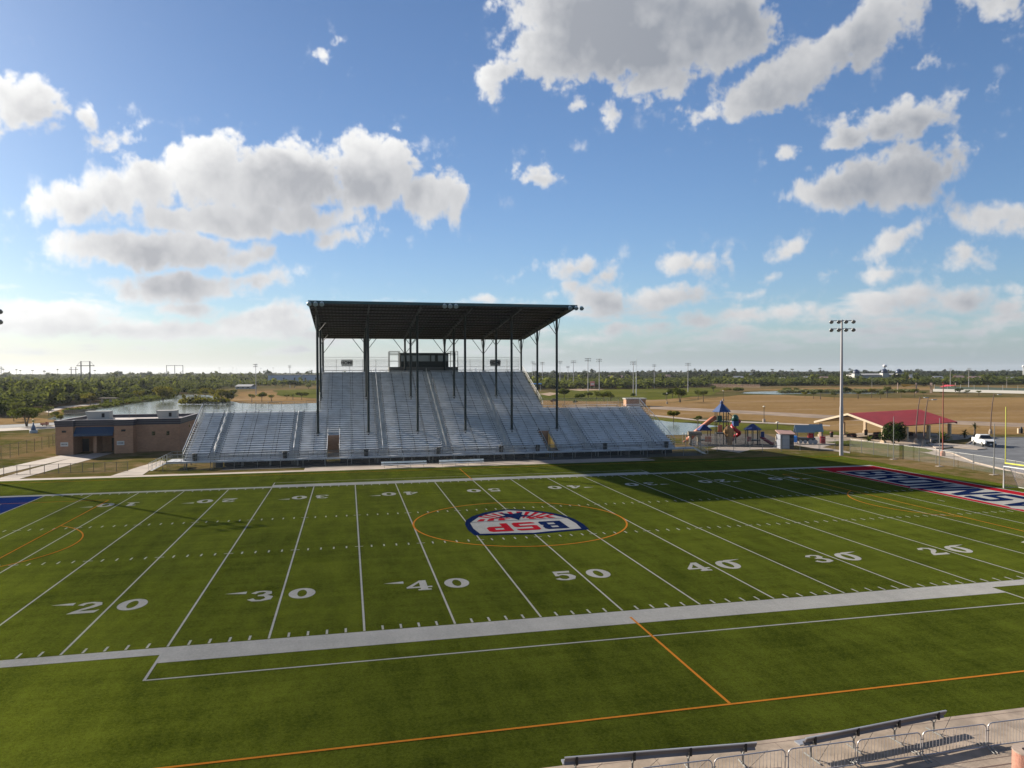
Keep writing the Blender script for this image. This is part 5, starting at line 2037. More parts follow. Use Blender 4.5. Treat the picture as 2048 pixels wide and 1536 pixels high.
def fr_(p, rz=0.0):
    """local frame facing the pitch: a to the right, b away, z up"""
    c, s = math.cos(rz), math.sin(rz)
    ax, ay = GX * c + GY * s, GY * c - GX * s
    return lambda a, b, z=0.0: (p.x + ax.x * a + ay.x * b, p.y + ax.y * a + ay.y * b, z)


def lbox(mb, L, a0, b0, z0, a1, b1, z1):
    return mb.add([L(a0, b0, z0), L(a1, b0, z0), L(a1, b1, z0), L(a0, b1, z0), L(a0, b0, z1), L(a1, b0, z1), L(a1, b1, z1), L(a0, b1, z1)],
                  [(3, 2, 1, 0), (4, 5, 6, 7), (0, 1, 5, 4), (1, 2, 6, 5), (2, 3, 7, 6), (3, 0, 4, 7)])


def gable(mb, L, a0, a1, b0, b1, z0, z1, th=.12, along='a'):
    """thin two-slope roof, ridge along a (or b)"""
    if along == 'a':
        bm = (b0 + b1) / 2
        P = [(a0, b0, z0), (a1, b0, z0), (a1, bm, z1), (a0, bm, z1), (a1, b1, z0), (a0, b1, z0)]
    else:
        am = (a0 + a1) / 2
        P = [(a0, b0, z0), (a0, b1, z0), (am, b1, z1), (am, b0, z1), (a1, b1, z0), (a1, b0, z0)]
    vs = [L(*q) for q in P] + [L(q[0], q[1], q[2] - th) for q in P]
    mb.add(vs, [(0, 1, 2, 3), (3, 2, 4, 5), (7, 6, 9, 8), (8, 9, 11, 10), (0, 6, 7, 1), (5, 4, 10, 11), (0, 3, 9, 6), (3, 5, 11, 9), (1, 7, 8, 2), (2, 8, 10, 4)])


def hip_poly(mb, L, a, b, r, z0, z1, n=6, rot=0.0, rt=.08):
    vs = [L(a + r * math.cos(rot + 6.2832 * k / n), b + r * math.sin(rot + 6.2832 * k / n), z0) for k in range(n)]
    vs += [L(a + rt * math.cos(rot + 6.2832 * k / n), b + rt * math.sin(rot + 6.2832 * k / n), z1) for k in range(n)]
    vs += [L(a + r * math.cos(rot + 6.2832 * k / n), b + r * math.sin(rot + 6.2832 * k / n), z0 - .1) for k in range(n)]
    mb.add(vs, [(k, (k + 1) % n, n + (k + 1) % n, n + k) for k in range(n)] + [tuple(range(n, 2 * n))] + [(2 * n + k, 2 * n + (k + 1) % n, (k + 1) % n, k) for k in range(n)] + [tuple(range(2 * n, 3 * n))[::-1]])


# ---------------------------------------------------------------- far buildings
def building(name, label, u0, u1, v, top, wallm, roofm, depth=12, pitched=True, cat='house', group=None, wins=2, flat=.25):
    a, c = at(u0, v), at(u1, v)
    W = (c - a).length
    p = a.lerp(c, .5)
    t = thing(name, label, cat, (p.x, p.y, 0), group)
    L = fr_(p)
    H = ht(p, top)
    wh = H * (.58 if pitched else 1 - flat * .3)
    b = MB()
    lbox(b, L, -W / 2, 0, 0, W / 2, depth, wh)
    b.build('wall', wallm, t)
    b = MB()
    if pitched:
        gable(b, L, -W / 2 - .5, W / 2 + .5, -.6, depth + .6, wh, H, .2)
    else:
        lbox(b, L, -W / 2 - .2, -.2, wh + .01, W / 2 + .2, depth + .2, H)
    b.build('roof', roofm, t)
    for k in range(wins):
        x = -W / 2 + W * (k + .5) / wins
        b = MB()
        lbox(b, L, x - .7, -.06, wh * .4, x + .7, -.005, wh * .75)
        b.build('window', DGLASS, t)
    return t


WHW = mat('white_wall', (0.36, 0.35, 0.33), 0.8)
PINKR = mat('dusty_roof', (0.30, 0.20, 0.16), 0.8, var=.1, vscale=.2)
GREYR = mat('grey_roof', (0.27, 0.27, 0.27), 0.7)
building('warehouse', 'long white warehouse with a pale roof behind the mown field', 541, 660, 768, 749.5, mat('warehouse_wall', (0.40, 0.44, 0.50), 0.7), GREYR, 40, False, 'warehouse', wins=6)
HS = [(1470, 1492, 764, 752, WHW, GREYR, 'long pale-roofed house left of the middle of the right skyline'), (1501, 1519, 762, 746.5, WHW, GREYR, 'pale flat house peeking over the trees above the far pond'),
      (1561, 1573, 765, 755, WHW, WHW, 'small bright white house right of the pale flat house'), (1612, 1628, 764, 752.5, WHW, GREYR, 'white house left of the big floodlight mast'),
      (1637, 1660, 765, 753, WHW, PINKR, 'white house with several gables just left of the big mast'), (1334, 1341, 763, 749, WHW, PINKR, 'little house with a lit gable between the skyline clumps'),
      (1218, 1246, 763, 751, PINKR, PINKR, 'brown-roofed house in the woods behind the ball field'), (1821, 1836, 766, 749, mat('brick_red_wall', (0.33, 0.13, 0.09), .9), WHW, 'small red-walled house right of the domed building'),
      (1872, 1890, 767, 752, WHW, GREYR, 'white house with a hipped roof right of the red-walled house'), (1915, 1932, 766, 751, mat('brick_red_wall', (.3,) * 3), PINKR, 'red-brown house between the two pale court poles'),
      (1945, 1968, 767, 752.5, PINKR, PINKR, 'low brown house right of the tallest court pole'), (1976, 1984, 766, 753, WHW, GREYR, 'little white house near the right end of the skyline'), (2022, 2034, 766, 754, WHW, GREYR, 'grey-roofed house at the right end of the skyline')]
for h_ in HS:
    building('house', h_[6], h_[0], h_[1], h_[2], h_[3], h_[4], h_[5], 10, True, 'house', 'houses of the far town', 2)
building('house', 'low pale building with a light roof beyond the path behind the young park trees', 472, 500, 778, 769, WHW, GREYR, 14, True, 'house', None, 3)
# domed building
a, c = at(1703, 765.5), at(1808, 765.5)
p = a.lerp(c, .5)
L = fr_(p)
W = (c - a).length
dm = thing('domed_building', 'long cream building with three blue-domed towers on the right skyline', 'building', (p.x, p.y, 0))
H1, H2 = ht(p, 750), ht(p, 747)
b = MB()
lbox(b, L, -W / 2, 0, 0, W / 2, 16, H1)
b.build('wall', WHW, dm)
b = MB()
gable(b, L, -W / 2, W / 2, -1, 17, H1 + .05, H1 + 1.6, .2)
b.build('roof', GREYR, dm)
for k, (x, hz) in enumerate(((-W / 2 + 3, 0), (W * .14, .6), (W / 2 - 3, .2))):
    b = MB()
    lbox(b, L, x - 3.2, -3, 0, x + 3.2, 3.4, H2 + hz)
    tw = b.build('tower', WHW, dm)
    b = MB()
    b.lathe([(3.2, 0), (3.4, 1.0), (3.0, 2.4), (1.8, 3.7), (.4, 4.4)], L(x, 0, H2 + hz + .01), 12)
    b.build('dome', mat('dome_blue', (0.02, 0.032, 0.07), 0.4), tw, True)
q = at(1769.5, 757)
h = ht(q, 729)
t = thing('water_tower', 'white water tower rising over the domed building', 'water tower', (q.x, q.y, 0))
b = MB()
b.tube((q.x, q.y, 0), (q.x, q.y, h - 3.6), 1.0, .8, 8)
b.build('stem', mat('tower_blue', (0.06, 0.11, 0.22), .5), t)
b = MB()
b.lathe([(.8, -3.6), (2.6, -2.6), (3.0, -1.2), (2.6, .2), (.6, .9)], (q.x, q.y, h - .9), 12)
b.build('tank', mat('tank_white', (0.6, 0.6, 0.6), .4), t, True)
q = at(2047, 757)
h = ht(q, 730)
t = thing('water_tower', 'white water tower cut by the right edge of the photo', 'water tower', (q.x, q.y, 0))
b = MB()
b.tube((q.x, q.y, 0), (q.x, q.y, h - 3.0), .9, .8, 8)
b.build('stem', WHITE, t)
b = MB()
b.lathe([(.8, -3.0), (2.0, -2.2), (2.2, -1.2), (1.8, -.2), (.5, .4)], (q.x, q.y, h - .5), 12)
b.build('tank', mat('tank_white', (.9,) * 3), t, True)

# brick building behind the right wing
p = at(1272, 813)
L = fr_(p, .05)
t = thing('brick_building', 'small brown brick building with a pale rim behind the right wing', 'building', (p.x, p.y, 0))
b = MB()
lbox(b, L, -3.6, 0, 0, 3.6, 5, 2.6)
b.build('wall', BRICK, t)
b = MB()
lbox(b, L, -3.9, -.3, 2.605, 3.9, 5.3, 3.0)
b.build('roof', mat('pale_cabinet', (.3,) * 3), t)
# little things by the ball field
p = at(1185, 778.5)
L = fr_(p)
t = thing('scoreboard', 'red and white board standing between the two tall masts', 'scoreboard', (p.x, p.y, 0))
b = MB()
lbox(b, L, -1.5, 0, ht(p, 771.5), 1.5, .3, ht(p, 762.5))
b.build('panel', mat('pale_red_board', (0.55, 0.22, 0.2), .6), t)
b = MB()
lbox(b, L, -1.2, -.05, ht(p, 769.5), 1.2, -.005, ht(p, 766.5))
b.build('score_strip', WHITE, t)
for s in (-1.2, 1.2):
    b = MB()
    b.tube(L(s, .15, 0), L(s, .15, ht(p, 771.5)), .1, n=5)
    b.build('post', GALV, t)
p = at(1073, 782)
L = fr_(p)
t = thing('shade_shelter', 'bright blue flat canopy beside the covered block', 'shelter', (p.x, p.y, 0))
b = MB()
z = ht(p, 767)
lbox(b, L, -3.2, -1, z - .5, 3.4, 6, z)
b.build('canopy', mat('bright_blue', (0.02, 0.20, 0.62), .5), t)
for s, d in ((-2.8, 0), (2.8, 0), (-2.8, 5), (2.8, 5)):
    b = MB()
    b.tube(L(s, d, 0), L(s, d, z - .5), .09, n=5)
    b.build('post', GALV, t)
fence('ball_field_fence', 'long low fence along the far edge of the ball fields', px((1060, 778), (1150, 774), (1290, 772.5), (1420, 774), (1520, 776)), 2.6, 18, mat('rusty_steel', (.1,) * 3), mat('haze_mesh', (0.25, 0.16, 0.12), .8, trans=.6), .12, None)
p = at(1246, 776)
L = fr_(p)
t = thing('storage_box', 'grey and dark storage box at the ball field fence', 'container', (p.x, p.y, 0))
b = MB()
lbox(b, L, -3, 0, 0, 1.5, 2.5, 2.6)
b.build('body', GREYR, t)
b = MB()
lbox(b, L, 1.51, 0, 0, 4.4, 2.5, 2.4)
b.build('door', DARKST, t)
# walled court on the right
t = thing('court_wall', 'long white low wall with dark screen of the court on the right', 'wall', (*at(1950, 787).xy, 0))
pa, pb_ = at(1866, 783), at(2200, 791)
d = (pb_ - pa)
b = MB()
n_ = Vector((-d.y, d.x, 0)).normalized() * .2
b.prism([(pa.x, pa.y), (pb_.x, pb_.y), (pb_.x + n_.x, pb_.y + n_.y), (pa.x + n_.x, pa.y + n_.y)], 0, 1.6)
b.build('wall', mat('white_wall', (.5,) * 3), t)
b = MB()
b.prism([(pa.x + n_.x * 8, pa.y + n_.y * 8), (pb_.x + n_.x * 8, pb_.y + n_.y * 8), (pb_.x + n_.x * 9, pb_.y + n_.y * 9), (pa.x + n_.x * 9, pa.y + n_.y * 9)], 1.0, 3.0)
b.build('screen', mat('screen_green', (0.03, 0.05, 0.04), .8), t)
for k in range(12):
    q = pa + d * (k / 11)
    b = MB()
    b.tube((q.x + n_.x * 8, q.y + n_.y * 8, 0), (q.x + n_.x * 8, q.y + n_.y * 8, 4.4), .12, n=5)
    b.build('post', GALV, t)
# sails
for (ps, cl_, lab, poles) in (([(1801, 786, 767.5), (1832, 786, 769), (1806, 785, 774)], (0.62, 0.50, 0.18), 'yellow triangular shade sail between two tall posts', (1795.5, 1832)),
                              ([(1879, 786, 774.5), (1912, 786, 770.5), (1890, 784, 769.5)], (0.45, 0.03, 0.05), 'red shade sail at the left end of the walled court', (1864, 1911)),
                              ([(1835, 786, 769), (1860, 786, 770), (1848, 784, 772)], (0.10, 0.09, 0.09), 'dark shade sail right of the yellow one', (1833, 1861))):
    q = at(ps[0][0], ps[0][1])
    t = thing('shade_sail', lab, 'shade sail', (q.x, q.y, 0), 'shade sails by the far path')
    b = MB()
    pts = []
    for (u, v, tp) in ps:
        w_ = at(u, v)
        pts.append(Vector((w_.x, w_.y, ht(w_, tp))))
    b.add(pts + [x_ - Vector((0, 0, .06)) for x_ in pts], [(0, 1, 2), (5, 4, 3), (0, 3, 4, 1), (1, 4, 5, 2), (2, 5, 3, 0)])
    b.build('sail', mat('sail_%d' % ps[0][0], cl_, .8), t)
    for u in poles:
        w_ = at(u, 786)
        b = MB()
        b.tube((w_.x, w_.y, 0), (w_.x, w_.y, ht(w_, 765.5)), .2, n=6)
        b.build('post', mat('salmon_post', (0.42, 0.30, 0.25), .7), t)

# left side: bridge, shelter, fountain, play toy
pa, pb_ = at(131, 830.5), at(190, 828.5)
t = thing('footbridge', 'low wooden footbridge with railings over the pond inlet', 'footbridge', ((pa.x + pb_.x) / 2, (pa.y + pb_.y) / 2, 0))
d = pb_ - pa
n_ = Vector((-d.y, d.x, 0)).normalized()
b = MB()
b.prism([tuple(q.xy) for q in (pa, pb_, pb_ + n_ * 2, pa + n_ * 2)], .3, .5)
b.build('deck', mat('weathered_wood', (0.20, 0.16, 0.12), .9), t)
for s in (0, 2):
    b = MB()
    for k in range(15):
        q = pa + d * (k / 14) + n_ * s
        b.box(q.x - .09, q.y - .09, 0, q.x + .09, q.y + .09, 1.5)
    for z in (.9, 1.45):
        b.tube((*(pa + n_ * s).xy, z), (*(pb_ + n_ * s).xy, z), .07, n=4)
    b.build('railing', mat('weathered_wood', (.1,) * 3), t)
p = at(213, 810)
L = fr_(p)
t = thing('park_shelter', 'open wooden shelter with stone pillars in front of the wood', 'shelter', (p.x, p.y, 0))
for s in (-1.9, 1.5):
    b = MB()
    lbox(b, L, s - .35, 0, 0, s + .35, .7, 2.6)
    b.build('pillar', mat('stone_pillar', (0.40, 0.33, 0.25), .9), t)
b = MB()
lbox(b, L, -3.4, -.6, 2.61, 3.6, 2.6, 2.85)
b.build('roof', mat('weathered_wood', (.1,) * 3), t)
p = at(67, 866)
t = thing('fountain', 'blue cone-shaped fountain on a pale round base by the road', 'fountain', (p.x, p.y, 0))
b = MB()
b.lathe([(.75, 0), (.78, .5), (.7, .62)], (p.x, p.y, 0), 16)
b.build('base', mat('fountain_pale', (0.35, 0.40, 0.42), .6), t, False)
b = MB()
b.lathe([(.5, .63), (.38, 1.2), (.12, 1.9), (.1, 2.3)], (p.x, p.y, 0), 14)
b.build('cone', mat('fountain_blue', (0.07, 0.13, 0.22), .4), t, True)
b = MB()
b.lathe([(.1, 2.31), (.25, 2.5), (.22, 2.8), (.05, 2.95)], (p.x, p.y, 0), 10)
b.build('finial', mat('finial_gold', (0.45, 0.38, 0.12), .5), t, True)
p = at(88, 852)
L = fr_(p)
t = thing('spring_toy', 'orange-red play toy by the path left of the field house', 'play equipment', (p.x, p.y, 0))
b = MB()
lbox(b, L, -.9, 0, .25, .9, .5, .7)
lbox(b, L, .3, .05, .71, .8, .45, 1.0)
b.build('body', mat('orange_plastic', (.5,) * 3), t)
b = MB()
for s in (-.5, .5):
    b.tube(L(s, .25, 0), L(s, .25, .25), .1, n=6)
b.build('spring', DARKST, t)

# ---------------------------------------------------------------- playground
p = at(1447, 890)
L = fr_(p)
pt_ = thing('play_tower', 'tall play tower with blue hexagonal roof and an orange tube slide', 'play structure', (p.x, p.y, 0))
DKG = mat('play_post', (0.02, 0.03, 0.03), .5)
for k in range(6):
    a = math.radians(30 + 60 * k)
    b = MB()
    b.tube(L(1.15 * math.cos(a), 1.2 + 1.15 * math.sin(a), 0), L(1.15 * math.cos(a), 1.2 + 1.15 * math.sin(a), 5.85), .075, n=7)
    b.build('post', DKG, pt_)
b = MB()
hip_poly(b, L, 0, 1.2, 1.62, 5.85, 7.35, 6, 0.0, .12)
rf_ = b.build('roof', BLUE, pt_)
b = MB()
hip_poly(b, L, 0, 1.2, .36, 7.42, 7.8, 6, 0.0, .03)
for k in range(4):
    b.tube(L(.15 * math.cos(k * 1.57), 1.2 + .15 * math.sin(k * 1.57), 7.3), L(.15 * math.cos(k * 1.57), 1.2 + .15 * math.sin(k * 1.57), 7.45), .02, n=4)
b.build('cupola', NAVY, rf_)
for z in (2.0, 4.05):
    b = MB()
    hip_poly(b, L, 0, 1.2, 1.15, z, z + .06, 6, math.radians(30), 1.1)
    b.build('deck', DKG, pt_)
b = MB()
lbox(b, L, -1.0, .15, 4.15, -.2, .21, 5.15)
b.build('panel', GREENP, pt_)
b = MB()
for k in range(8):
    x = -.05 + k * .14
    b.tube(L(x, .2, 4.15), L(x, .2, 5.0), .018, n=4)
b.tube(L(-.1, .2, 5.0), L(1.0, .2, 5.0), .025, n=4)
b.build('railing', DKG, pt_)
for (a0, a1, z0, z1, mm_, lab) in ((-.95, -.2, 2.2, 3.5, mat('salmon_panel', (0.42, 0.13, 0.07), .6), 'pink-orange panel'), (.05, .45, 1.9, 3.1, mat('cream_panel', (0.55, 0.47, 0.38), .6), 'cream panel'), (.47, .75, 1.9, 3.5, REDP, 'red panel')):
    b = MB()
    lbox(b, L, a0, .05, z0, a1, .11, z1)
    o_ = b.build('panel', mm_, pt_)
    o_['label'] = lab
b = MB()
b.path([L(-.9, 1.4, 4.75), L(-1.7, 1.5, 4.35), L(-2.6, 1.8, 3.55), L(-3.6, 2.2, 2.6), L(-4.3, 2.5, 2.0), L(-4.9, 2.8, 1.2), L(-5.6, 3.1, .6)], .42, 12)
b.build('tube_slide', ORANGE, pt_, True)
b = MB()
for k in range(7):
    z = .3 + k * .5
    b.tube(L(.9, 1.0, z), L(1.5, .9, z), .03, n=4)
b.path([L(1.1, 1.2, 5.6), L(1.9, 1.1, 4.9), L(1.3, 1.2, 3.9)], .07, 5)
b.build('climbing_bars', DKG, pt_)

p = at(1475, 889)
L = fr_(p)
t = thing('spiral_slide', 'red spiral slide under a green and blue dome', 'slide', (p.x, p.y, 0))
b = MB()
pts = []
for k in range(17):
    a = k / 16 * 2 * math.pi * 1.5
    pts.append(L(.62 * math.cos(a), 1.0 + .62 * math.sin(a), 4.1 - 3.4 * k / 16))
b.path(pts, .34, 9)
b.build('chute', REDP, t, True)
b = MB()
b.tube(L(0, 1, 0), L(0, 1, 4.2), .09, n=7)
b.build('centre_post', DKG, t)
b = MB()
b.lathe([(.62, 0), (.60, .55), (.42, .95), (.15, 1.12)], L(-.1, 1.0, 4.1), 12)
b.build('dome', GREENP, t, True)
b = MB()
lbox(b, L, -.55, .5, 3.2, .4, 1.5, 4.08)
b.build('cabin', BLUE, t)
p = at(1461, 891)
L = fr_(p)
t = thing('climbing_rock', 'tan climbing rock in front of the play tower', 'climbing rock', (p.x, p.y, 0))
b = MB()
rnd = random.Random(3)
prof = []
for (z, r, ox) in ((0, .42, .0), (.5, .48, -.05), (1.1, .55, -.1), (1.8, .75, -.12), (2.3, .95, -.15), (2.8, .85, -.2), (3.2, .45, -.3), (3.45, .15, -.35)):
    prof.append([L(ox + r * rnd.uniform(.8, 1.15) * math.cos(6.283 * k / 9), .3 + r * .6 * rnd.uniform(.8, 1.15) * math.sin(6.283 * k / 9), z) for k in range(9)])
b.add([q for R_ in prof for q in R_], [(i * 9 + k, i * 9 + (k + 1) % 9, (i + 1) * 9 + (k + 1) % 9, (i + 1) * 9 + k) for i in range(7) for k in range(9)] + [tuple(range(63, 72))])
b.build('rock', ROCKT, t)
b = MB()
for k in range(3):
    b.tube(L(.3 + k * .02, .9, 1.0 + k * .8), L(.9, .9, 1.0 + k * .8), .04, n=4)
b.build('hand_bars', DKG, t)


def small_roof(label, u, v, n, r, zt, ze, posts, extra=None):
    p = at(u, v)
    L = fr_(p)
    t = thing('play_hut', label, 'play structure', (p.x, p.y, 0), 'small blue-roofed play huts')
    b = MB()
    hip_poly(b, L, 0, r, r, ze, zt, n, math.pi / n, .25)
    b.build('roof', mat('hut_blue', (0.008, 0.022, 0.10), .45), t)
    for k in range(posts):
        a = math.pi / n + 6.2832 * k / posts
        b = MB()
        b.tube(L(r * .78 * math.cos(a), r + r * .78 * math.sin(a), 0), L(r * .78 * math.cos(a), r + r * .78 * math.sin(a), ze - .1), .07, n=6)
        b.build('post', mat('hut_post', (0.10, 0.035, 0.03), .6) if u < 1450 else DKG, t)
    b = MB()
    hip_poly(b, L, 0, r, r * .8, .85, .92, n, math.pi / n, r * .75)
    b.build('deck', DKG, t)
    for (a0, a1, b0, z0, z1, mm_) in (extra or ()):
        b = MB()
        lbox(b, L, a0, b0, z0, a1, b0 + .06, z1)
        b.build('panel', mm_, t)
    return t


small_roof('small play hut with a blue pointed roof below the orange slide', 1413, 891, 4, 1.55, 3.55, 2.65, 4, [(-.2, .9, .2, .6, 1.6, mat('salmon_panel', (.4,) * 3))])
hut = small_roof('dark play hut with a blue dome-like roof right of the red slide', 1511, 891, 8, 1.55, 3.65, 2.7, 8, [(1.0, 1.6, .2, 1.4, 2.4, NAVY), (-1.3, -.7, .2, .7, 1.5, mat('dull_red', (0.20, 0.03, 0.04), .6))])
b = MB()
Lh = fr_(at(1511, 891))
b.path([Lh(1.1, .6, 1.5), Lh(1.9, .2, .9), Lh(2.7, -.1, .35), Lh(3.1, -.2, .3)], .28, 8)
b.build('short_slide', mat('dull_red', (.2,) * 3), hut, True)
p = at(1389, 891)
L = fr_(p)
t = thing('rock_arch', 'grey-brown artificial rock arch at the left of the playground', 'climbing rock', (p.x, p.y, 0))
b = MB()
rnd = random.Random(8)
for (a0, a1) in ((-.9, -.35), (.5, 1.2)):
    R_ = [[L(a0 + (a1 - a0) * (.5 + .5 * math.cos(q) * rnd.uniform(.8, 1.2)), .4 + .4 * math.sin(q) * rnd.uniform(.8, 1.2), z) for q in [6.283 * k / 8 for k in range(8)]] for z in (0, .5, 1.1, 1.6, 2.0)]
    b.add([q for r_ in R_ for q in r_], [(i * 8 + k, i * 8 + (k + 1) % 8, (i + 1) * 8 + (k + 1) % 8, (i + 1) * 8 + k) for i in range(4) for k in range(8)] + [tuple(range(32, 40))])
R_ = [[L(x, .4 + .38 * math.cos(q) * rnd.uniform(.85, 1.15), 2.05 + .38 * math.sin(q) * rnd.uniform(.85, 1.15)) for q in [6.283 * k / 8 for k in range(8)]] for x in (-1.05, -.5, .1, .7, 1.3)]
b.add([q for r_ in R_ for q in r_], [(i * 8 + k, i * 8 + (k + 1) % 8, (i + 1) * 8 + (k + 1) % 8, (i + 1) * 8 + k) for i in range(4) for k in range(8)] + [tuple(range(8))[::-1], tuple(range(32, 40))])
tag(b.build('rock_arch_body', ROCKG, t))
b = MB()
b.lathe([(.3, 0), (.34, .15), (.1, .3)], L(-1.6, .4, .55), 10)
b.build('orange_knob', mat('orange_plastic', (.5,) * 3), t, True)
p = at(1368, 890)
L = fr_(p)
t = thing('hoop_ladder', 'pair of tall curved handrails left of the rock arch', 'play equipment', (p.x, p.y, 0))
for s in (-.25, .3):
    b = MB()
    b.path([L(s, 0, 0), L(s, 0, 1.9), L(s + .08, 0, 2.15), L(s + .22, 0, 2.15), L(s + .3, 0, 1.9), L(s + .3, 0, 1.2)], .04, 6)
    b.build('hoop', GALV, t)

# shed and play train
p = at(1574, 898)
L = fr_(p)
t = thing('shed', 'small grey and dark panelled shed with a tilted roof', 'shed', (p.x, p.y, 0))
b = MB()
lbox(b, L, -1.1, 0, 0, 1.15, 1.9, 2.35)
b.build('wall', mat('shed_grey', (0.20, 0.21, 0.24), .6), t)
b = MB()
lbox(b, L, .45, -.05, .02, 1.13, -.004, 2.3)
b.build('door', mat('dark_door', (.02,) * 3), t)
b = MB()
lbox(b, L, -.75, -.05, .05, .35, -.004, 2.3)
b.build('side_panel', mat('shed_pale', (0.33, 0.35, 0.38), .5), t)
b = MB()
b.add([L(-1.4, -.35, 2.45), L(1.3, -.35, 2.36), L(1.5, 2.2, 2.8), L(-1.2, 2.2, 2.9), L(-1.4, -.35, 2.57), L(1.3, -.35, 2.48), L(1.5, 2.2, 2.92), L(-1.2, 2.2, 3.02)], [(3, 2, 1, 0), (4, 5, 6, 7), (0, 1, 5, 4), (1, 2, 6, 5), (2, 3, 7, 6), (3, 0, 4, 7)])
b.build('roof', mat('shed_roof', (0.36, 0.22, 0.18), .6), t)
p = at(1618, 889)
L = fr_(p, -.12)
t = thing('play_train', 'toy play train with red cab, blue tender and two pale blue gabled roofs', 'play structure', (p.x, p.y, 0))
for k, (a0, a1, b0, zt) in enumerate(((-2.2, 1.1, .2, 3.35), (.6, 2.9, 1.5, 3.4))):
    b = MB()
    gable(b, L, a0, a1, b0, b0 + 1.7, 2.15, zt, .08)
    r_ = b.build('roof', LBLUE, t)
    b = MB()
    b.add([L(a1 + .01, b0 + .05, 2.1), L(a1 + .01, b0 + 1.65, 2.1), L(a1 + .01, b0 + .85, zt - .05), L(a1 - .05, b0 + .05, 2.1), L(a1 - .05, b0 + 1.65, 2.1), L(a1 - .05, b0 + .85, zt - .05)], [(0, 1, 2), (5, 4, 3), (0, 3, 4, 1)])
    b.build('gable_end', mat('hut_blue', (.1,) * 3), r_)
    for aa in (a0 + .3, a1 - .2):
        for bb_ in (b0 + .2, b0 + 1.5):
            b = MB()
            b.tube(L(aa, bb_, 0), L(aa, bb_, 2.12), .06, n=6)
            b.build('post', NAVY, t)
b = MB()
lbox(b, L, -2.9, .3, .35, -1.95, 1.5, 1.4)
b.build('tender', mat('bright_blue', (.1,) * 3), t)
b = MB()
lbox(b, L, -1.6, .4, .5, 1.2, 1.4, 1.15)
b.build('boiler', mat('engine_black', (0.03, 0.03, 0.035), .5), t)
b = MB()
lbox(b, L, .1, .45, 1.16, .9, 1.35, 1.9)
b.build('cab', REDP, t)
b = MB()
lbox(b, L, 2.2, .4, .15, 2.9, 1.4, 1.35)
b.build('front_wagon', REDP, t)
for x, r in ((-1.3, .3), (-.55, .32), (.35, .42), (1.15, .42)):
    b = MB()
    b.lathe([(r, 0), (r, .1), (r * .3, .12)], L(x, .38, .45), 14, tuple(Vector(L(0, -1, 0)) - Vector(L(0, 0, 0))))
    b.build('wheel', mat('wheel_grey', (0.28, 0.29, 0.30), .6), t)

# pavilion
pA, pB = Vector((76.3, 65.8, 0)), Vector((78.5, 51.2, 0))
dv = Vector((20.8, 7.2, 0))
pv = thing('pavilion', 'open picnic pavilion with a wide red metal gable roof', 'pavilion', tuple((pA + pB) / 2 + dv / 2))
eA, eB = ht(at(1659, 873), 850), 2.85
zr_ = 4.95
an = (pB - pA).normalized()
dn = dv.normalized()
c0, c1 = pA - an * 1.0 - dn * .8, pB + an * 1.0 - dn * .8
c2, c3 = c1 + dv + dn * 1.8, c0 + dv + dn * 1.8
m0, m1 = (c0 + c1) / 2, (c2 + c3) / 2
EZ = 2.95
b = MB()
P_ = [(c0, EZ), (m0, zr_), (c1, EZ), (c3, EZ), (m1, zr_), (c2, EZ)]
vs = [(q.x, q.y, z) for q, z in P_] + [(q.x, q.y, z - .07) for q, z in P_]
b.add(vs, [(0, 1, 4, 3), (1, 2, 5, 4), (9, 10, 7, 6), (10, 11, 8, 7), (0, 3, 9, 6), (2, 8, 11, 5), (3, 4, 10, 9), (4, 5, 11, 10)])
rf_ = b.build('roof', REDROOF, pv)
b = MB()
n = 42
for s_, e_ in ((c1, c2), (c0, c3)):
    for k in range(n + 1):
        q0 = s_.lerp(e_, k / n)
        q1 = m0.lerp(m1, k / n)
        b.tube((q0.x, q0.y, EZ + .015), (q1.x, q1.y, zr_ + .015), .03, n=4)
b.build('roof_seams', REDROOF, rf_)
b = MB()
for (q0, z0_, q1, z1_) in ((c0, EZ, m0, zr_), (m0, zr_, c1, EZ)):
    o = -dn * .12
    b.add([(q0.x, q0.y, z0_ - .34), (q1.x, q1.y, z1_ - .34), (q1.x, q1.y, z1_ + .04), (q0.x, q0.y, z0_ + .04), (q0.x + o.x, q0.y + o.y, z0_ - .34), (q1.x + o.x, q1.y + o.y, z1_ - .34), (q1.x + o.x, q1.y + o.y, z1_ + .04), (q0.x + o.x, q0.y + o.y, z0_ + .04)],
          [(0, 1, 2, 3), (7, 6, 5, 4), (0, 4, 5, 1), (3, 2, 6, 7)])
b.build('gable_board', mat('cream_trim', (0.42, 0.34, 0.24), .6), pv)
b = MB()
for (q0, z0_, q1, z1_) in ((c3, EZ, m1, zr_), (m1, zr_, c2, EZ)):
    o = dn * .12
    b.add([(q0.x, q0.y, z0_ - .34), (q1.x, q1.y, z1_ - .34), (q1.x, q1.y, z1_ + .04), (q0.x, q0.y, z0_ + .04), (q0.x + o.x, q0.y + o.y, z0_ - .34), (q1.x + o.x, q1.y + o.y, z1_ - .34), (q1.x + o.x, q1.y + o.y, z1_ + .04), (q0.x + o.x, q0.y + o.y, z0_ + .04)],
          [(0, 3, 2, 1), (7, 4, 5, 6), (0, 1, 5, 4), (3, 7, 6, 2)])
b.build('gable_board', mat('dark_trim', (0.10, 0.03, 0.03), .6), pv)
b = MB()
cc_ = [(c0 + an * .4, EZ - .05), (m0, zr_ - .5), (c1 - an * .4, EZ - .05), (c3 + an * .4, EZ - .05), (m1, zr_ - .5), (c2 - an * .4, EZ - .05)]
b.add([(q.x + dn.x * .3, q.y + dn.y * .3, z - .12) for q, z in cc_], [(0, 3, 4, 1), (1, 4, 5, 2)])
b.build('ceiling', mat('tan_ceiling', (0.34, 0.25, 0.15), .8), pv)
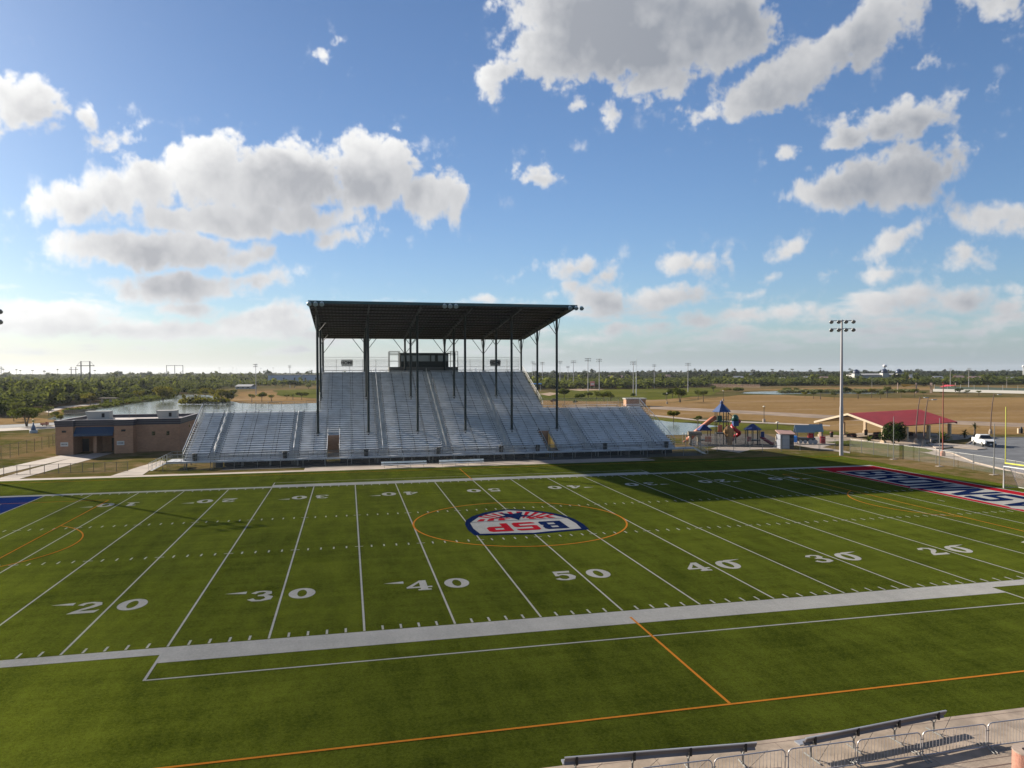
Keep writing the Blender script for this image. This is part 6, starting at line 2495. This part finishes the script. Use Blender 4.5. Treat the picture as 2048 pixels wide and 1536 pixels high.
for s in (0.0, 1.0):
    for k in range(4):
        q = (pA if s == 0 else pB) + dv * (k / 3)
        b = MB()
        b.obox((q.x, q.y, 1.3), (.5, .5, 2.6), .33)
        b.obox((q.x, q.y, .2), (.75, .75, .4), .33)
        b.build('column', mat('cream_column', (0.50, 0.38, 0.26), .8), pv)
for k, (s, t_) in enumerate(((.35, .15), (.6, .25), (.4, .5), (.62, .75))):
    q = pA + (pB - pA) * s + dv * t_
    tb = thing('picnic_table', 'picnic table under the red pavilion roof, %s from the near gable' % ('first', 'second', 'third', 'fourth')[k], 'picnic table', (q.x, q.y, 0.05), 'picnic tables in the pavilion')
    b = MB()
    b.obox((q.x, q.y, .76), (1.8, .75, .06), .33)
    b.build('table_top', mat('table_red', (0.22, 0.07, 0.05), .7), tb)
    for sg in (-1, 1):
        b = MB()
        b.obox((q.x - sg * .6 * math.sin(.33), q.y + sg * .6 * math.cos(.33), .45), (1.8, .28, .05), .33)
        b.build('seat', mat('table_red', (.2,) * 3), tb)
    b = MB()
    for sg in (-.6, .6):
        b.obox((q.x + sg * math.cos(.33), q.y + sg * math.sin(.33), .38), (.08, 1.3, .68), .33)
    b.build('frame', DARKST, tb)
for u, v, lab in ((1663, 875, 'black bin beside the left pavilion column'), (1732, 871, 'black bin beside the middle pavilion column')):
    q = at(u, v)
    t = thing('trash_can', lab, 'trash can', (q.x, q.y, 0), 'black bins in the pavilion')
    b = MB()
    b.lathe([(.28, .05), (.33, .9)], (q.x, q.y, 0), 10)
    b.build('bin_body', BLACK, t)
    b = MB()
    b.lathe([(.36, .91), (.3, 1.1), (.1, 1.2)], (q.x, q.y, 0), 10)
    b.build('lid', mat('lid_red', (0.12, 0.03, 0.02), .6), t)

# lamp posts
def curved_lamp(label, u, v, top, du, group='curved lamp posts by the pavilion'):
    p = at(u, v)
    H = ht(p, top)
    L = fr_(p)
    s = (p - CP).dot(_f) / FL
    t = thing('street_lamp', label, 'street lamp', (p.x, p.y, 0), group)
    b = MB()
    b.lathe([(.34, 0), (.34, .6), (.24, .75), (.2, 1.0)], (p.x, p.y, 0), 12)
    b.build('base', CONC2, t)
    b = MB()
    w = du * s
    b.path([L(0, 0, .9), L(w * .12, 0, H * .4), L(w * .5, 0, H * .75), L(w, 0, H)], [.11, .10, .085, .06], 8)
    b.build('pole', mat('lamp_brown', (0.09, 0.055, 0.045), .6), t)
    b = MB()
    b.path([L(w * .9, 0, H * .94), L(w + .45, 0, H * .965), L(w + .7, 0, H * .975)], .035, 5)
    b.build('arm', mat('lamp_brown', (.1,) * 3), t)
    b = MB()
    b.obox(L(w + 1.05, 0, H * .975), (.85, .35, .14), 0)
    b.build('lamp_head', mat('lamp_housing2', (.2,) * 3), t)


curved_lamp('curved brown lamp post in front of the pavilion, left of two', 1831.7, 887, 793, 8)
curved_lamp('curved brown lamp post in front of the pavilion, right of two', 1847.5, 890, 797, 8)
curved_lamp('curved brown lamp post beyond the white pickup', 1981, 868, 787, 6.5, 'curved lamp posts by the pavilion')
p = at(1885.5, 912.5)
t = thing('lamp_mast', 'tall rust-red mast on a round base at the parking lot corner', 'mast', (p.x, p.y, 0))
b = MB()
b.lathe([(.38, 0), (.36, .5), (.22, .75)], (p.x, p.y, 0.05), 12)
b.build('base', mat('rust_base', (0.30, 0.14, 0.10), .8), t)
b = MB()
b.tube((p.x, p.y, .75), (p.x, p.y, ht(p, 765)), .10, .06, 8)
b.build('pole', RUST, t)
q = at(2039, 867)
t = thing('pedestal', 'pale pedestal with a dark pointed fixture beside the parking lot', 'pedestal', (q.x, q.y, 0))
b = MB()
b.lathe([(.3, 0), (.3, 1.05)], (q.x - .15, q.y, 0), 12)
b.build('plinth', mat('cream_column', (.5,) * 3), t)
b = MB()
b.lathe([(.28, 0), (.3, .8), (.08, 1.4)], (q.x + .42, q.y, 0), 10)
b.build('fixture', DARKST, t)
for (u, v, top, lab) in ((1528, 845, 814, 'park lamp post on a white block on the near edge of the dry field'), (1554.8, 882, 846, 'slim dark lamp post left of the shed'),
                         (1446.5, 802, 782, 'thin lamp post above the play tower roof'), (1334, 808, 787, 'thin lamp post right of the brick building')):
    p = at(u, v)
    H = ht(p, top)
    t = thing('park_lamp', lab, 'lamp post', (p.x, p.y, 0), 'slim park lamp posts')
    b = MB()
    b.lathe([(.35, 0), (.35, .9)], (p.x, p.y, 0), 10)
    b.build('base', CONC2, t)
    b = MB()
    b.tube((p.x, p.y, .9), (p.x, p.y, H), .07, n=6)
    b.build('pole', DARKST, t)
    b = MB()
    b.lathe([(.05, 0), (.32, .06), (.28, .2), (.05, .26)], (p.x, p.y, H), 10)
    b.build('lamp_head', mat('lamp_pale', (0.55, 0.52, 0.42), .5), t)
for (u, v, lab) in ((1845, 893, 'short pale bollard left of the lamp post base'), (1862, 889.5, 'short pale bollard right of the lamp posts'), (1874, 886, 'pale block at the foot of the yucca')):
    p = at(u, v)
    t = MB()
    t.lathe([(.14, 0), (.14, .95), (.05, 1.0)], (p.x, p.y, 0), 10)
    o_ = t.build('bollard', CONC2)
    tag(o_, lab, 'bollard', 'bollards by the pavilion walk')

# pickup truck
p = Vector((91.3, 42.6, .07))
F_ = Vector((-.42, -.91, 0)).normalized()
S_ = Vector((F_.y, -F_.x, 0))
tr_ = thing('pickup_truck', 'white pickup truck driving across the parking lot', 'pickup truck', tuple(p))


def TL(x, y, z):  # x forward, y to its right
    return (p.x + F_.x * x + S_.x * y, p.y + F_.y * x + S_.y * y, p.z + z)


def hull(secs, name, mt, smooth=False):
    """secs: (x, halfwidth low, z low, halfwidth top, z top)"""
    b = MB()
    vs = []
    for (x, wl, zl, wt, zt) in secs:
        vs += [TL(x, -wl, zl), TL(x, -wl * 1.0, (zl + zt) / 2), TL(x, -wt, zt), TL(x, wt, zt), TL(x, wl, (zl + zt) / 2), TL(x, wl, zl)]
    n = len(secs)
    fs = [(i * 6 + k, i * 6 + (k + 1) % 6, (i + 1) * 6 + (k + 1) % 6, (i + 1) * 6 + k) for i in range(n - 1) for k in range(6)]
    fs += [tuple(range(6))[::-1], tuple(range((n - 1) * 6, n * 6))]
    b.add(vs, fs)
    return b.build(name, mt, tr_, smooth)


CARW = mat('car_white', (0.60, 0.60, 0.59), 0.25, 0.0, 0.6)
hull([(-2.75, .92, .55, .90, 1.25), (-.7, .97, .5, .92, 1.27), (.7, .97, .45, .90, 1.25), (1.5, .96, .45, .86, 1.22), (2.35, .93, .5, .80, 1.12), (2.65, .86, .55, .74, .98)], 'body', CARW)
hull([(-1.35, .86, 1.26, .74, 1.84), (-.9, .88, 1.26, .74, 1.9), (.25, .88, 1.25, .72, 1.9), (.45, .88, 1.24, .70, 1.86)], 'cab', CARW)
b = MB()
b.add([TL(1.05, -.80, 1.26), TL(1.05, .80, 1.26), TL(.48, .68, 1.83), TL(.48, -.68, 1.83), TL(.40, -.80, 1.2), TL(.40, .80, 1.2)], [(0, 1, 2, 3), (0, 3, 4), (1, 5, 2)])
b.build('windscreen', DGLASS, tr_)
for sg in (-1, 1):
    b = MB()
    b.add([TL(-1.2, sg * .885, 1.33), TL(.4, sg * .885, 1.33), TL(.25, sg * .78, 1.80), TL(-1.05, sg * .78, 1.80)], [(0, 1, 2, 3)])
    b.build('side_window', DGLASS, tr_)
    b = MB()
    b.obox(TL(.75, sg * 1.08, 1.32), (.12, .22, .18), math.atan2(F_.y, F_.x))
    b.build('mirror', CARW, tr_)
    b = MB()
    b.obox(TL(2.52, sg * .66, .98), (.22, .34, .18), math.atan2(F_.y, F_.x))
    b.build('headlight', mat('headlight', (0.5, 0.52, 0.55), .15), tr_)
    for xx in (-1.75, 1.65):
        b = MB()
        b.lathe([(.24, -.13), (.40, -.12), (.40, .12), (.24, .13)], TL(xx, sg * .86, .40), 18, tuple(S_))
        w_ = b.build('wheel', mat('tyre', (0.02, 0.02, 0.02), .9), tr_)
        b = MB()
        b.lathe([(.23, 0), (.20, .03), (.06, .04)], TL(xx, sg * .99, .40), 12, tuple(S_ * sg))
        b.build('rim', GALV, w_)
b = MB()
b.obox(TL(2.62, 0, .80), (.12, 1.15, .36), math.atan2(F_.y, F_.x))
b.build('grille', BLACK, tr_)
b = MB()
b.obox(TL(2.68, 0, .50), (.16, 1.72, .22), math.atan2(F_.y, F_.x))
b.build('bumper', mat('bumper_dark', (0.05, 0.05, 0.05), .5), tr_)
b = MB()
b.obox(TL(2.78, 0, .52), (.02, .32, .15), math.atan2(F_.y, F_.x))
b.build('number_plate', WHITE, tr_)

# goals at the right end
g_ = thing('goal_post', 'yellow football upright with crossbar at the right edge', 'goal post', (56.0, 0, 0))
b = MB()
b.tube((55.75, 4.8, 2.75), (55.75, 4.8, 8.95), .055, n=8)
b.tube((55.75, -2.35, 2.75), (55.75, -2.35, 8.95), .055, n=8)
b.build('upright', YELLOW, g_)
b = MB()
b.tube((55.75, 4.85, 2.78), (55.75, -2.4, 2.78), .085, n=8)
b.build('crossbar', YELLOW, g_)
b = MB()
b.path([(57.6, 1.2, 0), (57.6, 1.2, 2.0), (57.3, 1.2, 2.6), (55.8, 1.2, 2.78)], .10, 8)
b.build('gooseneck', YELLOW, g_)
sg_ = thing('soccer_goal', 'white soccer goal under the yellow crossbar', 'soccer goal', (55.6, 1.2, 0))
b = MB()
b.path([(55.55, 4.82, 0), (55.55, 4.82, 2.44), (55.55, -2.5, 2.44), (55.55, -2.5, 0)], .065, 8)
b.build('frame', WHITE, sg_)
b = MB()
for y in (4.82, -2.5):
    b.path([(55.55, y, 2.42), (56.3, y, 2.38), (57.5, y, .06), (55.55, y, .06)], .035, 6)
b.tube((57.5, 4.82, .06), (57.5, -2.5, .06), .035, n=6)
b.build('back_stay', GALV, sg_)
b = MB()
b.add([(56.3, 4.8, 2.35), (56.3, -2.48, 2.35), (57.48, -2.48, .08), (57.48, 4.8, .08), (55.56, 4.8, 2.4), (55.56, -2.48, 2.4), (55.56, 4.8, .08), (55.56, -2.48, .08)], [(0, 1, 2, 3), (4, 5, 1, 0), (4, 0, 3, 6), (5, 7, 2, 1)])
b.build('net', mat('goal_net', (0.55, 0.5, 0.6), .8, trans=.82), sg_)

# ---------------------------------------------------------------- foreground: benches, barriers, bin
def front_bench(label, A, B, legs):
    A, B = Vector((*A, .045)), Vector((*B, .045))
    d = (B - A).normalized()
    n = Vector((-d.y, d.x, 0))          # towards the pitch
    t = thing('players_bench', label, 'bench', tuple((A + B) / 2), 'aluminium benches on the near sideline')
    al = mat('bench_aluminium', (0.40, 0.40, 0.41), .38, .6, var=.08, vscale=.5)

    def slab(o0, z0, o1, z1, th, up):
        b = MB()
        q = []
        for s in (A, B):
            for (o, z) in ((o0, z0), (o1, z1)):
                for k in (0, 1):
                    q.append(s + n * (o + up[0] * th * k) + Vector((0, 0, z + up[1] * th * k)))
        b.add(q, [(0, 1, 3, 2), (4, 6, 7, 5), (0, 4, 5, 1), (2, 3, 7, 6), (1, 5, 7, 3), (0, 2, 6, 4)])
        return b
    slab(.12, .43, .40, .43, .045, (0, 1)).build('seat', al, t)
    dk_ = mat('bench_back_shade', (0.13, 0.12, 0.125), .5, .3, var=.12, vscale=.6)  # darker than the seat metal: shadow on the backs is put into the colour
    bk = slab(-.10, .54, -.04, .655, .04, (1, 0)).build('backrest', dk_, t)
    b2 = slab(-.125, .665, -.19, .80, .04, (1, 0))
    b2.build('backrest', dk_, t)
    slab(-.20, .805, -.14, .805, .035, (0, 1)).build('top_cap', al, t)
    L_ = (B - A).length
    for k in range(legs):
        s = A + d * (L_ * (.06 + .88 * k / (legs - 1)))
        b = MB()
        b.path([s + n * .02 + Vector((0, 0, .03)), s + n * .02 + Vector((0, 0, .40))], .032, 8)
        b.path([s + n * .38 + Vector((0, 0, .40)), s - n * .02 + Vector((0, 0, .40)), s - n * .07 + Vector((0, 0, .52)), s - n * .17 + Vector((0, 0, .82))], .026, 6)
        b.tube(s + n * .34 + Vector((0, 0, .03)), s - n * .42 + Vector((0, 0, .03)), .03, n=7)
        b.build('leg', GALV, t)
        b = MB()
        for (o, z0, z1) in ((-.15, .56, .80),):
            q = s - n * .185 + Vector((0, 0, .70))
            b.obox((q.x, q.y, q.z), (.08, .05, .27), math.atan2(d.y, d.x))
        b.build('bracket', BLACK, t)
        b = MB()
        b.tube(s - n * .3 + Vector((0, 0, .03)), s + d * .9 + n * .1 + Vector((0, 0, .40)), .008, n=4)
        b.build('brace', DARKST, t)
    return t


front_bench('long aluminium bench with its back to us, left of two on the near sideline', (-7.85, -39.42), (-1.48, -39.93), 4)
front_bench('long aluminium bench standing askew behind the crowd barriers, right of two', (.22, -40.05), (6.28, -39.42), 4)


def barrier(label, x0, x1, y0, y1):
    t = thing('crowd_barrier', label, 'barrier', ((x0 + x1) / 2, (y0 + y1) / 2, .045), 'steel crowd barriers')
    A, B = Vector((x0 + .05, y0, .045)), Vector((x1 - .05, y1, .045))
    d = (B - A).normalized()
    n = Vector((-d.y, d.x, 0))
    z0, z1 = .07, .86
    c = .16
    pts = [A + Vector((0, 0, z0))]
    for k in range(5):
        a = math.pi / 2 * k / 4
        pts.append(A + d * (c - c * math.cos(a)) + Vector((0, 0, z1 - c + c * math.sin(a))))
    for k in range(5):
        a = math.pi / 2 * k / 4
        pts.append(B - d * (c - c * math.sin(a)) + Vector((0, 0, z1 - c + c * math.cos(a))))
    pts.append(B + Vector((0, 0, z0)))
    pts.append(A + Vector((0, 0, z0)))
    b = MB()
    b.path(pts, .021, 7)
    b.build('frame', mat('barrier_steel', (0.36, 0.34, 0.34), .45, .4), t)
    L_ = (B - A).length
    b = MB()
    nb = 19
    for k in range(1, nb):
        s = A + d * (L_ * k / nb)
        b.tube(s + Vector((0, 0, z0)), s + Vector((0, 0, z1 - .01 if 1 < k < nb - 1 else z1 - .03)), .0075, n=5)
    b.build('infill_bars', mat('barrier_steel', (.3,) * 3), t)
    for s in (A + d * .02, B - d * .02):
        b = MB()
        b.path([s - n * .38 + Vector((0, 0, .015)), s - n * .22 + Vector((0, 0, .04)), s - n * .1 + Vector((0, 0, .10)), s + n * .1 + Vector((0, 0, .10)), s + n * .22 + Vector((0, 0, .04)), s + n * .38 + Vector((0, 0, .015))], .018, 6)
        b.build('foot', GALV, t)
    b = MB()
    b.tube(B + Vector((0, 0, .62)) - d * .02, B + Vector((0, 0, .62)) + d * .13, .014, n=5)
    b.tube(B + Vector((0, 0, .2)) - d * .02, B + Vector((0, 0, .2)) + d * .13, .014, n=5)
    b.build('hook', GALV, t)


XB = [-5.9, -3.4, -.82, 1.72, 4.22, 6.84, 9.4]
LB = ['leftmost crowd barrier, cut by the bottom edge', 'second crowd barrier from the left, under the right end of the left bench', 'third crowd barrier from the left, between the two benches',
      'fourth crowd barrier from the left, before the left half of the askew bench', 'fifth crowd barrier from the left, before the right half of the askew bench', 'rightmost crowd barrier, behind the round pink bin']
for k in range(6):
    barrier(LB[k], XB[k], XB[k + 1], -40.76, -40.76 + random.uniform(-.03, .03))
c = (6.52, -42.55, .045)
t = thing('litter_bin', 'round pink stone bin with a dark opening in the lower right corner', 'trash can', c)
b = MB()
b.lathe([(.36, 0), (.385, .04), (.385, .84), (.37, .88)], c, 32)
b.build('drum', mat('pink_aggregate', (0.34, 0.165, 0.12), .9, var=.15, vscale=12, bump=.3, bscale=60), t)
b = MB()
vs = []
n = 32
for k in range(n):
    a = 6.2832 * k / n
    vs += [(c[0] + .39 * math.cos(a), c[1] + .39 * math.sin(a), .93), (c[0] + .12 * math.cos(a), c[1] + .12 * math.sin(a), .95), (c[0] + .12 * math.cos(a), c[1] + .12 * math.sin(a), .80), (c[0] + .39 * math.cos(a), c[1] + .39 * math.sin(a), .885)]
b.add(vs, [(k * 4 + j, k * 4 + (j + 1) % 4, ((k + 1) % n) * 4 + (j + 1) % 4, ((k + 1) % n) * 4 + j) for k in range(n) for j in range(4)])
b.build('lid', mat('pale_aggregate', (0.28, 0.22, 0.18), .9, var=.1, vscale=10), t)
b = MB()
b.tube((c[0], c[1], .60), (c[0], c[1], .80), .13, n=16)
b.build('liner', BLACK, t)
for y, w_ in ((-38.78, .012), (-41.35, .014), (-41.75, .03), (-44.4, .014)):
    b = MB()
    b.rect(-70, y - w_, 90, y + w_, .0475)
    struct('joint', b, mat('joint_dark', (0.12, 0.08, 0.065), .9))
for x in (-9, -4.5, 0, 4.5, 9, 13.5):
    b = MB()
    b.rect(x - .007, -41.3, x + .007, -38.8, .0478)
    struct('joint', b, mat('joint_dark', (.1,) * 3))

# air: thin even haze over the whole land
hz_ = MB()
hz_.box(-7000, -500, -1.2, 7000, 8500, 60)
o_ = hz_.build('haze', [])
mh = bpy.data.materials.new('haze')
mh.use_nodes = True
mh.node_tree.nodes.clear()
N = NT(mh.node_tree)
vo_ = N.n('ShaderNodeVolumePrincipled')
vo_.inputs['Color'].default_value = (0.80, 0.86, 0.95, 1)
vo_.inputs['Density'].default_value = 0.000048
vo_.inputs['Anisotropy'].default_value = 0.3
ou_ = N.n('ShaderNodeOutputMaterial')
N.link(vo_.outputs[0], ou_.inputs['Volume'])
o_.data.materials.append(mh)
o_['kind'] = 'stuff'

# tidy the helper property
for o in bpy.data.objects:
    if '_o' in o:
        del o['_o']
